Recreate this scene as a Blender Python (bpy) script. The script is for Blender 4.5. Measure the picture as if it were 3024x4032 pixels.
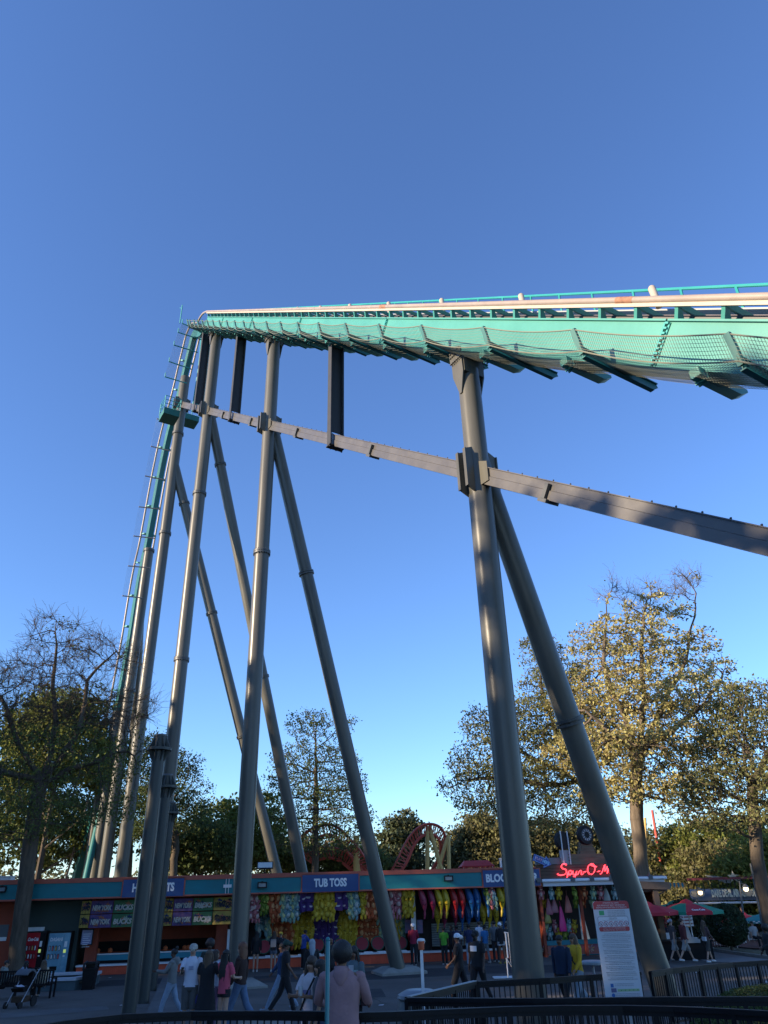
import bpy, math, random, numpy as np
from mathutils import Vector, Matrix
sc=bpy.context.scene
for o in list(bpy.data.objects): bpy.data.objects.remove(o)
# ------------------------------------------------------------ camera, sky, sun, exposure
F_PX=2820.0; CX,CY=1512.0,2016.0; PIT=math.radians(27.66); ROLL=-math.atan(152/5380); HC=3.4
_fw=np.array([0,math.cos(PIT),math.sin(PIT)]); _up=np.array([0,-math.sin(PIT),math.cos(PIT)]); _r=np.array([1.,0,0])
CR=math.cos(ROLL)*_r+math.sin(ROLL)*_up; CU=-math.sin(ROLL)*_r+math.cos(ROLL)*_up
cam_d=bpy.data.cameras.new('camera'); cam=bpy.data.objects.new('camera',cam_d); sc.collection.objects.link(cam)
cam.matrix_world=Matrix(((CR[0],CU[0],-_fw[0],0),(CR[1],CU[1],-_fw[1],0),(CR[2],CU[2],-_fw[2],HC),(0,0,0,1)))
cam_d.sensor_fit='VERTICAL'; cam_d.sensor_height=24; cam_d.lens=24*F_PX/4032; cam_d.clip_start=.1; cam_d.clip_end=3000
sc.camera=cam
SUN_AZ=112.0; SUN_EL=17.0      # azimuth counted to the left of straight ahead (+Y)
W=bpy.data.worlds.new('World'); sc.world=W; W.use_nodes=True
nt=W.node_tree; nt.nodes.clear()
sky=nt.nodes.new('ShaderNodeTexSky'); sky.sky_type='NISHITA'; sky.sun_disc=False
sky.sun_elevation=math.radians(SUN_EL); sky.sun_rotation=math.radians(-SUN_AZ)
sky.air_density=1.0; sky.dust_density=0.0; sky.ozone_density=6.3; sky.altitude=0
bg=nt.nodes.new('ShaderNodeBackground'); bg.inputs[1].default_value=0.15
wo=nt.nodes.new('ShaderNodeOutputWorld'); hs_=nt.nodes.new('ShaderNodeHueSaturation'); hs_.inputs['Hue'].default_value=.5055; hs_.inputs['Saturation'].default_value=.985; hs_.inputs['Value'].default_value=1.04; nt.links.new(sky.outputs[0],hs_.inputs['Color']); nt.links.new(hs_.outputs[0],bg.inputs[0]); nt.links.new(bg.outputs[0],wo.inputs[0])
sl=bpy.data.lights.new('sun','SUN'); sl.energy=4.9; sl.angle=math.radians(.6); sl.color=(1.0,.80,.56)
so=bpy.data.objects.new('sun',sl); sc.collection.objects.link(so)
_e=math.radians(SUN_EL); _a=math.radians(SUN_AZ)
SDIR=Vector((-math.sin(_a)*math.cos(_e),math.cos(_a)*math.cos(_e),math.sin(_e)))
so.rotation_euler=SDIR.to_track_quat('Z','Y').to_euler(); so.location=SDIR*150
sc.view_settings.view_transform='Standard'; sc.view_settings.look='None'; sc.view_settings.gamma=1; sc.view_settings.use_curve_mapping=False
sc.view_settings.exposure=0.97
# ------------------------------------------------------------ pixel rays to real places
O=np.array([0,0,HC])
def ray(x,y): return _fw+CR*(x-CX)/F_PX-CU*(y-CY)/F_PX
def gz(Y): return .042*max(0.,33-max(Y,-8.))
def atY(x,y,Y): d=ray(x,y); return O+d*(Y/d[1])
def G(x,y):
    d=ray(x,y); a,b=2.,600.
    for _ in range(60):
        m=(a+b)/2; p=O+d*m
        if p[2]<=gz(p[1]): b=m
        else: a=m
    return O+d*b
def HP(x,y,h):           # where a thing of height h stands whose top shows at pixel x,y
    d=ray(x,y); a,b=2.,600.
    for _ in range(60):
        m=(a+b)/2; p=O+d*m
        if p[2]<=gz(p[1])+h: b=m
        else: a=m
    p=O+d*b; return np.array([p[0],p[1],gz(p[1])])
def onpl(x,y,P,N): d=ray(x,y); t=((np.array(P)-O)@np.array(N))/(d@np.array(N)); return O+d*t
def proj(p):
    v=np.array(p,float)-O; d=v@_fw; return CX+F_PX*(v@CR)/d, CY-F_PX*(v@CU)/d
# ------------------------------------------------------------ materials
MATS={}
def mat(name,col,rough=.6,metal=0.,var=.0,scale=3.,bump=0.,bscale=None,col2=None,emit=None,es=1.,spec=.5,trans=0.,alpha=1.,stretch=(1,1,1),island=0.,fine=0.):
    if name in MATS: return MATS[name]
    m=bpy.data.materials.new(name); m.use_nodes=True; n=m.node_tree.nodes; l=m.node_tree.links
    b=n['Principled BSDF']; b.inputs['Roughness'].default_value=rough; b.inputs['Metallic'].default_value=metal
    b.inputs['Specular IOR Level'].default_value=spec
    c4=(*col,1); b.inputs['Base Color'].default_value=c4
    tc=n.new('ShaderNodeTexCoord'); mp=n.new('ShaderNodeMapping'); mp.inputs['Scale'].default_value=stretch; l.new(tc.outputs['Object'],mp.inputs[0])
    src=None
    if var>0 or col2:
        nz=n.new('ShaderNodeTexNoise'); nz.inputs['Scale'].default_value=scale; nz.inputs['Detail'].default_value=6; nz.inputs['Roughness'].default_value=.65
        l.new(mp.outputs[0],nz.inputs[0])
        rp=n.new('ShaderNodeValToRGB'); rp.color_ramp.elements[0].position=.32; rp.color_ramp.elements[1].position=.68
        a=col; c2=col2 or tuple(min(1,v*(1+var)) for v in col); a=col if col2 else tuple(v*(1-var) for v in col)
        rp.color_ramp.elements[0].color=(*a,1); rp.color_ramp.elements[1].color=(*c2,1)
        l.new(nz.outputs[0],rp.inputs[0]); src=rp.outputs[0]
        rr=n.new('ShaderNodeMapRange'); rr.inputs['To Min'].default_value=max(.05,rough-.1); rr.inputs['To Max'].default_value=min(1,rough+.12); l.new(nz.outputs[0],rr.inputs[0]); l.new(rr.outputs[0],b.inputs['Roughness'])
    if island>0:
        ge=n.new('ShaderNodeNewGeometry'); hs=n.new('ShaderNodeHueSaturation'); mr=n.new('ShaderNodeMapRange')
        mr.inputs['To Min'].default_value=1-island; mr.inputs['To Max'].default_value=1+island
        l.new(ge.outputs['Random Per Island'],mr.inputs[0]); l.new(mr.outputs[0],hs.inputs['Value'])
        mh=n.new('ShaderNodeMapRange'); mh.inputs['To Min'].default_value=.5-island*.06; mh.inputs['To Max'].default_value=.5+island*.05
        l.new(ge.outputs['Random Per Island'],mh.inputs[0]); l.new(mh.outputs[0],hs.inputs['Hue'])
        if src: l.new(src,hs.inputs['Color'])
        else: hs.inputs['Color'].default_value=c4
        src=hs.outputs[0]
    if src: l.new(src,b.inputs['Base Color'])
    if bump>0:
        nb=n.new('ShaderNodeTexNoise'); nb.inputs['Scale'].default_value=bscale or scale*4; nb.inputs['Detail'].default_value=5; l.new(mp.outputs[0],nb.inputs[0])
        bp=n.new('ShaderNodeBump'); bp.inputs['Strength'].default_value=bump; bp.inputs['Distance'].default_value=.02; l.new(nb.outputs[0],bp.inputs['Height']); l.new(bp.outputs[0],b.inputs['Normal'])
    if emit: b.inputs['Emission Color'].default_value=(*emit,1); b.inputs['Emission Strength'].default_value=es
    if trans>0:
        tr=n.new('ShaderNodeBsdfTranslucent'); mx=n.new('ShaderNodeMixShader'); mx.inputs[0].default_value=trans
        if src: l.new(src,tr.inputs[0])
        else: tr.inputs[0].default_value=c4
        out=n['Material Output']; l.new(b.outputs[0],mx.inputs[1]); l.new(tr.outputs[0],mx.inputs[2]); l.new(mx.outputs[0],out.inputs[0])
    if alpha<1: b.inputs['Alpha'].default_value=alpha
    MATS[name]=m; return m
# ------------------------------------------------------------ mesh builder
def rotz(a): return np.array([[math.cos(a),-math.sin(a),0],[math.sin(a),math.cos(a),0],[0,0,1.]])
def nrm(v): v=np.array(v,float); L=np.linalg.norm(v); return v/L if L>1e-9 else v
class MB:
    def __init__(s): s.v=[]; s.f=[]; s.n=0; s.mi=[]; s.cur=0
    def add(s,vs,fs):
        k=s.n; s.v+= [tuple(map(float,p)) for p in vs]; s.n+=len(vs)
        for f in fs: s.f.append(tuple(i+k for i in f)); s.mi.append(s.cur)
        return s
    def box(s,x0,x1,y0,y1,z0,z1,R=None,T=None):
        vs=np.array([(x,y,z) for z in (z0,z1) for y in (y0,y1) for x in (x0,x1)],float)
        if R is not None: vs=vs@np.array(R).T
        if T is not None: vs=vs+np.array(T)
        return s.add(vs,[(0,2,3,1),(4,5,7,6),(0,1,5,4),(2,6,7,3),(0,4,6,2),(1,3,7,5)])
    def cbox(s,c,d,R=None): return s.box(-d[0]/2,d[0]/2,-d[1]/2,d[1]/2,-d[2]/2,d[2]/2,R,c)
    def quad(s,*p): return s.add(p,[tuple(range(len(p)))])
    def beam(s,p0,p1,w,h,up=(0,0,1)):
        p0,p1=np.array(p0,float),np.array(p1,float); d=nrm(p1-p0); sd=nrm(np.cross(d,up)); u=np.cross(sd,d)
        vs=[p+sd*a*w/2+u*b*h/2 for p in (p0,p1) for a,b in ((-1,-1),(1,-1),(1,1),(-1,1))]
        return s.add(vs,[(3,2,1,0),(4,5,6,7),(0,1,5,4),(1,2,6,5),(2,3,7,6),(3,0,4,7)])
    def tube(s,pts,r,n=8,cap=True):
        pts=[np.array(p,float) for p in pts]; m=len(pts)
        if not hasattr(r,'__len__'): r=[r]*m
        rings=[]; pu=None
        for i in range(m):
            d=nrm(pts[min(i+1,m-1)]-pts[max(i-1,0)])
            if pu is None:
                a=np.array([0,0,1.]) if abs(d[2])<.9 else np.array([1.,0,0]); u=nrm(np.cross(d,a))
            else: u=nrm(pu-d*(pu@d))
            pu=u; w=np.cross(d,u)
            rings.append([pts[i]+(u*math.cos(t)+w*math.sin(t))*r[i] for t in np.linspace(0,2*math.pi,n,endpoint=False)])
        vs=[p for q in rings for p in q]; fs=[]
        for i in range(m-1):
            for j in range(n):
                a=i*n+j; b=i*n+(j+1)%n; fs.append((a,b,b+n,a+n))
        if cap: fs.append(tuple(range(n-1,-1,-1))); fs.append(tuple((m-1)*n+j for j in range(n)))
        return s.add(vs,fs)
    def lathe(s,prof,n=12,c=(0,0,0),R=None):     # prof: (radius,z)
        vs=[];fs=[];m=len(prof)
        for r,z in prof:
            for t in np.linspace(0,2*math.pi,n,endpoint=False): vs.append((r*math.cos(t),r*math.sin(t),z))
        for i in range(m-1):
            for j in range(n):
                a=i*n+j; b=i*n+(j+1)%n; fs.append((a,b,b+n,a+n))
        fs.append(tuple(range(n-1,-1,-1))); fs.append(tuple((m-1)*n+j for j in range(n)))
        vs=np.array(vs)
        if R is not None: vs=vs@np.array(R).T
        return s.add(vs+np.array(c),fs)
    def ball(s,c,r,n=8,m=6,R=None):
        if not hasattr(r,'__len__'): r=(r,r,r)
        vs=[];fs=[]
        for i in range(m+1):
            a=math.pi*i/m
            for j in range(n):
                t=2*math.pi*j/n; vs.append((math.sin(a)*math.cos(t)*r[0],math.sin(a)*math.sin(t)*r[1],math.cos(a)*r[2]))
        for i in range(m):
            for j in range(n):
                a=i*n+j; b=i*n+(j+1)%n; fs.append((a,a+n,b+n,b))
        vs=np.array(vs)
        if R is not None: vs=vs@np.array(R).T
        return s.add(vs+np.array(c),fs)
    def prism(s,poly,d):           # poly: 3D points, extruded by vector d
        m=len(poly); d=np.array(d,float); P=[np.array(p,float) for p in poly]
        vs=P+[p+d for p in P]
        return s.add(vs,[tuple(range(m-1,-1,-1)),tuple(range(m,2*m))]+[(i,(i+1)%m,(i+1)%m+m,i+m) for i in range(m)])
    def mesh(s,name,mats,smooth=True,ang=40):
        me=bpy.data.meshes.new(name); me.from_pydata(s.v,[],s.f)
        if not isinstance(mats,(list,tuple)): mats=[mats]
        for m in mats: me.materials.append(m)
        if len(mats)>1: me.polygons.foreach_set('material_index',s.mi)
        if smooth: me.shade_smooth(); me.set_sharp_from_angle(angle=math.radians(ang))
        me.update(); return me
    def build(s,name,mats,parent=None,loc=None,rz=0,smooth=True,ang=40):
        return link(name,s.mesh(name,mats,smooth,ang),parent,loc,rz)
def link(name,me,parent=None,loc=None,rz=0):
    o=bpy.data.objects.new(name,me); sc.collection.objects.link(o)
    if parent is not None: o.parent=parent
    if loc is not None: o.location=loc
    if rz: o.rotation_euler=(0,0,rz)
    return o
def tag(o,label=None,cat=None,group=None,kind=None):
    if label: o['label']=label
    if cat: o['category']=cat
    if group: o['group']=group
    if kind: o['kind']=kind
    return o
def thing(name,label,cat,loc=(0,0,0),rz=0,group=None):
    o=bpy.data.objects.new(name,None); o.empty_display_size=.3; sc.collection.objects.link(o); o.location=loc; o.rotation_euler=(0,0,rz)
    return tag(o,label,cat,group)
def kids(o): return list(o.children)
def dup(o,loc=None,rz=None,label=None,parent=None,scale=None):
    c=o.copy(); sc.collection.objects.link(c)
    if parent is not None: c.parent=parent
    if loc is not None: c.location=loc
    if rz is not None: c.rotation_euler=(0,0,rz)
    if scale is not None: c.scale=scale if hasattr(scale,'__len__') else (scale,)*3
    if label: c['label']=label
    for ch in kids(o): dup(ch,parent=c)
    return c
_tx={}
def text_mesh(txt,size=1.,ext=.0,m=None,align='CENTER',shear=0.,bold=0.,space=1.):
    key=(txt,size,ext,m.name,align,shear,bold,space)
    if key in _tx: return _tx[key]
    cu=bpy.data.curves.new('lettering','FONT'); cu.body=txt; cu.size=size; cu.extrude=ext; cu.align_x=align; cu.align_y='CENTER'; cu.shear=shear; cu.offset=bold; cu.space_character=space; cu.resolution_u=3
    o=bpy.data.objects.new('t',cu); sc.collection.objects.link(o)
    dg=bpy.context.evaluated_depsgraph_get(); me=bpy.data.meshes.new_from_object(o.evaluated_get(dg)); me.name='lettering'
    bpy.data.objects.remove(o); me.materials.clear(); me.materials.append(m); _tx[key]=me
    xs=[v.co.x for v in me.vertices]; me['w']=(max(xs)-min(xs)) if xs else 0
    return me
def text(txt,loc,size,m,parent=None,rz=0,width=None,ext=.006,name='lettering',shear=0.,bold=0.,tilt=math.pi/2,yr=0.,height=None,align='CENTER'):
    me=text_mesh(txt,1.,ext/ max(size,.01),m,align,shear,bold/max(size,.01))
    o=link(name,me,parent); o.location=loc; sx=size
    if width and me['w']>0: sx=width/me['w']
    o.scale=(sx,size,size); o.rotation_euler=(tilt,yr,rz); return o
# ------------------------------------------------------------ ground
asph=mat('asphalt',(.105,.097,.089),rough=.92,var=.22,scale=.35,bump=.5,bscale=60,spec=.25)
def ground():
    mb=MB(); ys=[-120,-8]+[y for y in range(-4,34,2)]+[36,42,60,120,400,2500]; xs=[-2500,-300,-120,-60,-30,-15,0,15,30,60,120,300,2500]
    vs=[(x,y,gz(y)) for y in ys for x in xs]; n=len(xs)
    mb.add(vs,[(j*n+i,j*n+i+1,(j+1)*n+i+1,(j+1)*n+i) for j in range(len(ys)-1) for i in range(n-1)])
    tag(mb.build('ground',asph),kind='structure')
ground()
# ------------------------------------------------------------ roller coaster: everything lies along one vertical plane
AZT=math.radians(-32); TH=np.array([math.sin(AZT),math.cos(AZT),0]); TN=np.array([-TH[1],TH[0],0])   # TH uphill, TN to the near side
TP=atY(1075.8,1425,34); TP[2]=0
def tp(x,y,c=0.):     # pixel -> (s,z) on the plane offset c to the near side
    p=onpl(x,y,TP+TN*c,TN); return float((p-TP)@TH),float(p[2])
def T3(s,z,c=0.): return TP+TH*s+TN*c+np.array([0,0,z])
steel=mat('grey_steel',(.105,.103,.088),rough=.33,var=.20,scale=1.1,bump=.05,bscale=5,spec=.34,stretch=(1.6,1.6,.16))
steel_d=mat('grey_steel_dark',(.075,.08,.08),rough=.45,var=.1,scale=1)
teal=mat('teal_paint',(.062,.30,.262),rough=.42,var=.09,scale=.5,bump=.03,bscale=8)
teal_d=mat('teal_rail_paint',(.03,.33,.32),rough=.45,var=.08,scale=1)
railm=mat('worn_rail_paint',(.35,.29,.25),rough=.38,var=.12,scale=1.2,stretch=(1,1,1))
cream=mat('cream_plate',(.48,.41,.33),rough=.5,var=.08)
rust=mat('rusty_patch',(.33,.17,.11),rough=.8,var=.3,scale=8)
netm=mat('net_cord',(.20,.21,.17),rough=.9)
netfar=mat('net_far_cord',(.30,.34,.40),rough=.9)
RC=thing('roller_coaster','tall teal roller coaster lift hill and first drop on grey tubular columns','roller coaster',tuple(T3(0,0)))
RO=np.array(RC.location)
def rb(mb,name,m,parent=None,**k):   # build in world coordinates, child of RC
    mb.v=[tuple(np.array(p)-RO) for p in mb.v]
    o=mb.build(name,m,parent or RC,**k); return o
# spine paths
top_px=[(817,1249),(1104,1253),(1400,1257.5),(1835,1261),(2200,1264),(2840,1266),(3024,1267)]
tops=[tp(x,y,.45) for x,y in top_px]
A=np.polyfit([t[0] for t in tops],[t[1] for t in tops],1)
ztop=lambda s:A[0]*s+A[1]
slope=math.atan(A[0]); SH=1.35
S0=-36.; S1=tp(800,1243,.45)[0]
print('slope',math.degrees(slope),'S1',S1,ztop(S1))
drop_px=[(775,1285),(768,1318),(758,1363),(739,1439),(716,1540),(694,1620),(674,1688),(655,1770),(633,1878),(609,2014),(585,2150),(563,2240),(542,2366),(521,2517),(496,2640),(477,2750),(434,2950),(390,3157),(304,3450),(285,3520)]
dr=[tp(x,y,0) for x,y in drop_px]
drs=[]; smax=S1+.8
for i,(x,y) in enumerate(drop_px):
    s,z=tp(x,y,0)
    s=max(s,smax+.12); drs.append((s,z)); smax=s
cl=[(S0,ztop(S0)-SH/2),(S1-1.2,ztop(S1-1.2)-SH/2)]
cr=ztop(S1)-SH/2
cl+=[(S1+.2,cr-.25+.2),(S1+1.3,cr-.35)]
path=[np.array(p) for p in cl]+[np.array(p) for p in drs[1:] if p[0]>S1+1.4]
def resample(P,step):
    P=[np.array(p,float) for p in P]; out=[P[0]]
    for a,b in zip(P[:-1],P[1:]):
        n=max(1,int(np.linalg.norm(b-a)/step))
        for k in range(1,n+1): out.append(a+(b-a)*k/n)
    return out
def chaikin(P,n=2):
    for _ in range(n):
        Q=[P[0]]
        for a,b in zip(P[:-1],P[1:]): Q+=[a*.75+b*.25,a*.25+b*.75]
        Q.append(P[-1]); P=Q
    return P
lift=[path[0],path[1]]; dpath=chaikin(path[1:],2)
def nrm2(P,i):
    d=P[min(i+1,len(P)-1)]-P[max(i-1,0)]; d=d/np.linalg.norm(d); return d,np.array([-d[1],d[0]])
def sweep(P,sec,name,m,ang=30,parent=None):   # sec: list of (c, v) offsets: c to near side, v along path normal (up)
    mb=MB(); n=len(sec); vs=[]
    for i in range(len(P)):
        d,nn=nrm2(P,i)
        for c,v in sec: q=P[i]+nn*v; vs.append(T3(q[0],q[1],c))
    fs=[]
    for i in range(len(P)-1):
        for j in range(n): a=i*n+j;b=i*n+(j+1)%n; fs.append((a,a+n,b+n,b))
    fs.append(tuple(range(n))); fs.append(tuple((len(P)-1)*n+j for j in range(n-1,-1,-1)))
    mb.add(vs,fs); return rb(mb,name,m,parent,ang=ang)
h=SH/2*math.cos(slope)
# lift spine in bolted sections so joints show
joints=[S0]+[tp(x,1300,.45)[0] for x in (2585,1510,1175,985,870)]+[S1-1.2]
joints=sorted(joints)
for a,b in zip(joints[:-1],joints[1:]):
    pa=np.array([a+.02,ztop(a+.02)-SH/2]); pb=np.array([b-.02,ztop(b-.02)-SH/2])
    sweep([pa,pb],[(-.45,-h),(.45,-h),(.45,h),(-.45,h)],'track_spine',teal)
    sweep([pa,pb],[(.40,h+.003),(.52,h+.003),(.52,h+.05),(-.52,h+.05),(-.52,h+.003),(-.40,h+.003)],'spine_flange',teal)
    if b<S1-2:
        j=MB()
        for q in (pb-np.array([.0,0]),):
            d,nn=nrm2([pa,pb],1)
            for off in (-.05,.09):
                c0=q+d*off; j.cbox(T3(c0[0],c0[1],.455),(.05,.05,2*h*.96),R=np.column_stack([TN,TH*d[0]+np.array([0,0,d[1]]),TH*nn[0]+np.array([0,0,nn[1]])]))
            for k in range(9):
                c0=q+nn*(-h+.06+k*.118); j.cbox(T3(c0[0],c0[1],.50),(.05,.10,.05),R=np.column_stack([TN,TH*d[0]+np.array([0,0,d[1]]),TH*nn[0]+np.array([0,0,nn[1]])]))
        rb(j,'splice_flange',teal_d)
k0=0
sweep(dpath,[(-.22,-.15),(.22,-.15),(.30,h*.95),(-.30,h*.95)],'track_spine',mat('drop_teal_shaded',(.008,.13,.13),rough=.5,var=.08))  # teal darkened: shade on the side facing away is put into the colour
# running rails
RV=h+.46
full=[lift[0]]+list(dpath)
def offs(P,v): return [P[i]+nrm2(P,i)[1]*v for i in range(len(P))]
for c in (.62,-.62):
    P=offs(full,RV); mb=MB(); mb.tube([T3(q[0],q[1],c) for q in P],.085,10); rb(mb,'running_rail',railm)
    P=offs(full,RV-.12); mb=MB(); mb.beam(T3(*P[0],c),T3(*P[1],c),.05,.10); rb(mb,'rail_web',cream)
# rust patches on near rail
for x in (2380,1480,): 
    s,_=tp(x,1215,.62); z=0
    a=np.array([s-.22,ztop(s-.22)-SH/2]); b=np.array([s+.22,ztop(s+.22)-SH/2])
    P=offs([a,b],RV); mb=MB(); mb.tube([T3(*P[0],.62),T3(*P[1],.62)],.089,10,cap=False); rb(mb,'rust_patch',rust)
# cross ties: curved brackets from spine to rails, and cross bar
tie=MB()
def add_tie(mb,q,d,nn,w=.62,v0=h,v1=RV-.05):
    def P(c,v,a=0): r=q+nn*v+d*a; return T3(r[0],r[1],c)
    for sg in (1,-1):
        prof=[(sg*w,v1),(sg*w*.98,v1-.08),(sg*w*.88,v1-.18),(sg*w*.74,v0+.04)]
        inn=[(sg*w*.80,v1),(sg*w*.76,v1-.08),(sg*w*.62,v1-.18),(sg*w*.30,v0+.04)]
        poly=[P(c,v,-.05) for c,v in prof]+[P(c,v,-.05) for c,v in reversed(inn)]
        mb.prism(poly,P(0,0,.05)-P(0,0,-.05))
    mb.beam(P(-w,v1-.05),P(w,v1-.05),.12,.12,TH*nn[0]+np.array([0,0,nn[1]]))
ties_s=[]
s=S0+.3; i=0
px_ties=[3024+330,2730,2402,2225,2030,1865]   # seen at these pixels on the near side
ssamp=[tp(x,1235,.62)[0] for x in (2730,2402,2225,2000,1835)]
pitch=abs(ssamp[0]-ssamp[-1])/(len(ssamp)-1); print('tie pitch',pitch,ssamp)
pitch=1.25
s=S0+.3
dl=np.array([math.cos(slope),math.sin(slope)]); nl=np.array([-dl[1],dl[0]])
while s<S1-.6:
    mb=MB(); q=np.array([s,ztop(s)-SH/2]); add_tie(mb,q,dl,nl); rb(mb,'cross_tie',teal); s+=pitch*math.cos(slope)
P=resample(dpath,.2); acc_=0.
for i in range(1,len(P)-1,1):
    acc_+=np.linalg.norm(P[i]-P[i-1])
    if acc_<2.6: continue
    acc_=0.
    mb=MB(); d,nn=nrm2(P,i); add_tie(mb,P[i],d,nn,v0=h*.9); rb(mb,'cross_tie',teal_d)
# lift trough plates between the rails (cream undersides, with gaps)
s=S0
while s<S1-2:
    a=np.array([s+.25,ztop(s+.25)-SH/2]); b=np.array([s+pitch*math.cos(slope)*1-.02+.0,ztop(s+pitch*math.cos(slope)-.02)-SH/2])
    sweep([a,b],[(-.56,h+.17),(-.34,h+.17),(-.34,h+.21),(-.56,h+.21)],'trough_plate',cream)
    s+=pitch*math.cos(slope)
sweep([lift[0],lift[1]],[(-.14,h+.10),(.14,h+.10),(.14,h+.26),(-.14,h+.26)],'chain_trough',mat('chain_steel',(.10,.10,.10),rough=.5,metal=.6))
# catwalk + handrail on the far side
CO=-1.5
hr_px=[(958,1220),(1500,1197.6),(2250,1160),(3024,1114)]
hs=[tp(x,y,CO) for x,y in hr_px]; B=np.polyfit([t[0] for t in hs],[t[1] for t in hs],1)
zh=lambda s:B[0]*s+B[1]
sa,sb=S0,hs[0][0]+.4
mb=MB(); mb.tube([T3(sa,zh(sa),CO),T3(sb,zh(sb),CO),T3(sb+.5,zh(sb)-.7,CO)],.045,8); rb(mb,'handrail',teal_d)
for x in (2915,2692,2500,2336,2205,2092,1980,1884,1800,1730,1666,1607,1556,1505,1462,1420,1378,1342,1308,1275,1242,1212,1185,1158,1132,1108,1085,1065,1046,1028,1010,994,978):
    s,_=tp(x,1180,CO); mb=MB(); z1=zh(s)
    mb.tube([T3(s,z1,CO),T3(s-.02,z1-.35,CO+.05),T3(s-.02,z1-1.05,CO+.02)],.035,6); rb(mb,'handrail_post',teal_d)
mb=MB(); mb.tube([T3(sa,zh(sa)-.52,CO),T3(sb,zh(sb)-.52,CO)],.018,5); rb(mb,'cable',steel_d)
sweep([np.array([S0,zh(S0)-1.05]),np.array([sb,zh(sb)-1.05])],[(CO-.05,-.04),(-.62-.12,-.04),(-.62-.12,.0),(CO-.05,0)],'catwalk',mat('catwalk_grating',(.30,.32,.32),rough=.6,metal=.4))
# cream canisters along the catwalk
for x,y in ((903,1224),(988,1226),(1040,1224),(1101,1224),(1173,1220),(1263,1217),(1380,1212),(1534,1207),(1745,1198),(2062,1186),(2587,1166)):
    s,z=tp(x,y+12,-.35); mb=MB(); d=T3(s+.06,z+.42,-.35); b=T3(s,z-.25,-.35); mb.tube([b,d,d+(d-b)*.06],[.085,.095,.07],10); rb(mb,'anti_rollback_canister',cream)
# ---- girder, columns
gl=[tp(x,y) for x,y in ((719,1594),(801,1609),(1028,1668),(1289,1728),(1500,1779),(1810,1850),(2200,1935),(3024,2127))]
Gc=np.polyfit([t[0] for t in gl],[t[1] for t in gl],1); zg=lambda s:Gc[0]*s+Gc[1]; print('girder slope',math.degrees(math.atan(Gc[0])))
gs=math.atan(Gc[0]); gd=np.array([math.cos(gs),math.sin(gs)]); gn=np.array([-gd[1],gd[0]])
col_px=[(1863,1665),(1075.8,1425),(830,1534),(716,1592)]
CS=[tp(*p)[0] for p in col_px]; print('cols',CS)
ga,gb=S0,CS[3]
segs=sorted([ga,CS[0],CS[1],CS[2],CS[3]])
for a,b in zip(segs[:-1],segs[1:]):
    P=[np.array([a+.25,zg(a+.25)]),np.array([b-.25,zg(b-.25)])]
    sweep(P,[(-.16,-.27),(.16,-.27),(.16,-.02),(.13,-.0),(.13,.22),(.18,.225),(.18,.25),(-.18,.25),(-.18,.225),(-.16,.2)],'girder',mat('girder_paint',(.105,.100,.096),rough=.35,var=.12,scale=1.5,spec=.5))
bm=MB(); s=S0
while s<CS[3]:
    q=np.array([s,zg(s)])+gn*.275; bm.cbox(T3(q[0],q[1]-.01,.12),(.03,.045,.04)); s+=.55
tag(rb(bm,'girder_bolts',steel_d),kind='stuff')
# small clamps under the girder
for x,y in ((1168,1730),(988,1665),(878,1638),(1462,1783),(2155,1940)):
    s,z=tp(x,y,.18); mb=MB(); q=np.array([s,zg(s)])
    R=np.column_stack([TN,TH*gd[0]+np.array([0,0,gd[1]]),TH*gn[0]+np.array([0,0,gn[1]])])
    mb.cbox(T3(*(q-gn*.05),.20),(.10,.14,.42),R); mb.cbox(T3(*(q-gn*.30),.02),(.46,.34,.10),R); rb(mb,'girder_clamp',steel_d)
CR_=[.36,.375,.42,.42]
def ring(mb,p,r,w=.07,t=.09,ax=(0,0,1)):
    ax=nrm(ax); mb.tube([np.array(p)-ax*t/2,np.array(p)+ax*t/2],r+w,28)
def column(s,ztp,r,rings,seams=()):
    b=T3(s,0); b[2]=gz(b[1])-.1 if b[1]<33 else 0
    mb=MB(); mb.tube([b,T3(s,ztp)],r,32); o=rb(mb,'support_column',steel)
    for (x,y) in rings:
        z=tp(x,y)[1]
        mb=MB(); ring(mb,T3(s,z),r); ring(mb,T3(s,z+.11),r)
        for k in range(20):
            a=2*math.pi*k/20; mb.cbox(T3(s,z+.05)+np.array([math.cos(a)*(r+.045),math.sin(a)*(r+.045),0]),(.035,.035,.30))
        rb(mb,'flange_ring',steel_d,o)
    for (x,y) in seams:
        z=tp(x,y)[1]; mb=MB(); ring(mb,T3(s,z),r,.006,.05); rb(mb,'weld_seam',steel,o)
    return b,o
ctop=[ztop(CS[0])-SH-.75,ztop(CS[1])-SH-.5,ztop(CS[2])-SH-.5]
bases=[]
for i,(rg,sm) in enumerate((([],[(1650+379,3427)]),([(1034,2178)],[(1016,2600)]),([(784,1949),(715,2600)],[]))):
    bases.append(column(CS[i],ctop[i],CR_[i],rg,sm))
c4top=tp(735,1478)[1]; bases.append(column(CS[3],c4top,CR_[3],[(703,1707),(652,2100),(558,2822)]))
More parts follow.
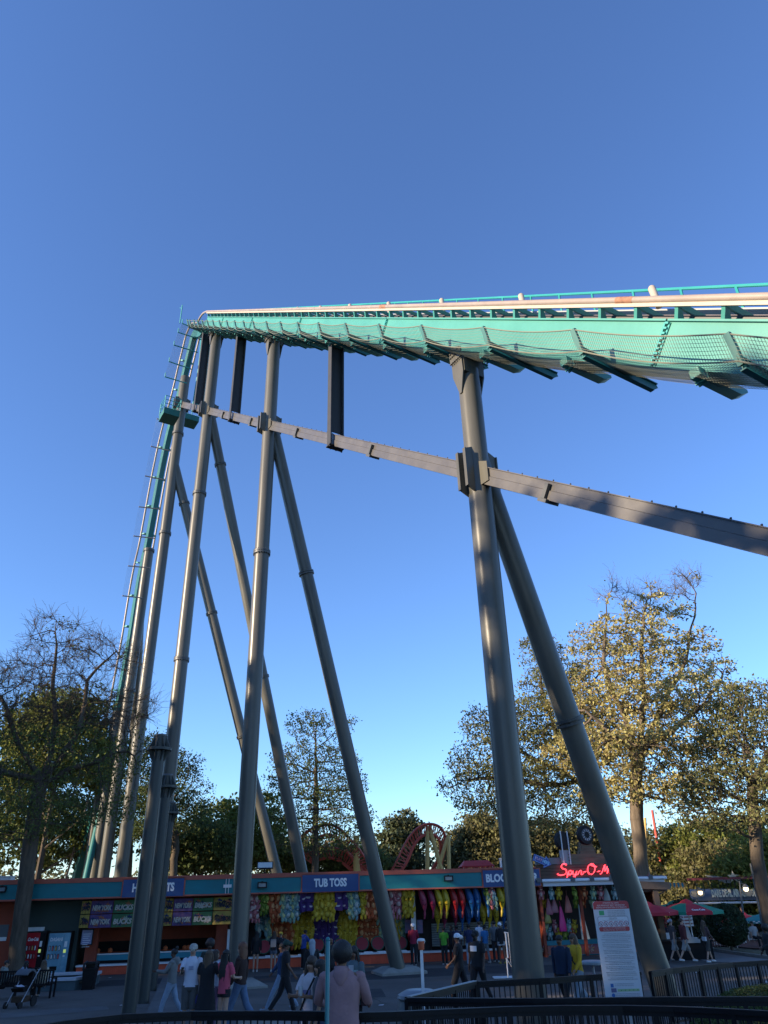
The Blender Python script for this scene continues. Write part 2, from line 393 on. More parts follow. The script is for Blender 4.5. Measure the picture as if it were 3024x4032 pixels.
# saddles with bolted gusset plates at the tops
for i in range(3):
    s=CS[i]; zt=ctop[i]; zb=ztop(s)-SH-.02; r=CR_[i]; w=.27 if i==0 else .24; mb=MB()
    R=np.column_stack([TN,TH,[0,0,1]])
    for sg in (1,-1):
        c=sg*(r+.03)
        poly=[T3(s-w,zb,c+sg*.04),T3(s+w,zb+.35,c+sg*.04),T3(s+w,zt-.25,c),T3(s+.05,zt-1.0,c-sg*.04),T3(s-.05,zt-1.0,c-sg*.04),T3(s-w,zt-.25,c)]
        mb.prism(poly,TN*sg*.05)
        mb.box(-.0,.05,-w-.02,w+.02,-.36,.02,R*np.array([sg,1,1]),T3(s,zb-.05,c+sg*.06))
        for row,z in enumerate((zb-.04,zb-.20,zb-.46)):
            for q in range(6): mb.cbox(T3(s-w+.04+q*.092,z,c+sg*.13),(.05,.045,.05),R)
    mb.box(-r-.03,r+.03,-.30,.30,0,zb-zt+.35,R,T3(s,zt-.25))
    rb(mb,'saddle',steel)
# gusset fins where girder and legs meet
for i in range(4):
    s=CS[i]; z=zg(s); r=CR_[i]; mb=MB(); k=(.88,.72,.7,.7)[i]
    for a,b in ((-1,1),(1,1),(-1,-1),(1,-1)):
        sx=s+a*(r*.5)
        poly=[T3(sx,z-.95*k,b*r*.6),T3(sx,z-.75*k,b*(r+.24)),T3(sx,z+.75*k,b*(r+.24)),T3(sx,z+.95*k,b*r*.6)]
        mb.prism(poly,TH*.04)
        mb.box(-.02,.02,-.05,.07,-.75*k,.75*k,np.column_stack([TN,TH,[0,0,1]]),T3(sx,z,b*(r+.25)))
    for a in (-1,1):
        mb.prism([T3(s+a*(r*.8),z-.45*k+a*.2,.16),T3(s+a*(r+.30),z-.35*k+a*.3,.16),T3(s+a*(r+.30),z+.4*k+a*.3,.16),T3(s+a*(r*.8),z+.5*k+a*.2,.16)],TN*.04)
    rb(mb,'gusset',steel)
# hangers: wide plates across the track, standing on the girder
for x,w in ((1322,42),(925,36),(778,32)):
    s,_=tp(x,1620); z0=zg(s)+.15; z1=ztop(s)-SH; mb=MB(); hw=.31
    mb.box(-hw,hw,-.02,.02,z0+.25,z1,np.column_stack([TN,TH,[0,0,1]]),T3(s,0))
    for sg in (1,-1):
        mb.box(-.03,.03,-.17,.17,z0-.50,z1,np.column_stack([TN,TH,[0,0,1]]),T3(s,0,sg*hw))
    mb.box(-hw-.08,hw+.08,-.18,.18,z0-.56,z0-.50,np.column_stack([TN,TH,[0,0,1]]),T3(s,0))
    for a in range(6):
        mb.box(-.03,.03,-.03,.03,z0-.62,z0-.56,np.column_stack([TN,TH,[0,0,1]]),T3(s+(-.1 if a%2 else .1),0,-.36+.14*a))
    rb(mb,'hanger',mat('hanger_steel',(.040,.042,.046),rough=.55,var=.1,spec=.3))
# ---- legs: diagonal struts from the girder node to the ground
def leg(p0,p1,r,ringpx,col,footing=False):
    p0,p1=np.array(p0),np.array(p1); mb=MB(); mb.tube([p0,p1],r,28); o=rb(mb,'diagonal_leg',steel,None); d=nrm(p1-p0)
    for (x,y) in ringpx:
        best=min(np.linspace(0,1,600),key=lambda t:(proj(p0+(p1-p0)*t)[1]-y)**2); q=p0+(p1-p0)*best
        mb=MB(); ring(mb,q,r,.07,.08,d); ring(mb,q+d*.11,r,.07,.08,d); rb(mb,'flange_ring',steel_d,o)
    return p0,p1
L1a=T3(CS[0],zg(CS[0])+.7); L1b=atY(2700,4140,21.5); L1b[2]=gz(21.5)
d=ray(2622,3918); t=21.6/d[1]; q=O+d*t; L1b=q+(q-L1a)*((q[2]-gz(21.6)+.1)/(L1a[2]-q[2]))
leg(L1a,L1b,.33,[(2243,2836)],0)
L2a=T3(CS[1],zg(CS[1])+.6); L2b=G(1572,3836); leg(L2a,L2b,.335,[(1212,2255)],1)
q=onpl(1188,3430,(0,50,0),(0,1,0)); L3a=T3(CS[2],zg(CS[2])+.3); L3b=q+(q-L3a)*(q[2]/(L3a[2]-q[2])); leg(L3a,L3b,.36,[(877,1829),(1048,2661)],2)
q=onpl(1088,3430,(0,56,0),(0,1,0)); L4a=T3(CS[3],tp(702,1800)[1]); L4b=q+(q-L4a)*(q[2]/(L4a[2]-q[2])); leg(L4a,L4b,.38,[(739,1981),(846,2414),(944,2898)],3)
# columns under the drop
def dcol(tx,ty,r,rg,leg_px=None,c=0):
    s,z=tp(tx,ty); b,o=column(s,z,r,rg)
    if leg_px:
        a=T3(s,z*leg_px[2]); q=onpl(leg_px[0],leg_px[1],(0,b[1]+5,0),(0,1,0)); e=q+(q-a)*(q[2]/(a[2]-q[2])); leg(a,e,r*.9,[],0)
dcol(587,2166,.40,[(587,2170),(531,2702)],(500,3440,.8))
dcol(466,2807,.40,[(466,2811)],(385,3440,.8))
dcol(400,3080,.38,[],(330,3440,.75))
# ---- net arms, near net and far net on the lift
arms=[(2860,1293,3024,1430),(2250,1295,0,0),(1900,1283,0,0),(1660,1276,0,0),(1492,1270,0,0),(1344,1263,0,0)]
arm_s=[tp(x,y,1.45)[0] for x,y in ((2860,1292),(2257,1292),(1903,1284),(1660,1276),(1494,1270))]
print('arm_s',arm_s)
px=[2860,2257,1903,1660,1494,1362,1256,1175,1107,1052,1000,962,928,897,868,842,820,800,782,768,752,742]
As=[]
for x in px:
    y=1292-(2860-x)*.027; As.append(tp(x,y,1.45)[0])
As=[2*As[0]-As[1],]+As
As=[2*As[0]-As[1],]+As
NS=[]
armz=[]
for s in As:
    zb=ztop(s)-SH-.12; el=T3(s,zb+.10,1.30); tipz=zb+.72
    R=np.column_stack([TN,TH,[0,0,1]])
    mb=MB()
    mb.prism([T3(s,zb+.22,1.36),T3(s,zb-.05,1.30),T3(s,zb-.12,-1.1),T3(s,zb+.04,-1.35),T3(s,zb+.14,-1.3)],TH*.02)
    mb.prism([T3(s-.05,zb+.24,1.36),T3(s-.05,zb+.21,1.36),T3(s-.05,zb+.11,-1.3),T3(s-.05,zb+.14,-1.3)],TH*.12)
    mb.prism([T3(s-.05,zb-.02,1.30),T3(s-.05,zb-.05,1.30),T3(s-.05,zb-.15,-1.1),T3(s-.05,zb-.12,-1.1)],TH*.12)
    mb.beam(T3(s,zb+.05,1.31),T3(s,tipz,1.50),.09,.13,TH)
    for a in (.06,.15): mb.tube([T3(s-.07,zb+a,1.2),T3(s-.03,zb+a,1.2)],.03,6)
    rb(mb,'net_arm',mat('arm_teal_shaded',(.012,.15,.15),rough=.5,var=.1))  # darker than the track teal: shade on the arm faces painted in
    NS.append((s,zb,tipz))
# cross boxes under the spine
for i in range(0,len(NS)-1):
    if i%1==0:
        s=(NS[i][0]*.62+NS[i+1][0]*.38); zb=ztop(s)-SH; mb=MB()
        mb.prism([T3(s-.12,zb-.02,.62),T3(s-.12,zb-.22,.60),T3(s-.12,zb-.25,-.75),T3(s-.12,zb-.10,-1.05),T3(s-.12,zb-.02,-1.05)],TH*.24)
        mb.box(-.02,.02,-.16,.16,-.27,.0,np.column_stack([TN,TH,[0,0,1]]),T3(s,zb,.40)); mb.box(-.02,.02,-.16,.16,-.27,.0,np.column_stack([TN,TH,[0,0,1]]),T3(s,zb,.30))
        rb(mb,'cross_box',teal)
def netgrid(fn,nu,nv,r,name,m):      # fn(u,v)->point; cords as thin 3-sided prisms
    mb=MB()
    P=np.array([[fn(u,v) for v in np.linspace(0,1,nv+1)] for u in np.linspace(0,1,nu+1)])
    def strip(Q):
        for a,b in zip(Q[:-1],Q[1:]):
            d=nrm(b-a); u=nrm(np.cross(d,(.3,.9,.1))); w=np.cross(d,u)
            vs=[p+ (u*math.cos(t)+w*math.sin(t))*r for p in (a,b) for t in (0,2.094,4.189)]
            mb.add(vs,[(0,1,4,3),(1,2,5,4),(2,0,3,5)])
    for i in range(nu+1): strip(P[i])
    for j in range(nv+1): strip(P[:,j])
    return mb
for i in range(len(NS)-1):
    (sA,zA,tA),(sB,zB,tB)=NS[i],NS[i+1]; L=abs(sB-sA)
    if i<5: nu,nv,r=(64,20,.0048)
    elif i<8: nu,nv,r=(36,12,.006)
    elif i<12: nu,nv,r=(16,7,.007)
    else: nu,nv,r=(6,4,.009)
    def fn(u,v):
        s=sA+(sB-sA)*u; zt=tA+(tB-tA)*u; zb=zA+(zB-zA)*u; sag=4*u*(1-u)
        # v 0 = top edge at tips, v 1 = under the spine
        if v<.35: k=v/.35; c=1.50-.12*k; z=zt-(.62)*k
        else: k=(v-.35)/.65; c=1.38-k*1.45; z=zb+.10-.10*k
        return T3(s,z-.20*sag*(1-abs(v-.45)*.9),c)
    tag(rb(netgrid(fn,nu,nv,r,'net',netm),'safety_net',netm,smooth=False),kind='stuff')
    mb=MB(); mb.tube([fn(u,0) for u in np.linspace(0,1,9)],.018,5); mb.tube([fn(u,.35)+np.array([0,0,.02]) for u in np.linspace(0,1,9)],.014,5); rb(mb,'net_edge_rope',netm)
# ---- nets on poles beside the drop
rods=[(700,185,585,135),(685,240,555,200),(650,330,525,292),(605,452,490,412),(570,555,460,523),(450,835,400,827),(460,1050,358,1027),(415,1260,315,1242),(375,1472,270,1466),(335,1685,232,1678),(300,1900,192,1895),(250,2120,150,2112)]
tips=[]
for i,(xa,ya,xb,yb) in enumerate(rods):
    xa,ya,xb,yb=[v/1.8433+o for v,o in ((xa,400),(ya,1200),(xb,400),(yb,1200))]
    s,z=tp(xa,ya,.6); p=T3(s,z,.6); 
    # tip: same s plane, offset further
    d=ray(xb,yb); t=((T3(s,0)-O)@TH)/(d@TH); q=O+d*t
    c=float((q-T3(s,0))@TN); q=T3(s,q[2],min(c,4.2)) if c<4.2 else T3(s,z+.1,3.4)
    mb=MB(); mb.tube([p-TN*.6,q],.05,6)
    if i<5: mb.tube([q,q+np.array([0,0,.45])],.04,6)
    rb(mb,'net_pole',teal_d if i<5 else railm); tips.append((p,q))
for x0,y0,s_ in ((1035,110,1),(1030,330,1)):
    pass
for i in range(len(tips)-1):
    if i==4: continue
    (a,b),(c,d)=tips[i],tips[i+1]
    fn=lambda u,v:(a+(b-a)*v)*(1-u)+(c+(d-c)*v)*u
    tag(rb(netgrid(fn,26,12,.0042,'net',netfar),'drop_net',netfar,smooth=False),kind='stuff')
# short rods continuing on the right of the drop rail and lower poles
for k,(x,y) in enumerate([(505,1770),(498,1665),(483,1580)]): pass
# platforms either side at the girder node
plat_m=mat('platform_green',(.012,.13,.12),rough=.6,var=.1)
def platform(cen,w,d,hh,name='maintenance_platform'):
    R=np.column_stack([TN,TH,[0,0,1]]); mb=MB()
    mb.box(-w/2,w/2,-d/2,d/2,-hh,0,R,cen); o=rb(mb,name,plat_m)
    for (a,b) in ((-w/2,-d/2),(w/2,-d/2),(-w/2,d/2),(w/2,d/2),(0,-d/2),(0,d/2)):
        m2=MB(); m2.tube([cen+R@np.array([a,b,0]),cen+R@np.array([a,b,1.15])],.035,6); rb(m2,'platform_post',teal_d,o)
    m2=MB()
    for z in (.38,.76,1.15):
        P=[cen+R@np.array([a,b,z]) for a,b in ((-w/2,-d/2),(w/2,-d/2),(w/2,d/2),(-w/2,d/2),(-w/2,-d/2))]; m2.tube(P,.03,6)
    rb(m2,'platform_rail',teal_d,o)
s,z=tp(668,1628,1.6); platform(T3(s,z,1.6),1.3,1.5,.6)
s,z=tp(755,1640,-2.2); platform(T3(s,z-.3,-2.0),1.5,1.5,.6)
# stair beside the drop
pts=[tp(x,y,-1.6) for x,y in ((812,1300),(806,1400),(796,1480),(784,1560),(776,1620))]
P=resample(pts,.30)
mb=MB()
for q in P: mb.cbox(T3(q[0],q[1],-1.6),(.9,.26,.05),np.column_stack([TN,TH,[0,0,1]]))
o=rb(mb,'maintenance_stair',teal_d)
for c in (-1.15,-2.05):
    m2=MB(); m2.tube([T3(q[0],q[1]-.1,c) for q in P],.06,6); m2.tube([T3(q[0],q[1]+1.0,c) for q in P],.03,6); rb(m2,'stair_rail',teal_d,o)
# small mast at the crest
s,z=tp(757,1290); mb=MB(); mb.tube([T3(s,z,1.2),T3(s,z+2.3,1.2)],.05,6); mb.tube([T3(s,z+1.9,1.2),T3(s+.5,z+2.3,1.3)],.03,5); rb(mb,'crest_mast',teal_d)
# footings
conc=mat('pale_concrete',(.24,.235,.21),rough=.9,var=.15,scale=3,bump=.2)
def foot(p,w,d,ang):
    mb=MB(); c,s_=math.cos(ang),math.sin(ang)
    def ringp(k,z): return [(p[0]+c*a*k*w-s_*b*k*d,p[1]+s_*a*k*w+c*b*k*d,p[2]+z) for a,b in ((-1,-1),(1,-1),(1,1),(-1,1))]
    vs=ringp(1,-.05)+ringp(1,.10)+ringp(.62,.28)+[]
    mb.add(vs,[(0,1,5,4),(1,2,6,5),(2,3,7,6),(3,0,4,7),(4,5,9,8),(5,6,10,9),(6,7,11,10),(7,4,8,11),(8,9,10,11)])
    rb(mb,'concrete_footing',conc,smooth=False)
foot(L2b+np.array([0,.25,0]),1.05,.75,.35)
b=bases[1][0]; foot(np.array([b[0]+.1,b[1],gz(b[1])]),1.0,.9,.35)
# ------------------------------------------------------------ trees
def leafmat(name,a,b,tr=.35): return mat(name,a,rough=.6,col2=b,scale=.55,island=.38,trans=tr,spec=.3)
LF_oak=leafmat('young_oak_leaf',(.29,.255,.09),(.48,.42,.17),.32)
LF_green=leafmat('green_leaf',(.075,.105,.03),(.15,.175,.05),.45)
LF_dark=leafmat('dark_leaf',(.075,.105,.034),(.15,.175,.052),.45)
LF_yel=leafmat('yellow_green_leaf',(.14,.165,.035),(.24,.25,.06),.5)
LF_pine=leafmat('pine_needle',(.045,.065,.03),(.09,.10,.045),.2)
bark=mat('bark',(.10,.080,.060),rough=.95,var=.35,scale=2.2,stretch=(3,3,.5),bump=1.,bscale=9,spec=.2)
bark_p=mat('pale_bark',(.14,.112,.085),rough=.95,var=.35,scale=2.2,stretch=(3,3,.5),bump=1.,bscale=9,spec=.2)
def np_mesh(name,V,Fq,m,smooth=False):
    me=bpy.data.meshes.new(name); nf=len(Fq); k=Fq.shape[1]
    me.vertices.add(len(V)); me.vertices.foreach_set('co',np.asarray(V,np.float32).ravel())
    me.loops.add(nf*k); me.loops.foreach_set('vertex_index',Fq.astype(np.int32).ravel())
    me.polygons.add(nf); me.polygons.foreach_set('loop_start',np.arange(0,nf*k,k,dtype=np.int32)); me.polygons.foreach_set('loop_total',np.full(nf,k,np.int32))
    if smooth: me.polygons.foreach_set('use_smooth',np.ones(nf,bool))
    me.materials.append(m); me.update(calc_edges=True); return me
def leaves(P,size,rng,m,name='crown',asp=.62,droop=.3):
    n=len(P); d=rng.normal(size=(n,3)); d[:,2]-=droop; d/=np.linalg.norm(d,axis=1)[:,None]
    a=rng.normal(size=(n,3)); u=np.cross(d,a); u/=np.linalg.norm(u,axis=1)[:,None]
    s=(size*(.65+.7*rng.random(n)))[:,None]; w=s*asp*.5
    fold=np.cross(d,u)*s*.12
    V=np.stack([P-d*s*.5,P+u*w+fold-d*s*.05,P+d*s*.55,P-u*w+fold-d*s*.05],1).reshape(-1,3)
    F=np.arange(n*4).reshape(n,4); return np_mesh(name,V,F,m)
def grow(rng,trunk,att,step=.5,infl=6.,kill=.9,iters=140,limbs=()):
    nodes=[np.array(p,float) for p in trunk]; par=[-1]+list(range(len(trunk)-1)); root_i=len(trunk)-1
    for lb in limbs:
        prev=root_i; q=nodes[root_i]
        for a in lb:
            k=max(1,int(np.linalg.norm(a-q)/.6)); b0=q
            for j in range(1,k+1): nodes.append(b0+(a-b0)*j/k+rng.normal(size=3)*.05); par.append(prev); prev=len(nodes)-1
            q=a
    A=np.array(att); N=np.array(nodes)
    D=np.linalg.norm(A[:,None]-N[None],axis=2); near=D.argmin(1); nd=D.min(1)
    for it in range(iters):
        ok=nd<(infl if it>6 else 99)
        if not ok.any(): break
        idx=np.unique(near[ok]); new=[]
        for i in idx:
            mk=ok&(near==i); v=A[mk]-nodes[i]; v/=np.linalg.norm(v,axis=1)[:,None]+1e-9; s=v.sum(0)
            L=np.linalg.norm(s)
            if L<1e-6: s=rng.normal(size=3); L=np.linalg.norm(s)
            q=nodes[i]+(s/L+rng.normal(size=3)*.16)*step; new.append((q,i))
        base=len(nodes)
        for q,i in new: nodes.append(q); par.append(i)
        Q=np.array([q for q,_ in new]); D=np.linalg.norm(A[:,None]-Q[None],axis=2); k=D.argmin(1); dm=D.min(1)
        up=dm<nd; near[up]=base+k[up]; nd[up]=dm[up]
        keep=nd>kill; A=A[keep]; near=near[keep]; nd=nd[keep]
        if len(A)==0: break
    return np.array(nodes),np.array(par)
def skeleton_mesh(nodes,par,rtip,rmax,m,name='trunk',pw=2.4,minr=0.):
    n=len(nodes); w=np.zeros(n)
    ch=[[] for _ in range(n)]
    for i in range(1,n): ch[par[i]].append(i)
    for i in range(n-1,-1,-1):
        if not ch[i]: w[i]=rtip**pw
        if par[i]>=0: w[par[i]]+=w[i]
    cnt=w/(rtip**pw); p_=math.log(max(cnt[0],2))/math.log(rmax/rtip); r=rtip*np.maximum(cnt,1)**(1/p_)
    V=[];F=[];c=0
    for i in range(1,n):
        a,b=nodes[par[i]],nodes[i]; ra,rb_=(r[i]*1.06 if par[i]>0 else r[0]*1.1),r[i]
        if par[i]>0 and r[par[i]]<r[i]*1.5: ra=r[par[i]]
        d=b-a; L=np.linalg.norm(d)
        if L<1e-6: continue
        d/=L; k=10 if rb_>.2 else (6 if rb_>.06 else 3)
        h=np.array([0,0,1.]) if abs(d[2])<.9 else np.array([1.,0,0]); u=np.cross(d,h); u/=np.linalg.norm(u); v=np.cross(d,u)
        t=np.linspace(0,2*np.pi,k,endpoint=False); C=np.cos(t)[:,None]*u+np.sin(t)[:,None]*v
        V.append(a-d*ra*.3+C*ra); V.append(b+C*rb_)
        for j in range(k): F.append((c+j,c+(j+1)%k,c+k+(j+1)%k,c+k+j))
        c+=2*k
    return np_mesh(name,np.concatenate(V),np.array(F),m,True),r,ch
def ell(rng,c,r,n,hollow=.0):
    v=rng.normal(size=(n,3)); v/=np.linalg.norm(v,axis=1)[:,None]; k=(hollow+(1-hollow)*rng.random(n)**(1/2.2))[:,None]
    return np.array(c)+v*k*np.array(r)
def blob_px(x,y,Y,rx,rz,ry=None):   # crown lobe seen at a pixel, at distance Y; radii in metres
    p=atY(x,y,Y); return p,(rx,ry or rx,rz)
def tree(name,label,seed,base,trunkpts,blobs,natt,rmax,m,lsize,lpn,bk=None,twig=.02,cat='tree',group=None,spread=.45,step=.55,kill=1.0,infl=7,bare=0.,leafr=2.2,hollow=.12,clw=2.6,limbs=()):
    rng=np.random.default_rng(seed); tot=sum(b[1][0]*b[1][1]*b[1][2] for b in blobs)
    base=np.array(base,float); att=np.concatenate([ell(rng,b[0],b[1],max(20,int(natt*b[1][0]*b[1][1]*b[1][2]/tot)),hollow) for b in blobs])-base
    tp_=[np.zeros(3)]+[np.array(p)-base for p in trunkpts]
    T=[tp_[0]]
    for a,b in zip(tp_[:-1],tp_[1:]):
        k=max(1,int(np.linalg.norm(b-a)/.7))
        for j in range(1,k+1): T.append(a+(b-a)*j/k+rng.normal(size=3)*.03)
    nodes,par=grow(rng,T,att,step,infl,kill,limbs=[[np.array(p)-base for p in lb] for lb in limbs])
    root=thing(name,label,cat,tuple(base),0,group)
    me,r,ch=skeleton_mesh(nodes,par,twig,rmax,bk or bark); link('trunk',me,root)
    tips=np.array([i for i in range(len(T),len(nodes)) if r[i]<twig*leafr]); print(name,len(nodes),len(tips))
    nl_=0
    if bare>0:
        zt=nodes[tips][:,2]; hi=np.quantile(zt,1-bare); keep=(zt<hi)|(rng.random(len(tips))<.12); bt=nodes[tips[~keep]]; pd=bt-nodes[par[tips[~keep]]]; tips=tips[keep]
        n_=7; B0=np.repeat(bt,n_,0); D0=np.repeat(pd/ (np.linalg.norm(pd,axis=1)[:,None]+1e-6),n_,0)+rng.normal(size=(len(B0),3))*.55+np.array([0,0,.35]); D0/=np.linalg.norm(D0,axis=1)[:,None]
        B0=B0-D0*.1; B1=B0+D0*(.35+.65*rng.random(len(B0)))[:,None]; B2=B1+(D0+rng.normal(size=D0.shape)*.45)*.3
        S1=np.concatenate([B0,B1]); S2=np.concatenate([B1,B2]); ax=np.cross(S2-S1,rng.normal(size=S1.shape)); ax/=np.linalg.norm(ax,axis=1)[:,None]; ay=np.cross(S2-S1,ax); ay/=np.linalg.norm(ay,axis=1)[:,None]
        rr_=.0085; Vt=np.stack([S1+ax*rr_,S1-ax*rr_*.5+ay*rr_*.87,S1-ax*rr_*.5-ay*rr_*.87,S2+ax*rr_*.6,S2-ax*rr_*.3+ay*rr_*.5,S2-ax*rr_*.3-ay*rr_*.5],1).reshape(-1,3); bi=np.arange(len(S1))[:,None,None]*6
        tag(link('bare_twigs',np_mesh('bare_twigs',Vt,(np.array([[0,1,4,3],[1,2,5,4],[2,0,3,5]])[None]+bi).reshape(-1,4),bk or bark),root),kind='stuff')
    P=nodes[tips]; dens=rng.random(len(P)); wv=2*np.pi/clw; ph=rng.random(6)*6.28
    Pw=P+1.1*np.stack([np.sin(P[:,2]*wv*.45+ph[3]),np.sin(P[:,0]*wv*.4+ph[4]),np.sin(P[:,1]*wv*.5+ph[5])],1)
    fld=np.sin(Pw[:,0]*wv+ph[0])*np.sin(Pw[:,1]*wv+ph[1])+np.sin(Pw[:,2]*wv*1.15+ph[2])*.8+rng.normal(size=len(P))*.25
    cnt=np.where(fld<-.45,1,np.where(fld<-.1,lpn//3,np.where(fld>.45,int(lpn*2.1),lpn)))
    C=np.repeat(P,cnt,axis=0)+rng.normal(size=(cnt.sum(),3))*spread*np.array([1,1,.7])
    link('crown',leaves(C,lsize,rng,m),root); return root,len(C)
def bushy(name,label,seed,base,blobs,n,lsize,m,trunk=None,cat='tree',group=None,clump=.9,per=26,bk=None,kind=None,flat=.6):
    rng=np.random.default_rng(seed); base=np.array(base,float); tot=sum(b[1][0]*b[1][1]+b[1][0]*b[1][2] for b in blobs); C=[]
    for c,r in blobs:
        k=max(8,int(n*(r[0]*r[1]+r[0]*r[2])/tot)); q=ell(rng,c,r,k,.55); C.append(q)
    C=np.concatenate(C)-base; s=clump*(.5+rng.random(len(C)))
    P=np.repeat(C,per,axis=0)+rng.normal(size=(len(C)*per,3))*np.repeat(s,per)[:,None]*np.array([.6,.6,.6*flat])
    if kind:
        o=link(name,leaves(P,lsize,rng,m,name)); o.location=tuple(base); tag(o,label,cat,group,kind); return o
    root=thing(name,label,cat,tuple(base),0,group)
    if trunk:
        mb=MB(); top=np.array([0,0,trunk[1]]); mb.tube([(0,0,-.2),(0.05,0,trunk[1]*.4),(.15,.05,trunk[1])],[trunk[0],trunk[0]*.8,trunk[0]*.35],8)
        for k in range(10):
            z=trunk[1]*(.35+.6*k/10); a=rng.random()*6.28; L=trunk[1]*(.15+.18*rng.random()); mb.tube([(0.05,0,z),(math.cos(a)*L,math.sin(a)*L,z+L*.6)],[trunk[0]*.3,.03],5)
        mb.build('trunk',bk or bark,root)
    link('crown',leaves(P,lsize,rng,m),root); return root
def BB(lst,Y): return [blob_px(x,y,Y+dy,rx,rz) for x,y,dy,rx,rz in lst]
nl=0
def P3(x,y,Y): return atY(x,y,Y)
# right oak, sunlit
Y=48
b=P3(2512,3400,Y); b[2]=0
root,k=tree('oak_tree','big sunlit oak with yellow-green leaves and bare twig tips behind the red neon stall',11,b,
 [P3(2512,3280,Y),P3(2505,3080,Y),P3(2512,2960,Y)],
 BB([(2560,2380,0,2.2,1.5),(2400,2330,0,1.2,1.2),(2700,2290,0,1.3,1.2),(2480,2560,0,3.6,2.2),(2350,2530,1,2.4,1.8),(2700,2560,0,2.6,1.6),(2560,2760,0,5.2,2.2),(2800,2620,0,1.9,1.2),(2330,2750,2,3.4,2.),(2820,2780,0,2.8,1.6),(2500,2950,0,5.5,1.7),(2750,2980,1,3.5,1.3),(2300,2960,2,3.0,1.5),(2560,3110,0,4.6,1.0),(2750,3150,0,2.6,.9)],Y),
 5600,.40,LF_oak,.20,11,bk=bark_p,spread=.22,bare=.03,limbs=[[P3(2440,2790,Y-1),P3(2375,2620,Y-1),P3(2390,2380,Y-1)],[P3(2540,2760,Y),P3(2520,2560,Y),P3(2545,2360,Y)],[P3(2610,2790,Y+1),P3(2700,2600,Y),P3(2745,2330,Y)],[P3(2640,2880,Y-1),P3(2790,2760,Y-1),P3(2850,2650,Y)],[P3(2400,2880,Y-2),P3(2300,2800,Y-2)]],twig=.02,kill=.47,leafr=2.0,step=.36); nl+=k
Y=53
b=P3(2400,3400,Y); b[2]=0
root,k=tree('oak_tree','wide spreading olive-leaved oak behind the thickest grey pillar, left of the big sunlit oak',12,b,
 [P3(2385,3250,Y),P3(2330,3180,Y),P3(2290,3080,Y)],
 BB([(2130,2560,0,1.8,1.5),(2200,2700,0,3.,2.2),(2080,2850,0,3.,2.),(2250,2900,0,4.,2.),(1930,2850,0,2.2,1.5),(1900,2990,0,2.6,1.6),(1830,3090,0,2.2,1.),(2050,3050,0,4.,1.5),(1950,3160,0,3.,.8),(2250,3120,0,3.5,1.2),(2170,3230,0,3.,.6)],Y),
 8000,.32,LF_oak if False else leafmat('olive_leaf',(.12,.135,.045),(.24,.23,.09),.35),.18,10,limbs=[[P3(2200,2920,Y),P3(2130,2700,Y),P3(2140,2560,Y)],[P3(2140,3090,Y-1),P3(1990,3060,Y-1),P3(1850,3070,Y)],[P3(2320,2900,Y),P3(2240,2680,Y)],[P3(2080,2980,Y),P3(1950,2850,Y)]],spread=.26,twig=.016,kill=.42,leafr=2.0,step=.36); nl+=k
Y=44
b=P3(2985,3480,Y); b[2]=0
root,k=tree('oak_tree','olive-leaved oak at the right edge of the picture with a low arching limb',13,b,
 [P3(2985,3380,Y),P3(2970,3230,Y),P3(2960,3080,Y)],
 BB([(2950,2750,0,2.2,1.2),(2990,2850,0,3.2,1.6),(2880,2950,0,2.6,1.3),(3080,2950,0,3.2,1.8),(2960,3080,0,4.,1.4),(2800,3130,0,2.6,.9),(3100,3130,0,3.,1.3),(2720,3190,1,2.,.7),(2900,3230,0,3.,.6)],Y),
 7000,.34,MATS['olive_leaf'],.17,10,spread=.25,twig=.016,kill=.42,leafr=2.0,step=.36); nl+=k
# left oak, in shade, bare on top
Y=39.5
b=G(62,3868); Y=b[1]
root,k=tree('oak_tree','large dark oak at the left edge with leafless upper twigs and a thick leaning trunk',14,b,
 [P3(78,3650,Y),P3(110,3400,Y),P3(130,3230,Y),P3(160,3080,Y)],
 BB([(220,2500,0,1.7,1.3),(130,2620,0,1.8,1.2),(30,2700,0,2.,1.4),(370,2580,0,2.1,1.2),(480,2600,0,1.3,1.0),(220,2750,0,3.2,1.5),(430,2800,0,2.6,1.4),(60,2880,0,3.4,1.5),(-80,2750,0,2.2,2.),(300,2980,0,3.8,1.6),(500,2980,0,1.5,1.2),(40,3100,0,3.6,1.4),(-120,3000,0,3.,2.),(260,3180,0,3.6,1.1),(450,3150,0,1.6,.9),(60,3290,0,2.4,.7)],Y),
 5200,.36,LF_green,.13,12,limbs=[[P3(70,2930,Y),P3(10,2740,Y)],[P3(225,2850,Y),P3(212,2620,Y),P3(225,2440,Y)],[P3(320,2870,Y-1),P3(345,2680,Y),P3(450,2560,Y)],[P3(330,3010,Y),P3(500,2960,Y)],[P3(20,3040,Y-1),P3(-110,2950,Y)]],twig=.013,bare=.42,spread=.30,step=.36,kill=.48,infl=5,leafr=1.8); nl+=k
# mid tree seen between the legs
Y=62
b=P3(1242,3440,Y); b[2]=0
root,k=tree('maple_tree','open-crowned tree with small green leaves standing between the legs behind the tub toss stall',15,b,
 [P3(1242,3300,Y),P3(1245,3150,Y),P3(1245,3000,Y)],
 BB([(1225,2860,0,1.9,1.5),(1160,2860,0,1.1,1.),(1290,2880,0,1.4,1.1),(1365,2850,0,1.1,.8),(1200,2990,0,3.,1.4),(1330,3000,0,2.2,1.3),(1150,3080,0,2.2,1.2),(1260,3120,0,3.4,1.4),(1390,3090,0,1.6,1.1),(1170,3220,0,2.8,1.2),(1330,3220,0,3.2,1.2),(1430,3220,0,1.1,.9),(1250,3320,0,4.,.9)],Y),
 7000,.28,leafmat('fresh_leaf',(.07,.10,.03),(.12,.15,.05),.4),.18,8,spread=.24,twig=.016,kill=.45,leafr=2.,step=.36); nl+=k
Y=58
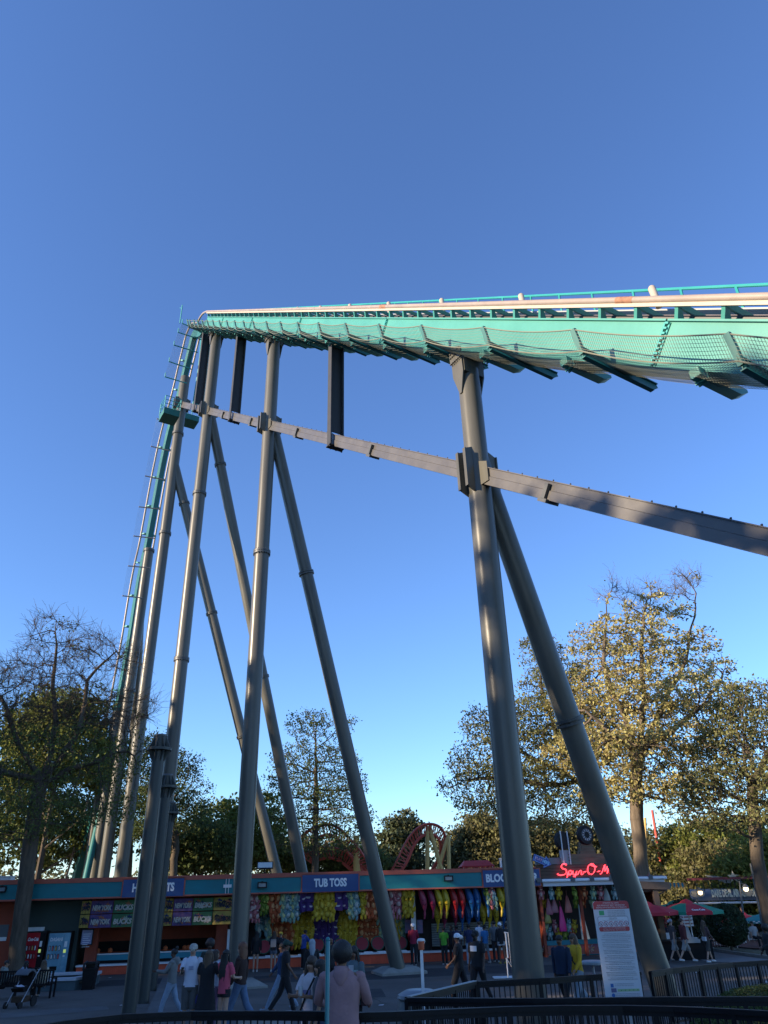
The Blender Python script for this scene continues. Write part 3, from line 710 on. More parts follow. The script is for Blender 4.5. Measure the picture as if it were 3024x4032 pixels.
b=P3(700,3440,Y); b[2]=0
root,k=tree('maple_tree','thin green tree rising behind the three capped steel stubs',16,b,
 [P3(690,3300,Y),P3(665,3150,Y)],
 BB([(600,2950,0,1.8,1.2),(680,3020,0,2.,1.2),(745,2985,0,1.1,.7),(770,3090,0,1.3,.8),(640,3130,0,2.6,1.2),(740,3190,0,1.8,.9),(620,3260,0,2.8,1.1),(560,3080,0,2.,1.5)],Y),
 4000,.26,MATS['fresh_leaf'],.17,15,spread=.28,twig=.016,kill=.42,leafr=2.,step=.36); nl+=k
print('leaf',nl)
# background rows
def bgt(seed,name,label,Y,lst,n,m,trunk=None,ls=.30,clump=.8,per=40,**k):
    n=int(n*1.9)
    c=np.mean([P3(x,y,Y) for x,y,*_ in lst],0); c[2]=0
    return bushy(name,label,seed,c,BB(lst,Y),n,ls,m,trunk,clump=clump,per=per,**k)
g='trees beyond the game stalls'
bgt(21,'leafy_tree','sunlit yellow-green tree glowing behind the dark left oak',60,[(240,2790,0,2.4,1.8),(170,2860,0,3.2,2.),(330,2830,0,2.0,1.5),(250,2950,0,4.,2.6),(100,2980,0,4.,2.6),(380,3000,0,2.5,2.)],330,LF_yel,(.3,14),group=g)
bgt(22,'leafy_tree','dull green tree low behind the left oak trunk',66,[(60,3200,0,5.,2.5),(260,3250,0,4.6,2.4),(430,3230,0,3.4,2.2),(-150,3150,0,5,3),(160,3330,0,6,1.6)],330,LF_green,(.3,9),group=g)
bgt(23,'leafy_tree','yellow-green tree left of the thick pillar over the stall roof',70,[(880,3250,0,2.8,1.6),(930,3180,0,1.6,1.2),(860,3340,0,4.2,1.4),(1010,3270,0,3.,1.8),(1030,3180,0,1.5,1.2),(980,3360,0,4.,1.2)],300,LF_yel,(.25,8),group=g)
bgt(24,'leafy_tree','dark round tree beside the capped steel stubs',64,[(770,3300,0,3.,1.5),(730,3360,0,3.4,1.2),(810,3370,0,2.6,1.2)],150,LF_dark,(.25,6),group=g)
bgt(25,'leafy_tree','dark green tree at the foot of the open-crowned tree',72,[(1130,3370,0,3.,1.2),(1290,3385,0,4.2,1.2),(1400,3390,0,3.,1.0)],200,LF_green,(.25,6),group=g)
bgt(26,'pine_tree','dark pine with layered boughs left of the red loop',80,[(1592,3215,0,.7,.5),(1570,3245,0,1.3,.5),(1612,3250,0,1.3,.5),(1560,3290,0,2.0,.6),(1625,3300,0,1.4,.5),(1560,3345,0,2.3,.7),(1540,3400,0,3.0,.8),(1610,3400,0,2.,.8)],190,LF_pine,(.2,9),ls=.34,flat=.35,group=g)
rr=random.Random(5)
labs=['brownish green tree just right of the red loop','bushy tree between the red loop and the thick pillar','tall dull tree half hidden by the thick pillar','brown-green tree behind the left roof wheel','rounded tree behind the right roof wheel','dark tree behind the slanting front leg']
for i,(x,y,w,hh) in enumerate([(1850,3290,3.,2.6),(1950,3270,3.2,3.),(2030,3290,2.6,2.6),(2140,3300,3.,2.4),(2260,3310,3.,2.2),(2400,3330,3.2,2.2)]):
    bgt(30+i,'leafy_tree',labs[i],84,[(x,y-20,0,w*.7,hh*.6),(x-20,y+40,0,w,hh*.7),(x+25,y+90,0,w*1.1,hh*.8),(x,y+130,0,w*1.2,hh*.7)],170,leafmat('brown_green_leaf',(.10,.10,.04),(.19,.175,.07),.35),(.22,6),group=g,ls=.34)
labs=['bright yellow-green tree right of the big oak trunk','sunlit tree behind the hanging lamp pole','bright leafy tree behind the air school roof','dark shrubby tree over the far right umbrellas','yellow-lit tree over the curved station roof']
for i,(x,y,Y_,m) in enumerate([(2640,3380,72,'brown_green_leaf'),(2760,3350,70,'yellow_green_leaf'),(2900,3330,74,'yellow_green_leaf'),(3030,3440,60,'yellow_green_leaf'),(2830,3450,66,'brown_green_leaf')]):
    bgt(50+i,'leafy_tree',labs[i],Y_,[(x,y-40,0,3.,2.),(x-45,y+40,0,3.4,2.2),(x+45,y+30,0,3.4,2.2),(x,y+120,0,4.4,2.2)],230,MATS[m],(.25,6),group=g,ls=.3)
# wooded hill line closing the horizon
rng=np.random.default_rng(77); bl=[]
for k in range(60):
    x=-95+k*3.6; y=100+rng.random()*14; hz=5+rng.random()*3.2; bl.append(((x,y,hz*.55),(3.4,3.4,hz*.62)))
bushy('far_wood','distant mixed woodland closing the view behind everything',7,(0,100,0),bl,2600,.55,MATS['brown_green_leaf'],None,cat='woodland',clump=1.2,per=14,kind='stuff')
# unseen tall wood added on the sunset side to shade the plaza
rng=np.random.default_rng(78); bl=[]
tdir=np.array([-.375,.927]); c0=np.array([-47.,12.])
for k in range(25):
    q=c0+tdir*(-52+k*3.1); hz=23.5+rng.random()*6; bl.append(((q[0]+rng.normal()*1.5,q[1],hz*.5),(3.2,3.2,hz*.5))); bl.append(((q[0]-6,q[1]+1.5,8.5),(3.4,3.4,9.5)))
o=bushy('shade_wood','unseen tall woodland added on the sunset side to shade the plaza',8,(c0[0],c0[1],0),bl,6500,1.15,LF_dark,None,cat='woodland',clump=1.3,per=9,kind='stuff')
# ------------------------------------------------------------ long game stall building
PB=np.array([-14.46,40.8,0.]); BA=math.atan(.132); BU=np.array([math.cos(BA),math.sin(BA),0]); BN=np.array([math.sin(BA),-math.cos(BA),0])
def bp(x,y,off=0.): p=onpl(x,y,PB+BN*off,BN); return float((p-PB)@BU),float(p[2])
def B3(s,z,off=0.): return PB+BU*s+BN*off+np.array([0,0,z])
fteal=mat('fascia_teal',(.005,.17,.20),rough=.55,var=.12,scale=1.2,stretch=(1,1,2))
ftrim=mat('fascia_red_orange',(.42,.095,.06),rough=.6,var=.12,scale=2)
navy=mat('sign_navy',(.012,.055,.19),rough=.45,var=.05)
white=mat('sign_white',(.75,.76,.78),rough=.5)
wht=mat('white_paint',(.70,.70,.70),rough=.55,var=.06)
orng=mat('orange_boards',(.66,.10,.04),rough=.6,var=.15,scale=2)
odark=mat('burnt_orange_wall',(.30,.055,.025),rough=.75,var=.2,scale=1.5)
dgreen=mat('dark_green_wall',(.035,.055,.050),rough=.7,var=.12,scale=1.2)
blackm=mat('black_metal',(.010,.010,.011),rough=.45,var=.1,spec=.3)
blk=mat('black_matte',(.012,.012,.013),rough=.85,spec=.2)
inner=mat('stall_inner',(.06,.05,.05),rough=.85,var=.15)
GB=thing('game_stall_building','long low row of game stalls under a teal fascia with navy name signs','stall building',tuple(PB),BA)
def gb(mb,name,m,parent=GB,**k): return mb.build(name,m,parent,**k)
OF=.95
zt=bp(982,3441,OF)[1]; zf=bp(982,3521,OF)[1]; sL=bp(-260,3480,OF)[0]; sR=bp(2110,3420,OF)[0]
def S(x,y=3500,off=0.): return bp(x,y,off)[0]
# box helper in local stall coordinates: s, off(out of the wall), z
def lb(mb,s0,s1,o0,o1,z0,z1): return mb.box(s0,s1,-o1,-o0,z0,z1)
m=MB(); lb(m,sL,sR,-4.0,OF-.06,zt-.12,zt-.02); gb(m,'roof',mat('roof_felt',(.16,.15,.15),rough=.95,var=.2,scale=2))
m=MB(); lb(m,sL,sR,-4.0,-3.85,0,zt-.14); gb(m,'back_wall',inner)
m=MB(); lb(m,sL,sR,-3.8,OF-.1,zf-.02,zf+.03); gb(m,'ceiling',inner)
th=(zt-zf)
m=MB(); lb(m,sL,sR,OF-.06,OF,zf+.06,zt-.2); gb(m,'fascia',fteal)
m=MB(); lb(m,sL,sR,OF-.06,OF+.05,zt-.20,zt); gb(m,'fascia_top_trim',ftrim)
m=MB(); lb(m,sL,sR,OF-.06,OF+.03,zf-.01,zf+.06); gb(m,'fascia_bottom_trim',ftrim)
SG=thing
def sign(x0,x1,txt,tx0,tx1,parent=GB):
    s0,s1=S(x0,3480,OF),S(x1,3480,OF); z0,z1=zf+.015,zt-.12
    m=MB(); lb(m,s0-.06,s1+.06,OF+.0,OF+.05,z0-.03,z1+.05); gb(m,'sign_frame',ftrim)
    m=MB(); lb(m,s0,s1,OF+.03,OF+.075,z0,z1); o=gb(m,'sign_panel',navy)
    a,b=S(tx0,3480,OF),S(tx1,3480,OF)
    text(txt,((a+b)/2,-(OF+.078),(z0+z1)/2),.50,white,o,width=(b-a),bold=.022,ext=.008)
sign(487,725,'HOT SHOTS',524,688)
sign(1190,1411,'TUB TOSS',1236,1365)
sign(1903,2127,'BLOCKBUSTER',1912,2118)
for x in (30,485-.0): pass
def flood(mb_parent,s,z,off,w=.42,h_=.22,name='floodlight',label=None):
    t=thing(name,label,'floodlight',tuple(B3(s,z,off)),BA,'floodlights on the stalls')
    m=MB(); m.box(-w/2,w/2,-.16,0,-h_/2,h_/2); m.box(-w/2-.03,w/2+.03,-.19,-.14,-h_/2-.03,-h_/2+.02); m.box(-w/2-.03,w/2+.03,-.19,-.14,h_/2-.02,h_/2+.03); m.box(-w/2-.03,-w/2+.02,-.19,-.14,-h_/2,h_/2); m.box(w/2-.02,w/2+.03,-.19,-.14,-h_/2,h_/2); m.build('housing',blackm,t)
    m=MB(); m.box(-w/2+.03,w/2-.03,-.165,-.161,-h_/2+.03,h_/2-.03); m.build('lens',mat('lamp_glass',(.20,.25,.28),rough=.2),t)
    m=MB(); m.box(-.05,.05,-.10,-.02,h_/2,h_/2+.06); m.build('bracket',blackm,t)
for x,y,l in ((8,3502,'black floodlight on the fascia at the left edge'),(1033,3485,'black floodlight on the fascia just left of the tub toss sign'),(1764,3459,'black floodlight on the fascia right of the slanting leg')):
    s,z=bp(x,y,OF); flood(GB,s,z,OF+.01,label=l)
t=thing('floodlight','square white-faced floodlight on a short post on the stall roof','floodlight',tuple(B3(S(1043,3430,0),zt-.02,0)),BA)
m=MB(); m.tube([(0,0,0),(0,0,.28)],.03,6); m.box(-.05,.05,-.05,.05,.0,.05); m.build('post',blackm,t)
R_=np.array([[1,0,0],[0,math.cos(-.3),-math.sin(-.3)],[0,math.sin(-.3),math.cos(-.3)]])
m=MB(); m.box(-.42,.42,-.05,.05,-.17,.17,R_,(0,0,.42)); m.build('housing',blackm,t)
m=MB(); m.box(-.37,.37,-.06,-.052,-.13,.13,R_,(0,0,.42)); m.build('lens',mat('pale_lens',(.55,.6,.6),rough=.3),t)
# antenna like bracket on the fascia
s,z=bp(896,3489,OF); t=thing('fascia_antenna','small white aerial plate with four rods on the fascia left of the thick pillar','aerial',tuple(B3(s,z,OF+.05)),BA)
m=MB(); m.box(-.20,.20,-.03,0,-.07,.07); m.build('plate',wht,t)
for dx in (-.08,.06): 
    m=MB(); m.tube([(dx,-.02,-.33),(dx,-.02,.33)],.016,5); m.build('rod',wht,t)
# front wall, left part
zc=lambda x,y,o=0.: bp(x,y,o)[1]
s0,s1=sL,S(75,3600,-.25); m=MB(); lb(m,s0,s1,-.35,-.25,0,zf-.03); gb(m,'orange_wall',odark)
m=MB(); lb(m,S(75,3600,-.25)+.01,S(320,3600,-.25),-.35,-.26,0,zf-.03); gb(m,'green_wall',dgreen)
m=MB(); lb(m,S(320,3600,-.25)-.1,S(320,3600,-.25),-3.8,-.36,0,zf-.03); gb(m,'side_wall',dgreen)
m=MB(); lb(m,S(40,3600,-.2)-.4,S(25,3700,-.2),-.24,-.2,zc(10,3720,-.2)+.3,zc(10,3720,-.2)+.85); gb(m,'wall_vent',mat('dim_grey',(.1,.11,.12),rough=.6))
m=MB(); lb(m,S(-5,3698,-.2),S(24,3698,-.2),-.24,-.18,zc(10,3705,-.2),zc(10,3690,-.2)); gb(m,'wall_notice',wht)
def pier(x0,x1,mat_,o=-.1): m=MB(); lb(m,S(x0,3700,o),S(x1,3700,o),o-.3,o,0,zf-.03); gb(m,'pier',mat_)
pier(340,385,odark,-.35); pier(848,893,odark,-.35)
m=MB(); lb(m,S(893,3720,-.1),S(905,3720,-.1),-.2,-.08,0,zc(898,3660)); gb(m,'white_post',wht)
# rear walls of the booths
xa,xb,xc,xd=320,905,1640,2110
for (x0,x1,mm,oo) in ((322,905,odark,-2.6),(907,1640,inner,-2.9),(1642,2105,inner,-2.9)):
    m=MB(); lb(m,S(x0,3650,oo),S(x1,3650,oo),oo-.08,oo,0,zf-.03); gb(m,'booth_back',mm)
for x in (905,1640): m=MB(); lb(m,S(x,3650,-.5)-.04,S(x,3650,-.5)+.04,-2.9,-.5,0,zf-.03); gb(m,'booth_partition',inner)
# counters
def counter(x0,x1,yt,yb,parent=GB):
    s0,s1=S(x0,(yt+yb)/2,0),S(x1,(yt+yb)/2,0); z1=bp((x0+x1)/2,yt,0)[1]
    m=MB(); lb(m,s0,s1,-.35,-.03,0,z1-.07); o=gb(m,'counter_base',orng)
    m=MB(); s=s0
    while s<s1-.04: lb(m,s,s+.045,-.03,-.0,.02,z1-.08); s+=.09
    tag(gb(m,'counter_ribs',orng),kind='stuff')
    m=MB(); lb(m,s0-.03,s1+.03,-.45,.06,z1-.07,z1); gb(m,'counter_top',wht)
    return z1
zcA=counter(300,905,3790,3838); zcB=counter(980,1632,3757,3806); zcC=counter(1664,2100,3738,3785)
m=MB(); lb(m,S(905,3780)+.02,S(980,3780)-.02,-.5,-.12,0,zcB); gb(m,'counter_gap_panel',blk)
# inner teal shelf of the left booth
z0,z1=zc(600,3775,-.7),zc(600,3748,-.7)
m=MB(); lb(m,S(380,3760,-.7),S(845,3760,-.7),-.95,-.7,z0,z1-.05); gb(m,'teal_shelf',mat('shelf_teal',(.02,.22,.30),rough=.5))
m=MB(); lb(m,S(380,3760,-.7),S(845,3760,-.7),-1.0,-.66,z1-.05,z1); gb(m,'shelf_edge',wht)
m=MB(); lb(m,S(380,3760,-.7),S(845,3760,-.7),-1.6,-.72,0,z0-.02); gb(m,'shelf_base',blk)
# frames in front of the left booth back wall, basketball hoops' backing
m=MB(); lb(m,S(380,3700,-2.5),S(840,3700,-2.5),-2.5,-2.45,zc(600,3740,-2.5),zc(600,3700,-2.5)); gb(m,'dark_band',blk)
for k,x in enumerate((392,440,655,730,744)):
    s,z=bp(x,3737,-1.2); t=thing('basketball',['orange basketball at the left end of the shelf','orange basketball right of the first, on the teal shelf','orange basketball behind the camouflage cap','orange basketball right of the camouflage cap, one of a pair','orange basketball rightmost on the teal shelf'][k],'ball',tuple(B3(s,z1+.0,-.85)),0,'basketballs on the shelf')
    m=MB(); m.ball((0,0,.12),.12,12,8); m.build('ball_skin',mat('basketball_orange',(.50,.11,.03),rough=.7),t)
    m=MB(); 
    for R_ in (np.eye(3),np.array([[0,0,1],[0,1,0],[1,0,0]])):
        m.tube([np.array((0,0,.12))+R_@np.array([math.cos(a)*.121,math.sin(a)*.121,0]) for a in np.linspace(0,6.283,17)],.003,4,cap=False)
    m.build('ball_seam',blk,t)
# roof clutter at the left edge
s,z=bp(20,3466,-.5); m=MB(); m.box(-1.2,.45,-.6,0,0,.16); m.box(-1.25,.5,-.65,.05,.16,.20)
o=m.build('roof_duct',wht); o.location=tuple(B3(s,zt,-.5)); o.rotation_euler=(0,0,BA); tag(o,'low white duct on the stall roof at the left edge','duct')
# ---- poster banners with big words
pals=dict(y=(.32,.23,.05),p=(.10,.055,.15),g=(.05,.13,.055),k=(.015,.015,.02),o=(.30,.10,.05),w=(.42,.41,.36),n=(.02,.03,.09),l=(.25,.30,.22))
pm={k:mat('print_'+k,v,rough=.8,var=.25,scale=2.5) for k,v in pals.items()}
pm['splash']=None
posters=[(318,355,'LAND','y','k'),(356,443,'NEW YORK','p','o'),(444,528,'BUCKS','g','l'),(529,580,'CHAMPS','k','w'),(581,640,'BUCKS','g','w'),(641,680,'LAND','y','k'),(681,757,'NEW YORK','p','o'),(758,838,'BUCKS','g','w'),(839,920,'WARRIORS','y','k')]
rr=random.Random(3)
names=['yellow and black','purple and orange','green and pale','black and white','deep green','narrow yellow','wide purple','bright green','golden']
pos_n=['at the left end of the banner row','second from the left in the banner row','left of the capped steel stubs','just behind the capped stubs','right behind the second stub','just right of the capped stubs','over the white tee man','second from the thick pillar','partly behind the thick pillar']
for i,(x0,x1,w,c,c2) in enumerate(posters):
    for row in range(2):
        ya,yb=((3538,3590),(3592,3646))[row]
        s0,s1=S(x0,3590,.55),S(x1,3590,.55); z1,z0=bp((x0+x1)/2,ya+ (600-x0)*.028,.55)[1],bp((x0+x1)/2,yb+(600-x0)*.028,.55)[1]
        t=thing('prize_banner',f"{names[i]} printed fleece banner {pos_n[i]}, {'upper' if row==0 else 'lower'} row",'banner',tuple(B3((s0+s1)/2,z0,.55)),BA,'printed fleece banners')
        W_,H_=s1-s0-.02,z1-z0-.02; m=MB(); n=10
        P=[((-W_/2+W_*k/n),.015*math.sin(k*1.9+i),0) for k in range(n+1)]
        m.add([(x,y,z) for z in (0,H_) for x,y,_ in P]+[(x,y+.02,z) for z in (0,H_) for x,y,_ in P],[(k,k+1,n+2+k,n+1+k) for k in range(n)]+[(2*n+2+k+1,2*n+2+k,3*n+3+k,3*n+4+k) for k in range(n)]); m.build('cloth',pm[c],t)
        m=MB()
        for k in range(9):      # jagged splash shapes of the print
            x=rr.uniform(-W_/2+.12,W_/2-.12); z=rr.uniform(.12,H_-.1); pts=[]
            for a in range(9):
                r_=(.05 if a%2 else .17)*rr.uniform(.7,1.2); pts.append((min(max(x+math.cos(a*.7)*r_,-W_/2),W_/2),-.022-.0004*k,min(max(z+math.sin(a*.7)*r_*.7,0),H_)))
            m.cur=k%3; m.add(pts[::1],[tuple(range(9))])
        m.build('print_shape',[pm[c2],pm['o'] if c!='o' else pm['y'],pm['n']],t,smooth=False)
        text(w,(0,-.03,H_*.42),.30,pm['w'] if c in 'kpgn' else pm['k'],t,width=W_*.88,ext=.003,bold=.012,shear=.15)
# ------------------------------------------------------------ prizes
def plush_mesh(name,col,belly,style=0):
    col=tuple(v*.62 for v in col); belly=tuple(v*.75 for v in belly)
    a=mat('plush_'+name,col,rough=.95,var=.15,scale=6); b=mat('plush_belly_'+name,belly,rough=.95); k=mat('plush_eye',(.01,.01,.01),rough=.3)
    m=MB(); m.ball((0,0,0),(.17,.14,.22),8,6); m.ball((0,-.02,.30),(.14,.13,.14),8,6)
    if style==2: m=MB(); m.box(-.22,.22,-.09,.09,-.24,.26); m.box(-.19,.19,-.11,-.09,-.2,.22)
    if style!=2:
        for s in (-1,1):
            m.ball((s*.11,0,.42),(.05,.03,.07) if style==0 else (.04,.03,.14),6,4); m.ball((s*.19,-.03,.08),(.06,.06,.14),6,4); m.ball((s*.10,-.05,-.24),(.08,.09,.13),6,4)
    m.cur=1
    if style!=2: m.ball((0,-.07,-.02),(.11,.09,.15),7,5); m.ball((0,-.12,.26),(.07,.06,.05),6,4)
    else: m.prism([(-.12,-.115,-.02),(.12,-.115,-.02),(.07,-.115,-.09),(-.07,-.115,-.09)],(0,-.01,0))
    m.cur=2
    for s in (-1,1): m.ball((s*.05,-.14 if style!=2 else -.115,.33 if style!=2 else .10),.022,5,4)
    return m.mesh('plush_toy',[a,b,k])
PL=dict(pink=plush_mesh('pink',(.60,.20,.22),(.7,.5,.45)),green=plush_mesh('lime',(.22,.33,.04),(.5,.5,.1),1),orange=plush_mesh('orange',(.60,.13,.04),(.75,.35,.15)),mint=plush_mesh('mint',(.35,.55,.42),(.65,.65,.30)),purple=plush_mesh('purple',(.10,.045,.24),(.65,.62,.7),2),yellow=plush_mesh('yellow',(.72,.48,.03),(.75,.55,.08)),sky=plush_mesh('sky',(.28,.48,.52),(.6,.65,.6),1))
ORD=['first','second','third','fourth','fifth','sixth','seventh','eighth','ninth','tenth','eleventh','twelfth','thirteenth','fourteenth','fifteenth','sixteenth','seventeenth','eighteenth','nineteenth','twentieth']
def o_(n): return ORD[n] if n<len(ORD) else 'far right'
cnt={}
def plush(kind,x,y,off,row,sc_=1.,where='of the tub toss'):
    k=(kind,row); cnt[k]=cnt.get(k,0)+1
    s,z=bp(x,y,off); n=cnt[k]-1; nm={'purple':'purple square plush','yellow':'yellow plush bear','orange':'orange plush bear','mint':'mint plush bear','sky':'pale blue long-eared plush','green':'lime long-eared plush','pink':'pink plush bear'}[kind]
    o=link('plush_toy',PL[kind]); o.location=tuple(B3(s,z,off)); o.rotation_euler=(rr.uniform(-.3,.35),rr.uniform(-.3,.3),BA+rr.uniform(-.7,.7)); o.scale=(sc_*rr.uniform(.82,1.12),sc_,sc_*rr.uniform(.85,1.15))
    tag(o,f'{o_(n)} {nm} from the left, {row} {where}','plush toy','plush prizes hanging in the stall')
for row,y,off in (('top row',3531,.45),('second row',3565,.40),('third row',3598,.35)):
    dy=lambda x:(1200-x)*.028
    for x,kd in [(990,'pink'),(1008,'pink'),(1034,'green'),(1052,'green'),(1072,'orange'),(1092,'orange'),(1112,'mint'),(1132,'sky'),(1152,'mint'),(1168,'sky'),(1192,'purple'),(1218,'purple'),(1247,'yellow'),(1268,'yellow'),(1289,'yellow'),(1309,'yellow'),(1334,'purple'),(1359,'purple'),(1382,'mint'),(1402,'sky'),(1428,'yellow'),(1449,'orange'),(1470,'orange'),(1545,'pink'),(1568,'pink'),(1596,'yellow'),(1618,'yellow')]:
        if row=='third row' and kd=='purple': continue
        if row!='top row' and kd in('green',) and row=='third row': continue
        plush(kd,x+rr.uniform(-3,3),y+dy(x)+rr.uniform(-3,3),off,row,1.02)
y0=3622
for r,row in enumerate(('fourth row','fifth row','sixth row','bottom row')):
    y=y0+r*27
    for x,kd in [(1020,'sky'),(1046,'sky'),(1062,'mint'),(1084,'orange'),(1105,'orange'),(1128,'orange'),(1148,'orange'),(1168,'yellow'),(1188,'yellow'),(1208,'yellow'),(1226,'yellow'),(1248,'purple'),(1272,'purple'),(1296,'purple'),(1320,'purple'),(1343,'yellow'),(1362,'yellow'),(1381,'yellow'),(1399,'yellow'),(1422,'orange'),(1442,'orange'),(1462,'orange'),(1482,'orange'),(1499,'mint'),(1558,'yellow'),(1580,'mint')]:
        if kd=='sky' and r>1: continue
        plush(kd,x+rr.uniform(-3,3),y+(1200-x)*.028+rr.uniform(-3,3),-1.15,row,1.12)
# tubs on the stand
tubm=[mat('tub_green',(.03,.10,.06),rough=.5),mat('tub_red',(.35,.03,.04),rough=.5)]
for i,(x,y) in enumerate(((1040,3728),(1115,3726),(1251,3721),(1340,3722),(1426,3716),(1488,3715),(1578,3712))):
    s,z=bp(x,y,-.9); t=thing('toss_tub',f'{o_(i)} tilted green tub with red inside from the left on the toss stand','tub',tuple(B3(s,z,-.9)),BA,'toss tubs')
    Rt=np.array([[1,0,0],[0,math.cos(1.15),-math.sin(1.15)],[0,math.sin(1.15),math.cos(1.15)]])
    m=MB(); m.lathe([(.22,-.30),(.34,.0),(.36,.02),(.36,.04),(.31,.03)],18,R=Rt); m.build('tub_wall',tubm[0],t)
    m=MB(); m.lathe([(.305,.032),(.25,.02),(.05,.015)],18,R=Rt); m.build('tub_inside',tubm[1],t)
m=MB(); lb(m,S(1000,3740,-.9),S(1625,3740,-.9),-1.6,-.75,.0,zc(1300,3755,-.9)); gb(m,'tub_stand',blk)
for i,x in enumerate((1062,1190,1248,1290,1450,1502,1585)):
    s=S(x,3758,-.1); t=MB(); t.box(-.22,.22,-.12,.12,0,.035); t.box(-.20,.20,-.10,.10,.035,.045)
    o=t.build('counter_tray',white); o.location=tuple(B3(s,zcB+.001,-.12)); o.rotation_euler=(0,0,BA); tag(o,f'{o_(i)} flat white ring tray from the left on the tub toss counter','tray',group='trays on the counter')
# inflatable bananas with faces
def banana(col,nm,face=True):
    m=MB(); n=12; pts=[];rs=[]
    for k in range(n+1):
        t=k/n; z=-t*1.38; pts.append((.16*math.sin(t*2.6)-.08,0,z)); rs.append(.03+.155*math.sin(min(1,t*1.15+.12)*math.pi)**.8 if t<.82 else max(.035,.03+.155*(1-t)*1.6))
    m.tube(pts,rs,10)
    a=mat('banana_'+nm,tuple(v*.7 for v in col),rough=.4)
    m.cur=1; m.tube([pts[-1],(pts[-1][0]-.01,0,-1.44)],.03,6)
    if face:
        for s in (-1,1): m.ball((.04+s*.055,-.155,-.52),(.025,.02,.035),6,4)
        m.tube([(.04+.10*math.cos(a_),-.17+.0,-.66+.09*math.sin(a_)) for a_ in np.linspace(math.pi*1.08,math.pi*1.92,7)],.014,5)
    return m.mesh('inflatable_banana',[a,blk])
BM=dict(y=banana((.70,.52,.03),'yellow'),r=banana((.50,.02,.03),'red'),b=banana((.01,.13,.42),'blue'),p=banana((.45,.05,.12),'pink'),m=banana((.30,.02,.08),'maroon'))
bn=dict(y='yellow',r='red',b='blue',p='pink',m='maroon'); nb=0; bc={}
for row,lst,yt,off,sc_ in (('front row',[(1657,'p'),(1692,'m'),(1722,'y'),(1751,'y'),(1781,'r'),(1812,'r'),(1842,'b'),(1874,'b'),(1906,'b'),(1966,'y'),(1990,'y')],3505,.35,1.),('back row',[(1713,'y'),(1745,'m'),(1779,'m'),(1806,'b'),(1838,'b'),(1869,'b'),(1893,'y'),(1918,'y'),(1946,'y'),(1975,'b')],3565,-1.0,.95)):
    for x,c in lst:
        k=(c,row); bc[k]=bc.get(k,0)+1
        s,z=bp(x,yt+(1500-x)*.028,off); o=link('inflatable_banana',BM[c]); o.location=tuple(B3(s,z,off)); o.rotation_euler=(0,rr.uniform(-.1,.06),BA+rr.uniform(-.2,.2)); o.scale=(sc_,)*3
        tag(o,f'{o_(bc[k]-1)} {bn[c]} smiling inflatable banana from the left in the {row}','inflatable',group='inflatable bananas hanging in the blockbuster stall')
# mixed plush bundle beside the bananas
for i,(x,y,kd) in enumerate([(1918,3520,'green'),(1936,3515,'pink'),(1925,3540,'mint'),(1945,3538,'sky'),(1935,3558,'pink'),(1952,3560,'mint')]):
    s,z=bp(x,y,.75); o=link('plush_toy',PL[kd]); o.location=tuple(B3(s,z,.75)); o.rotation_euler=(0,rr.uniform(-.4,.4),BA+.3*i); o.scale=(.8,)*3
    tag(o,f"{o_(i)} small plush, {['lime','pink','mint','pale blue','rosy','pale mint'][i]}, in the bundle hanging beside the thick pillar",'plush toy','plush bundle')
# roller shutter slats at the back of the banana booth
slat=mat('shutter_metal',(.30,.33,.36),rough=.35,metal=.5); k=0
z=zc(1850,3722,-2.7); z9=zc(1850,3630,-2.7)
sm=MB(); s0,s1=S(1700,3680,-2.7),S(2095,3680,-2.7); sm.prism([(0,-.02,0),(0,-.05,.03),(0,-.05,.07),(0,-.02,.10)],(s1-s0,0,0)); sme=sm.mesh('shutter_slat',slat,smooth=False)
while z<z9: o=link('shutter_slat',sme,GB); o.location=(s0,2.72,z); z+=.112
m=MB(); lb(m,s0,s1,-2.78,-2.73,0,z9); gb(m,'shutter_back',blk)
m=MB(); lb(m,S(1622,3700,-.1),S(1640,3700,-.1),-.25,-.08,0,zf-.03); gb(m,'white_post',wht)
for x0,x1 in ((1595,1620),(1643,1664)):
    m=MB(); lb(m,S(x0,3640,-.6),S(x1,3640,-.6),-.64,-.6,zc(x0,3675,-.6),zc(x0,3622,-.6)); gb(m,'rules_board',mat('blue_board',(.05,.10,.2),rough=.5,col2=(.25,.10,.2),scale=4))
# rules screen on the left pier
s0,s1=S(322,3690,.1),S(362,3690,.1); z0,z1=zc(342,3718,.1),zc(342,3662,.1)
t=thing('rules_sign','pale blue-violet rules poster in a dark frame on the pier right of the vending machines','sign',tuple(B3((s0+s1)/2,z0,.1)),BA)
m=MB(); m.box(-(s1-s0)/2-.04,(s1-s0)/2+.04,0,.08,-.04,z1-z0+.04); m.build('frame',blackm,t)
m=MB(); m.box(-(s1-s0)/2,(s1-s0)/2,-.006,0,0,z1-z0); m.build('poster',mat('poster_blue',(.16,.20,.36),rough=.6,col2=(.36,.30,.40),scale=1.4),t)
m=MB(); 
for k in range(7): m.box(-.18,.18-(k%3)*.05,-.010,-.007,z1-z0-.18-.09*k,z1-z0-.16-.09*k)
m.build('lettering',white,t)
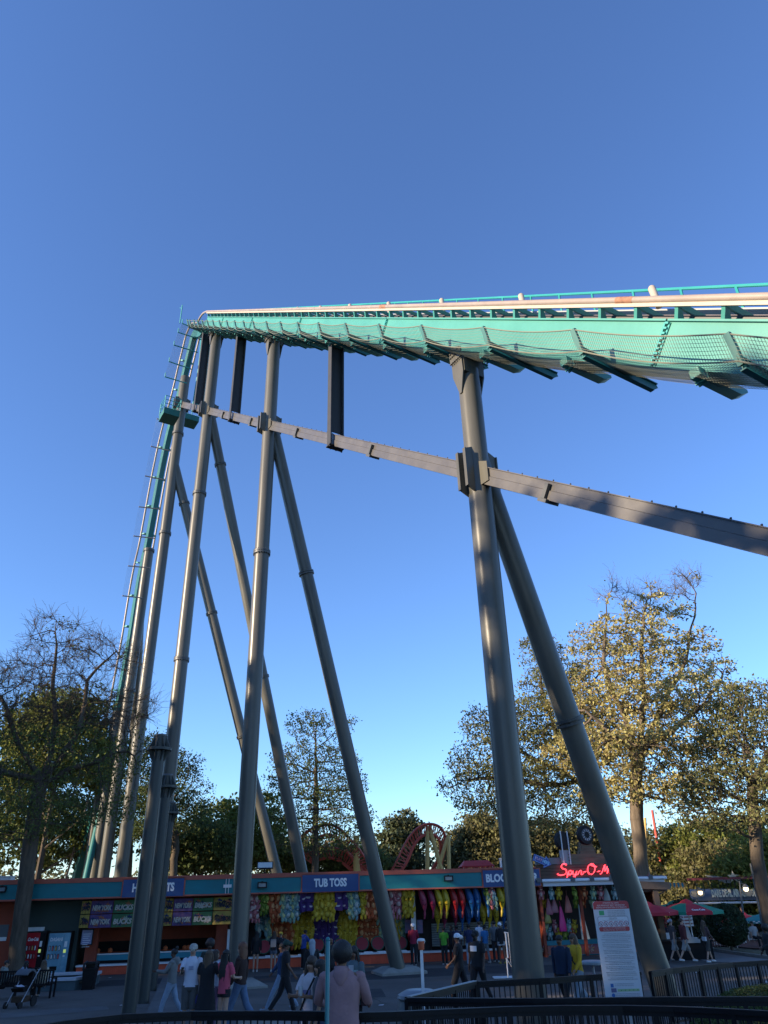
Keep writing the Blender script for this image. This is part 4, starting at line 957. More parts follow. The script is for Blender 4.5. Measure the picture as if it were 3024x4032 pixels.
# ------------------------------------------------------------ neon sign stall on the right
QF=1.0
s0,s1=S(2128,3500,0),S(2585,3500,0); SB=thing('neon_game_stall','dark wooden game stall with red neon script and a white tube canopy edge','stall building',tuple(B3(s0,0,0)),BA)
def qx(x,y=3500,off=0.): return S(x,y,off)-s0
def qz(x,y,off=0.): return bp(x,y,off)[1]
wood_d=mat('dark_siding',(.10,.075,.055),rough=.85,var=.3,scale=2,stretch=(.4,1,3))
wood_m=mat('weathered_wood',(.20,.145,.10),rough=.85,var=.3,scale=2.5,stretch=(.4,1,3))
canopy=mat('canopy_white',(.55,.56,.60),rough=.4)
W_=qx(2590); zcan=qz(2300,3486,QF); zct=qz(2300,3462,QF)
def sb(m,n,mt,p=None,**k): return m.build(n,mt,p or SB,**k)
m=MB(); m.box(-.1,W_,-QF,4.0,zct-.02,zct+.10); sb(m,'roof',mat('stall_roof',(.12,.12,.13),rough=.9))
m=MB(); m.box(-.1,W_,2.9,3.0,0,zcan); sb(m,'back_wall',inner)
m=MB(); m.box(-.14,-.02,-.1,2.9,0,zcan); m.box(W_-.1,W_,.3,2.9,0,zcan); sb(m,'side_wall',odark)
m=MB(); m.box(-.14,W_,-QF+.02,-QF+.14,zcan,zct); sb(m,'canopy_fascia',canopy)
m=MB(); m.tube([(-.2,-QF-.03,zct-.03),(W_+.1,-QF-.03,zct-.03)],.085,10); sb(m,'tube_light',mat('tube_white',(.75,.76,.8),rough=.3))
for k,x in enumerate((2120,2253,2328,2405,2480,2560)):
    m=MB(); xx=qx(x,3465,QF); m.box(xx-.12,xx+.12,-QF-.14,-QF+.06,zct-.09,zct+.12); m.tube([(xx,-QF,zct+.1),(xx,-QF,zct+.24)],.03,5); sb(m,'tube_clamp',mat('dim_grey',(.1,.11,.12)))
# siding wall behind the neon, boards proud of each other
zb0,zb1=zct+.10,qz(2300,3402,.2)
x0,x1=qx(2108,3430,.2),qx(2500,3430,.2); z=zb0; bme=None; i=0
nb_=max(3,int((zb1-zb0)/.14)); hh=(zb1-zb0)/nb_
bmb=MB(); bmb.box(0,x1-x0,-.03,0,0,hh-.012); bme=bmb.mesh('siding_board',wood_d,smooth=False)
for k in range(nb_): o=link('siding_board',bme,SB); o.location=(x0,-.2-.006*(k%2),zb0+k*hh)
m=MB(); m.box(x0,x1,-.17,-.1,zb0,zb1); sb(m,'sign_wall',blk)
# stepped plank pedestal
yy=3402; 
steps=[(2206,2405,3402,3385),(2222,2392,3385,3374),(2228,2384,3374,3362),(2286,2345,3362,3350),(2288,2340,3350,3338),(2290,2334,3338,3324),(2291,2330,3324,3312)]
for a,b,yb,yt in steps:
    z0,z1=qz((a+b)/2,yb,.0),qz((a+b)/2,yt,.0); m=MB(); m.box(qx(a,yb),qx(b,yb),-.02,.5,z0,z1-.02); m.box(qx(a,yb)-.03,qx(b,yb)+.03,-.05,.5,z1-.035,z1); sb(m,'plank_step',wood_m,smooth=False)
m=MB(); m.box(qx(2110,3400),qx(2206,3400),-.05,.2,qz(2150,3404),qz(2150,3378)); sb(m,'parapet',mat('grey_parapet',(.16,.17,.18),rough=.7))
# wheels on the roof
rub=mat('tyre_rubber',(.012,.012,.014),rough=.75); hub=mat('wheel_rim',(.13,.13,.14),rough=.4,metal=.4)
def wheel(x,y,r,lab,rim,yaw):
    p=B3(S(x,y,0),qz(x,y,0)-r,0); t=thing('tyre_sign' if rim else 'round_disc',lab,'wheel',tuple(p),BA+yaw)
    R_=np.array([[1,0,0],[0,0,-1],[0,1,0]])
    m=MB(); m.lathe([(r*.62,-.16),(r*.93,-.16),(r,-.10),(r,.10),(r*.93,.16),(r*.62,.16)],28,(0,0,r),R_); m.build('tyre',rub,t)
    if rim:
        m=MB(); m.lathe([(r*.60,.10),(r*.66,.17),(r*.60,.19),(r*.20,.12),(0.02,.12)],28,(0,0,r),R_); m.build('rim',hub,t)
        m=MB()
        for k in range(12):
            a=k*math.pi/6; m.cbox((math.cos(a)*r*.46,-.185,r+math.sin(a)*r*.46),(.05,.02,.12),np.array([[math.cos(a-1.57),0,-math.sin(a-1.57)],[0,1,0],[math.sin(a-1.57),0,math.cos(a-1.57)]]))
        m.build('rim_slot',mat('pale_slot',(.45,.46,.48),rough=.5),t)
    return t
wheel(2303,3288,.50,'black roof tyre with a pale slotted rim on top of the plank steps',True,.25)
t=wheel(2213,3310,.47,'flat black roof disc held by two white posts left of the tyre',False,.35)
m=MB(); R_=np.array([[1,0,0],[0,0,-1],[0,1,0]]); m.lathe([(.32,-.13),(.32,.13)],24,(0,0,.47),R_); m.build('disc_face',blk,t)
for dx in (-.22,.25): m=MB(); m.tube([(dx,-.2,-.75),(dx,-.2,.95)],.035,6); m.build('post',wht,t)
m=MB(); m.box(-.22,.28,-.12,.1,-.98,-.02); m.build('base_box',mat('grey_box',(.3,.31,.34),rough=.6),t)
# PLAY HERE arrow
px,py=2136,3390; p=B3(S(px,py,.7),qz(px,py,.7),.7); ang=math.radians(-22)
t=thing('arrow_sign','blue play here arrow sign tilted down to the right beside the thick pillar','sign',tuple(p),BA+.1)
Ra=np.array([[math.cos(ang),0,-math.sin(ang)],[0,1,0],[math.sin(ang),0,math.cos(ang)]])
def arrow(g,y): return [Ra@np.array([x*g,y,z*g]) for x,z in ((-.50,-.17),(.16,-.17),(.16,-.30),(.52,0),(.16,.30),(.16,.17),(-.50,.17))]
m=MB(); m.prism(arrow(1.,-.02),(0,.12,0)); m.build('board',mat('arrow_blue',(.01,.07,.33),rough=.4),t)
m=MB(); A_=arrow(.88,-.035); m.tube(A_+[A_[0]],.014,5); m.build('outline',mat('arrow_outline',(.35,.5,.85),rough=.4),t)
text('PLAY',(-.24*math.cos(ang),-.03,-.24*math.sin(ang)),.22,mat('arrow_pink',(.55,.35,.5),rough=.5),t,width=.40,bold=.008,yr=0).rotation_euler=(math.pi/2,-ang*1,0)
text('HERE',(.19*math.cos(ang),-.03,.19*math.sin(ang)),.22,mat('arrow_cyan',(.35,.62,.85),rough=.5),t,width=.40,bold=.008).rotation_euler=(math.pi/2,-ang*1,0)
# neon script, bent tube letters
neon=mat('neon_red',(.8,.05,.05),rough=.4,emit=(1.,.05,.07),es=2.2)
def arcp(cx,cy,rx,ry,a0,a1,n=10): return [(cx+rx*math.cos(math.radians(a)),cy+ry*math.sin(math.radians(a))) for a in np.linspace(a0,a1,n)]
GL={'S':[arcp(.55,1.05,.30,.30,20,200,8)+arcp(.55,.42,.33,.34,100,-80,8)[0:8]+[(.2,.02),(-.05,.12),(-.15,.25)]],
'p':[[(.0,.05),(.18,.55),(.12,.1),(-.05,-.45)],arcp(.32,.30,.2,.25,150,-150,10)+[(.5,.1),(.6,.2)]],
'y':[[(.0,.5),(.05,.1),(.2,.02),(.38,.15),(.45,.55),(.38,.1),(.22,-.42),(.05,-.4),(.1,-.15),(.6,.15)]],
'r':[[(.0,.05),(.15,.5),(.3,.52),(.4,.42),(.36,.1),(.5,.04),(.65,.2)]],
'-':[[(.0,.35),(.3,.38)]],
'O':[arcp(.45,.65,.42,.62,110,480,18)+[(.8,.95),(1.05,.9)]],
'M':[[(-.1,.1),(.05,.05),(.3,.8),(.42,1.25),(.42,.1),(.75,1.25),(.72,.1)],[(.72,.1),(1.05,1.25),(1.0,.2),(1.12,.05),(1.25,.15)]],
'a':[arcp(.22,.27,.22,.24,60,400,12)+[(.45,.5),(.42,.1),(.52,.03),(.62,.15)]],
'n':[[(.0,.05),(.08,.5),(.08,.05),(.3,.5),(.38,.45),(.38,.08),(.5,.03),(.6,.15)]],
'i':[[(.0,.2),(.1,.5),(.1,.08),(.2,.03),(.3,.15)],[(.16,.72),(.18,.78)]],
'c':[arcp(.22,.27,.22,.25,50,310,10)+[(.5,.15)]]}
ADV=dict(S=.95,p=.62,y=.60,r=.62,O=1.15,M=1.30,a=.62,n=.60,i=.30,c=.5); ADV['-']=.42
w_=sum(ADV[c] for c in 'Spyr-O-Maniac'); xA,xB=qx(2196,3440,.35),qx(2500,3440,.35); k_=(xB-xA)/w_; kz=.42
ns=thing('neon_sign','glowing red cursive neon script over the white canopy of the wooden stall','neon sign',tuple(B3(s0+xA,qz(2300,3446,.35),.35)),BA)
cx_=0.
for ch in 'Spyr-O-Maniac':
    m=MB()
    for st in GL[ch]:
        for dd,r_ in ((0,.016),(.045,.012)):
            P=[np.array([ (cx_+x+.18*z)*k_+dd,-.03,z*kz+dd*.6]) for x,z in st]; P=chaikin(P,2) if len(P)>2 else P
            m.tube(P,r_,5)
    m.build('neon_letter',neon,ns); cx_+=ADV[ch]
# counter and goods of the neon stall
zq=qz(2300,3700,.0); zq2=qz(2300,3757,.0)
tl=mat('counter_teal',(.01,.16,.20),rough=.5)
m=MB(); m.box(.0,qx(2570),-.06,.4,zq-.20,zq); sb(m,'counter_top',tl)
m=MB(); m.box(.0,qx(2570),-.03,.3,max(.02,zq2-.25),zq2); sb(m,'counter_base',tl)
m=MB(); m.box(.05,qx(2570)-.05,.0,.3,zq2,zq-.2); sb(m,'counter_panel',mat('panel_orange',(.42,.14,.04),rough=.6,col2=(.30,.08,.12),scale=1.2))
cm=[mat('confetti_'+str(i),c,rough=.5) for i,c in enumerate(((.5,.55,.5),(.1,.4,.15),(.45,.1,.4),(.7,.6,.1)))]
for cxp in (2142,2322,2420):
    m=MB(); xx=qx(cxp,3728,.03); zz=(zq2+zq-.2)/2
    for k in range(34):
        a=rr.uniform(0,6.28); r0,r1=.06,.12+.17*rr.random(); m.cur=k%4
        m.add([(xx+math.cos(a-.05)*r0,-.012-.0005*k,zz+math.sin(a-.05)*r0),(xx+math.cos(a+.05)*r0,-.012-.0005*k,zz+math.sin(a+.05)*r0),(xx+math.cos(a+.04)*r1,-.012-.0005*k,zz+math.sin(a+.04)*r1*.9),(xx+math.cos(a-.04)*r1,-.012-.0005*k,zz+math.sin(a-.04)*r1*.9)],[(0,1,2,3)])
    sb(m,'burst_print',cm,smooth=False)
for x in (2120,2276): m=MB(); m.box(qx(x)-.07,qx(x)+.07,-.2,-.04,0,zcan); sb(m,'post',odark)
m=MB(); m.prism([(qx(2280,3600,-.3),.35,zq),(qx(2312,3600,-.3),.35,zq),(qx(2290,3565,-.3),.35,qz(2290,3580,-.3)),(qx(2278,3560,-.3),.35,qz(2285,3560,-.3))],(0,.06,0)); sb(m,'ring_ramp',mat('ramp_pale',(.4,.46,.45),rough=.6))
def bagm(col,nm,h=.8,w=.5):
    m=MB(); n=10; V=[];F=[]
    for j,(k,z) in enumerate(((.25,h/2),(.55,h*.2),(.85,-h*.15),(1.,-h*.42),(.9,-h/2))):
        for i in range(n):
            a=6.283*i/n; V.append((math.cos(a)*w/2*k*(1+.08*math.sin(3*a+j)),math.sin(a)*w/4*k,z))
    for j in range(4):
        for i in range(n): F.append((j*n+i,(j+1)*n+i,(j+1)*n+(i+1)%n,j*n+(i+1)%n))
    F.append(tuple(range(n))); F.append(tuple(4*n+i for i in range(n-1,-1,-1))); m.add(V,F)
    m.tube([(0,0,h/2),(0,0,h/2+.25)],.01,4)
    return m.mesh('prize_bag',mat('bag_'+nm,col,rough=.35))
bags=[(2160,3570,'dusty pink',(.35,.10,.15),.75,'dusty pink prize bag hanging at the left of the neon stall'),(2182,3565,'dusty rose',(.36,.12,.16),.7,'dusty rose prize bag beside the dusty pink bag in the neon stall'),(2235,3560,'coral',(.55,.15,.14),.8,'coral prize bag hanging beside the bright pink bag in the neon stall'),(2212,3618,'hot pink',(.75,.02,.22),1.15,'long hot pink foil prize hanging in the middle of the neon stall'),(2387,3522,'silver',(.45,.5,.55),.6,'silver foil shark prize hanging above the white notice board'),(2155,3610,'dull gold',(.30,.25,.05),.6,'dull gold prize bag low at the left of the neon stall')]
for x,y,nm,c,h_,lab in bags:
    s,z=bp(x,y,-.3); o=link('prize_bag',bagm(c,nm,h_,.42)); o.location=tuple(B3(s,z,-.3)); o.rotation_euler=(0,0,BA); tag(o,lab,'prize bag',group='prizes hanging in the neon stall')
k=0
cols=['pink','sky','yellow','green','orange','mint']; cn=['pink','pale blue','yellow','lime','orange','mint']
for r,(y,xs) in enumerate(((3520,(2130,2170,2200,2262,2300,2335,2365,2420)),(3555,(2140,2265,2295,2330,2362)),(3650,(2128,2150,2185,2240,2262)),(3680,(2140,2165,2200,2225,2255)))):
    for i,x in enumerate(xs):
        c=(i+r*2)%6; s,z=bp(x,y,-.6 if r else .5); o=link('plush_toy',PL[cols[c]]); o.location=tuple(B3(s,z,-.6 if r else .5)); o.rotation_euler=(0,rr.uniform(-.2,.2),BA+rr.uniform(-.5,.5)); o.scale=(.75 if r!=0 else .8,)*3
        tag(o,f"{cn[c]} plush, {o_(i)} from the left in the {['top','second','third','lowest'][r]} row of the neon stall",'plush toy',group='plush prizes in the neon stall')
s,z=bp(2127,3483,QF); t=thing('globe_lamp','small yellow globe lamp at the left end of the white tube canopy','lamp',tuple(B3(S(2120,3447,QF),zct+.1,QF-.2)),BA)
m=MB(); m.ball((0,0,.14),.11,10,7); m.build('globe',mat('globe_yellow',(.75,.5,.15),rough=.3,emit=(1,.6,.2),es=.5),t); m=MB(); m.tube([(0,0,-.02),(0,0,.06)],.03,6); m.build('stem',blackm,t)
# ---- red tent roof and box behind the long stall
p0=atY(1818,3412,52); p1=atY(1948,3412,52); z0=p0[2]; z1=atY(1880,3386,52)[2]
t=thing('red_tent_roof','low red scalloped tent roof behind the long stall','tent',(p0[0],p0[1],0)); w=p1[0]-p0[0]
m=MB(); m.add([(0,0,z0),(w,0,z0),(w,3,z0),(0,3,z0),(.3,.9,z1),(w-.3,.9,z1),(w-.3,2,z1),(.3,2,z1)],[(0,1,5,4),(1,2,6,5),(2,3,7,6),(3,0,4,7),(4,5,6,7)]); m.build('canvas',mat('tent_red',(.45,.02,.02),rough=.6),t,smooth=False)
m=MB()
for k in range(14): x=w*k/14; m.add([(x,-.02,z0+.02),(x+w/14,-.02,z0+.02),(x+w/28,-.02,z0-.22)],[(0,1,2)])
tag(m.build('valance',MATS['tent_red'],t,smooth=False),kind='stuff')
for x in (.1,w-.1): m=MB(); m.tube([(x,.1,0),(x,.1,z0)],.06,6); m.build('pole',wht,t)
p=atY(1962,3414,50); o=MB().box(-.35,.35,-.3,.3,0,.55).box(-.38,.38,-.33,.33,.55,.6).build('roof_vent_box',wht); o.location=(p[0],46.2,zt-.05); tag(o,'small white vent box on the stall roof beside the red tent','vent box')
# ------------------------------------------------------------ red steel coaster far behind
redm=mat('coaster_red',(.55,.10,.07),rough=.5,var=.1); yelm=mat('support_yellow',(.62,.42,.14),rough=.5,var=.08)
def far_coaster(name,label,Y,pts,sup):
    c=atY(pts[0][0],3400,Y); c[2]=0; t=thing(name,label,'roller coaster',tuple(c))
    P=chaikin([atY(x,y,Y+dy)-c for x,y,dy in pts],2)
    for off,r in (((0,-.45,0),.09),((0,.45,0),.09)): m=MB(); m.tube([p+np.array(off) for p in P],r,7); m.build('running_rail',redm,t)
    # lower tie tube, pushed to the inside of the curve
    cen=np.mean(P,0); Q=[p+nrm(np.array([cen[0],p[1],cen[2]-2])-p)*.85 for p in P]
    m=MB(); m.tube(Q,.13,7); m.build('spine_tube',redm,t)
    P2=resample(P,.9); Q2=[p+nrm(np.array([cen[0],p[1],cen[2]-2])-p)*.85 for p in P2]
    for p,q in zip(P2,Q2): m=MB(); m.beam(p+[0,-.45,0],q,.06,.06); m.beam(p+[0,.45,0],q,.06,.06); m.beam(p+[0,-.45,0],p+np.array([0,.45,0]),.06,.06); m.build('tie',redm,t)
    for k in range(len(P2)-1): 
        if k%2==0: m=MB(); m.beam(Q2[k],P2[k+1]+[0,-.45,0],.05,.05); m.build('lattice',redm,t)
    for a,b,r in sup:
        m=MB(); p=atY(a[0],a[1],Y)-c; q=atY(b[0],b[1],Y)-c; 
        if b[1]>3405: q=p+(q-p)*(p[2]/max(.1,(p[2]-q[2])))
        m.tube([q,p],r,10); m.build('support_post',yelm,t)
far_coaster('red_coaster','red looping coaster arch on yellow posts over the stall roof left of the thick pillar',72,[(1535,3440,0),(1563,3390,0),(1590,3330,0),(1625,3275,0),(1665,3247,0),(1705,3243,0),(1740,3260,0),(1757,3300,.5),(1752,3350,1),(1738,3400,1.5),(1732,3440,2)],
 [((1683,3252),(1683,3420),.20),((1690,3252),(1737,3420),.20),((1765,3290),(1728,3410),.18),((1765,3290),(1768,3420),.18)])
far_coaster('red_coaster','pinkish red coaster arc glimpsed through the open-crowned tree',67,[(1150,3360,0),(1180,3300,0),(1225,3262,0),(1290,3240,0),(1345,3265,0),(1385,3310,0),(1420,3350,0),(1450,3400,0),(1470,3440,0)],
 [((1403,3290),(1404,3420),.28),((1403,3390),(1412,3430),.22)])
far_coaster('red_coaster','lower sweep of red lattice track behind the open-crowned tree',68,[(1195,3375,0),(1240,3345,0),(1300,3335,0),(1360,3350,0),(1400,3385,0),(1440,3425,0)],[])
# thin ride masts on the right
for (xa,ya,xb,yb,c,l) in ((2568,3190,2612,3470,'r','thin red ride mast leaning right of the big oak trunk'),(2540,3220,2545,3400,'y','thin yellow ride mast beside the big oak trunk')):
    Yq=70; p=atY(xa,ya,Yq); q=atY(xb,yb,Yq); q=p+(q-p)*(p[2]/(p[2]-q[2])); o=MB().tube([q-q,p-q],.12,8).build('ride_mast',redm if c=='r' else yelm); o.location=tuple(q); tag(o,l,'mast')
# ------------------------------------------------------------ right side: pergola, umbrellas, air school, planting
def GP(x,y): return G(x,y)
Y=41.
bw=mat('beam_brown',(.16,.11,.075),rough=.8,var=.25,scale=2)
t=thing('wooden_pergola','brown wooden post and beam at the end of the neon stall with a scalloped valance','pergola',tuple(atY(2620,3835,Y)*[1,1,0]))
c=np.array(t.location)
a=atY(2577,3500,Y)-c; b=np.array([a[0],a[1],0.]); m=MB(); m.beam(b,a,.26,.26,(0,1,0)); m.build('post',bw,t)
a=atY(2500,3484,Y)-c; b=atY(2632,3488,Y)-c; m=MB(); m.beam(a,b,.5,.34); m.build('beam',bw,t)
a=atY(2530,3508,Y+.6)-c; b=atY(2625,3504,Y+.6)-c; m=MB(); m.beam(a,b,.2,.12); m.build('rail',bw,t)
m=MB(); m.tube([atY(2590,3525,Y)-c,atY(2612,3512,Y)-c,atY(2625,3497,Y)-c],.035,5); m.build('bracket',bw,t)
vt=[mat('valance_orange',(.5,.2,.04),rough=.8),mat('valance_teal',(.03,.16,.19),rough=.8)]
for k in range(9):
    x=2626+k*8; a=atY(x,3476,Y)-c; b=atY(x+8,3476,Y)-c; m=MB(); m.prism([a,b,b-[0,0,.14],(a+b)/2-[0,0,.24],a-[0,0,.14]],(0,.02,0)); m.build('scallop',vt[k%2],t,smooth=False)
# umbrellas
ur=mat('umbrella_red',(.48,.03,.05),rough=.8,trans=.12); ug=mat('umbrella_green',(.01,.24,.15),rough=.8,trans=.12); ut=mat('umbrella_teal',(.01,.24,.27),rough=.8)
def umbrella(x,ytop,ybot,Y,R,label,cols,txt=True,rot=0.,checker=False):
    top=atY(x,ytop,Y); zl=atY(x,ybot,Y)[2]; t=thing('market_umbrella',label,'umbrella',(top[0],Y,gz(Y)),rot,'market umbrellas'); g0=gz(Y); H=top[2]-g0; L=zl-g0
    n=8
    for k in range(n):
        a0,a1=2*math.pi*(k-.5)/n,2*math.pi*(k+.5)/n; mm=cols[k%2]
        P=lambda a,r,z:(math.cos(a)*r,math.sin(a)*r,z); m=MB()
        z1=L+(H-L)*.55
        m.add([P(a0,R,L),P(a1,R,L),P(a1,R*.5,z1),P(a0,R*.5,z1),P(a1,.16*R,H-.1),P(a0,.16*R,H-.1),P(a0,R,L-.14),P(a1,R,L-.14)],[(0,1,2,3),(3,2,4,5),(6,7,1,0)]); m.build('canopy_panel',mm,t,smooth=False)
        m=MB(); m.tube([P(a0,.1,L+(H-L)*.3),P(a0,R,L-.02)],.015,4); m.build('rib',wht,t)
    m=MB(); m.lathe([(.24*R,H-.14),(.15*R,H-.02),(.03,H+.06)],8); m.build('cap',cols[0],t)
    m=MB(); m.tube([(0,0,0),(0,0,H)],.03,8); m.build('pole',wht,t)
    m=MB(); m.lathe([(.35,0),(.33,.08),(.05,.14)],12); m.build('base',conc,t)
    if txt:
        a=-math.pi/2-rot; d=np.array([math.cos(a),math.sin(a)])
        al=min(range(8),key=lambda k:abs(((2*math.pi*k/8)-a+math.pi)%(2*math.pi)-math.pi)); a=2*math.pi*al/8
        r_=R*math.cos(math.pi/8)*.93; sl_=math.atan2((H-L)*.55,R*.5*.92)
        o=text('Coca-Cola',(math.cos(a)*r_,math.sin(a)*r_,L+(H-L)*.1+.03),.26,white,t,width=.62,shear=.3,bold=.006); o.rotation_euler=(sl_,0,a+math.pi/2)
    return t
umbrella(2700,3545,3586,41,1.65,'large red and green cola umbrella in front of the round hedge',[ur,ug],rot=math.pi/2*0+math.pi/8*0)
umbrella(2545,3553,3590,40.5,1.5,'red umbrella half hidden behind the slanting front leg',[ur,ur],txt=False)
umbrella(2650,3550,3582,50,1.7,'green and red umbrella just behind the large cola umbrella',[ug,ur],txt=False,rot=.4)
umbrella(2922,3592,3622,52,1.3,'red and green cola umbrella right of the round hedge',[ur,ug],rot=.1)
t=umbrella(3020,3588,3622,50,1.5,'teal umbrella with a checkered border at the right edge',[ut,ut],txt=False)
m=MB(); zb=atY(3020,3622,50)[2]-gz(50)
for k in range(64):
    for j in range(2):
        if (k+j)%2==0: a0,a1=6.283*k/64,6.283*(k+1)/64; q=math.cos(math.pi/8)/math.cos(((a0+math.pi/8)%(math.pi/4))-math.pi/8)*1.5*1.004; z=zb-.13+j*.065; m.add([(math.cos(a0)*q,math.sin(a0)*q,z),(math.cos(a1)*q,math.sin(a1)*q,z),(math.cos(a1)*q,math.sin(a1)*q,z+.06),(math.cos(a0)*q,math.sin(a0)*q,z+.06)],[(0,1,2,3)])
m.build('checker_border',white,t,smooth=False)
# round clipped hedge
LFh=mat('hedge_leaf',(.022,.042,.018),rough=.7,col2=(.04,.065,.028),scale=1.5,island=.35,trans=.2)
Yh=44; c=atY(2862,3640,Yh); g0=gz(Yh); zt_=atY(2862,3558,Yh)[2]; zb_=.25; rng=np.random.default_rng(4)
v=rng.normal(size=(9000,3)); v/=np.linalg.norm(v,axis=1)[:,None]; v*=(.86+.16*rng.random(9000))[:,None]; v[:,2]=np.sign(v[:,2])*np.abs(v[:,2])**.8
t=thing('round_hedge','dark clipped egg-shaped evergreen beside the cola umbrella','shrub',(c[0],Yh,0)); V=v*np.array([.98,.98,(zt_-zb_)/2]); V[:,2]+=(zt_+zb_)/2
link('foliage',leaves(V,.12,rng,LFh,'foliage'),t); m=MB(); m.tube([(0,0,0),(0,0,1.2)],.09,7); m.build('stem',bark,t)
bushy('dark_shrub','dark shrub mass between the cola umbrella pole and the round hedge',9,(c[0]-1.6,Yh+1,0),[((c[0]-1.6,Yh+1,1.2),(.9,.9,1.3))],90,.14,LFh,(.06,1.5),cat='shrub',clump=.3,per=60)
# DARE DEVIL AIR SCHOOL station
Ya=58; roofm=mat('station_metal',(.17,.18,.20),rough=.45,metal=.5,var=.1)
a=atY(2722,3548,Ya); b=atY(3100,3525,Ya-2); zlo=a[2]; zhi=atY(2745,3502,Ya)[2]
t=thing('ride_station','ride station with a curved grey metal roof lettered dare devil air school','station',(a[0],Ya,0)); L=np.linalg.norm((b-a)[:2]); t.rotation_euler=(0,0,math.atan2((b-a)[1],(b-a)[0])); h_=zhi-zlo
prof=[(-0.0,0),(.12,h_*.35),(.40,h_*.68),(.85,h_*.9),(1.5,h_),(3,h_*.9)]
m=MB(); n=len(prof); V=[(x,y,zlo+z) for x in (0,L) for y,z in prof]; m.add(V,[(i,i+n,i+n+1,i+1) for i in range(n-1)]); m.build('curved_roof',roofm,t)
x=.15
sm=MB(); sm.tube([(0,y-.03,z) for y,z in prof[:5]],.035,4); sme=sm.mesh('roof_rib',roofm)
while x<L: o=link('roof_rib',sme,t); o.location=(x,0,zlo); x+=.42
m=MB(); m.tube([(-.2,-.25,zlo-.14),(L,-.25,zlo-.14)],.07,6); m.build('gutter',wht,t)
m=MB(); m.beam((0,.4,zhi+.65),(L,.4,zhi+.65),.12,.16); m.build('ridge_rail',mat('rail_red',(.25,.05,.06),rough=.6),t)
for k in range(12): m=MB(); m.tube([(L*k/12,.4,zhi-.1),(L*k/12,.4,zhi+.62)],.03,4); m.build('ridge_post',blackm,t)
m=MB(); m.box(0,L,2.8,3.2,0,zhi-.2); 
for k in range(0,int(L/2)): m.box(k*2+.3,k*2+.4,.2,.4,0,zlo)
m.build('frame',blk,t)
lets=mat('station_letters',(.72,.66,.50),rough=.6)
o=text('DARE DEVIL AIR SCHOOL',(L*.46,-.06,zlo+.42),.62,lets,t,width=L*.46,bold=.03,ext=.02); o.rotation_euler=(math.radians(80),0,0)
for k,(x,y) in enumerate(((2745,3525),(2760,3523),(2950,3520))):
    m=MB(); p=atY(x,y,Ya); m.ball((L*(x-2722)/378,-.12,zlo+.45),(.35,.03,.22),10,6); m.build('plane_emblem',mat('emblem',(.45,.38,.28),rough=.6),t)
# winged star on the ridge
pw=atY(2888,3453,Ya); m=MB(); R5=[(.42 if k%2==0 else .17) for k in range(10)]
x0=L*.46; zz=zhi+1.15
t2=thing('winged_star','pale star with outspread wings over the air school roof','emblem',tuple(atY(2888,3453,Ya)),t.rotation_euler[2])
m.prism([(math.sin(k*math.pi/5)*R5[k],0,math.cos(k*math.pi/5)*R5[k]) for k in range(10)],(0,.08,0)); m.build('star',lets,t2,smooth=False)
for s in (-1,1):
    m=MB()
    for j in range(4): m.prism([(s*.25,0.02,-.05-.09*j),(s*(1.9-.35*j),0.02,.18-.14*j),(s*(1.7-.35*j),0.02,.04-.14*j),(s*.25,0.02,-.12-.09*j)][::s],(0,.05,0))
    m.build('wing',mat('wing_grey',(.3,.3,.3),rough=.6),t2,smooth=False)
for s in (-.3,.3): m=MB(); m.tube([(s,.05,-1.2),(s,.05,-.1)],.03,5); m.build('stand',blackm,t2)
# lamp poles with warm bulbs
warm=mat('warm_bulb',(.8,.6,.3),rough=.4,emit=(1.,.72,.38),es=2.6)
for k,(xt,yt,xb,yb,Yp,bx,by,l) in enumerate(((2955,3400,3003,3650,46,2985,3455,'tall thin lamp pole leaning at the right with a lit globe'),(2912,3470,2930,3640,50,2937,3500,'shorter dark lamp pole with a lit globe before the station roof'),(2745,3500,2748,3600,54,2757,3514,'thin lamp pole with a lit globe at the left end of the station'))):
    a=atY(xt,yt,Yp); b=atY(xb,yb,Yp); b=a+(b-a)*(a[2]/(a[2]-b[2])); t=thing('lamp_pole',l,'lamp post',tuple(b),0,'lamp poles')
    m=MB(); m.tube([(0,0,0),a-b],[.07,.05],8); m.build('pole',mat('dim_grey',(.1,.11,.12)),t)
    m=MB(); q=atY(bx,by,Yp)-b; m.tube([(a-b)*((q[2]+.3)/(a-b)[2]),q+[0,0,.25]],.025,5); m.build('arm',MATS['dim_grey'],t)
    m=MB(); m.lathe([(.05,.28),(.20,.12),(.21,.08)],10,q); m.build('shade',MATS['dim_grey'],t)
    m=MB(); m.ball(q,.15,10,8); m.build('globe',warm,t)
# white direction board, notice poles
Yd=43; p=atY(2705,3650,Yd); t=thing('direction_board','white stacked direction board under the cola umbrella','sign',(p[0],Yd,0))
z0=atY(2705,3650,Yd)[2]; z1=atY(2705,3598,Yd)[2]
for k in range(4): m=MB(); zz=z0+(z1-z0)*k/4; m.box(-.28,.36,-.03,0,zz+.03,zz+(z1-z0)/4); m.build('board',wht,t); 
for k in range(4): m=MB(); zz=z0+(z1-z0)*k/4; m.box(-.2,.28,-.036,-.031,zz+.12,zz+.17); m.build('lettering',mat('board_print',(.35,.1,.1),rough=.6),t)
m=MB(); m.tube([(-.1,0,0),(-.1,0,z1)],.045,6); m.build('post',wht,t)
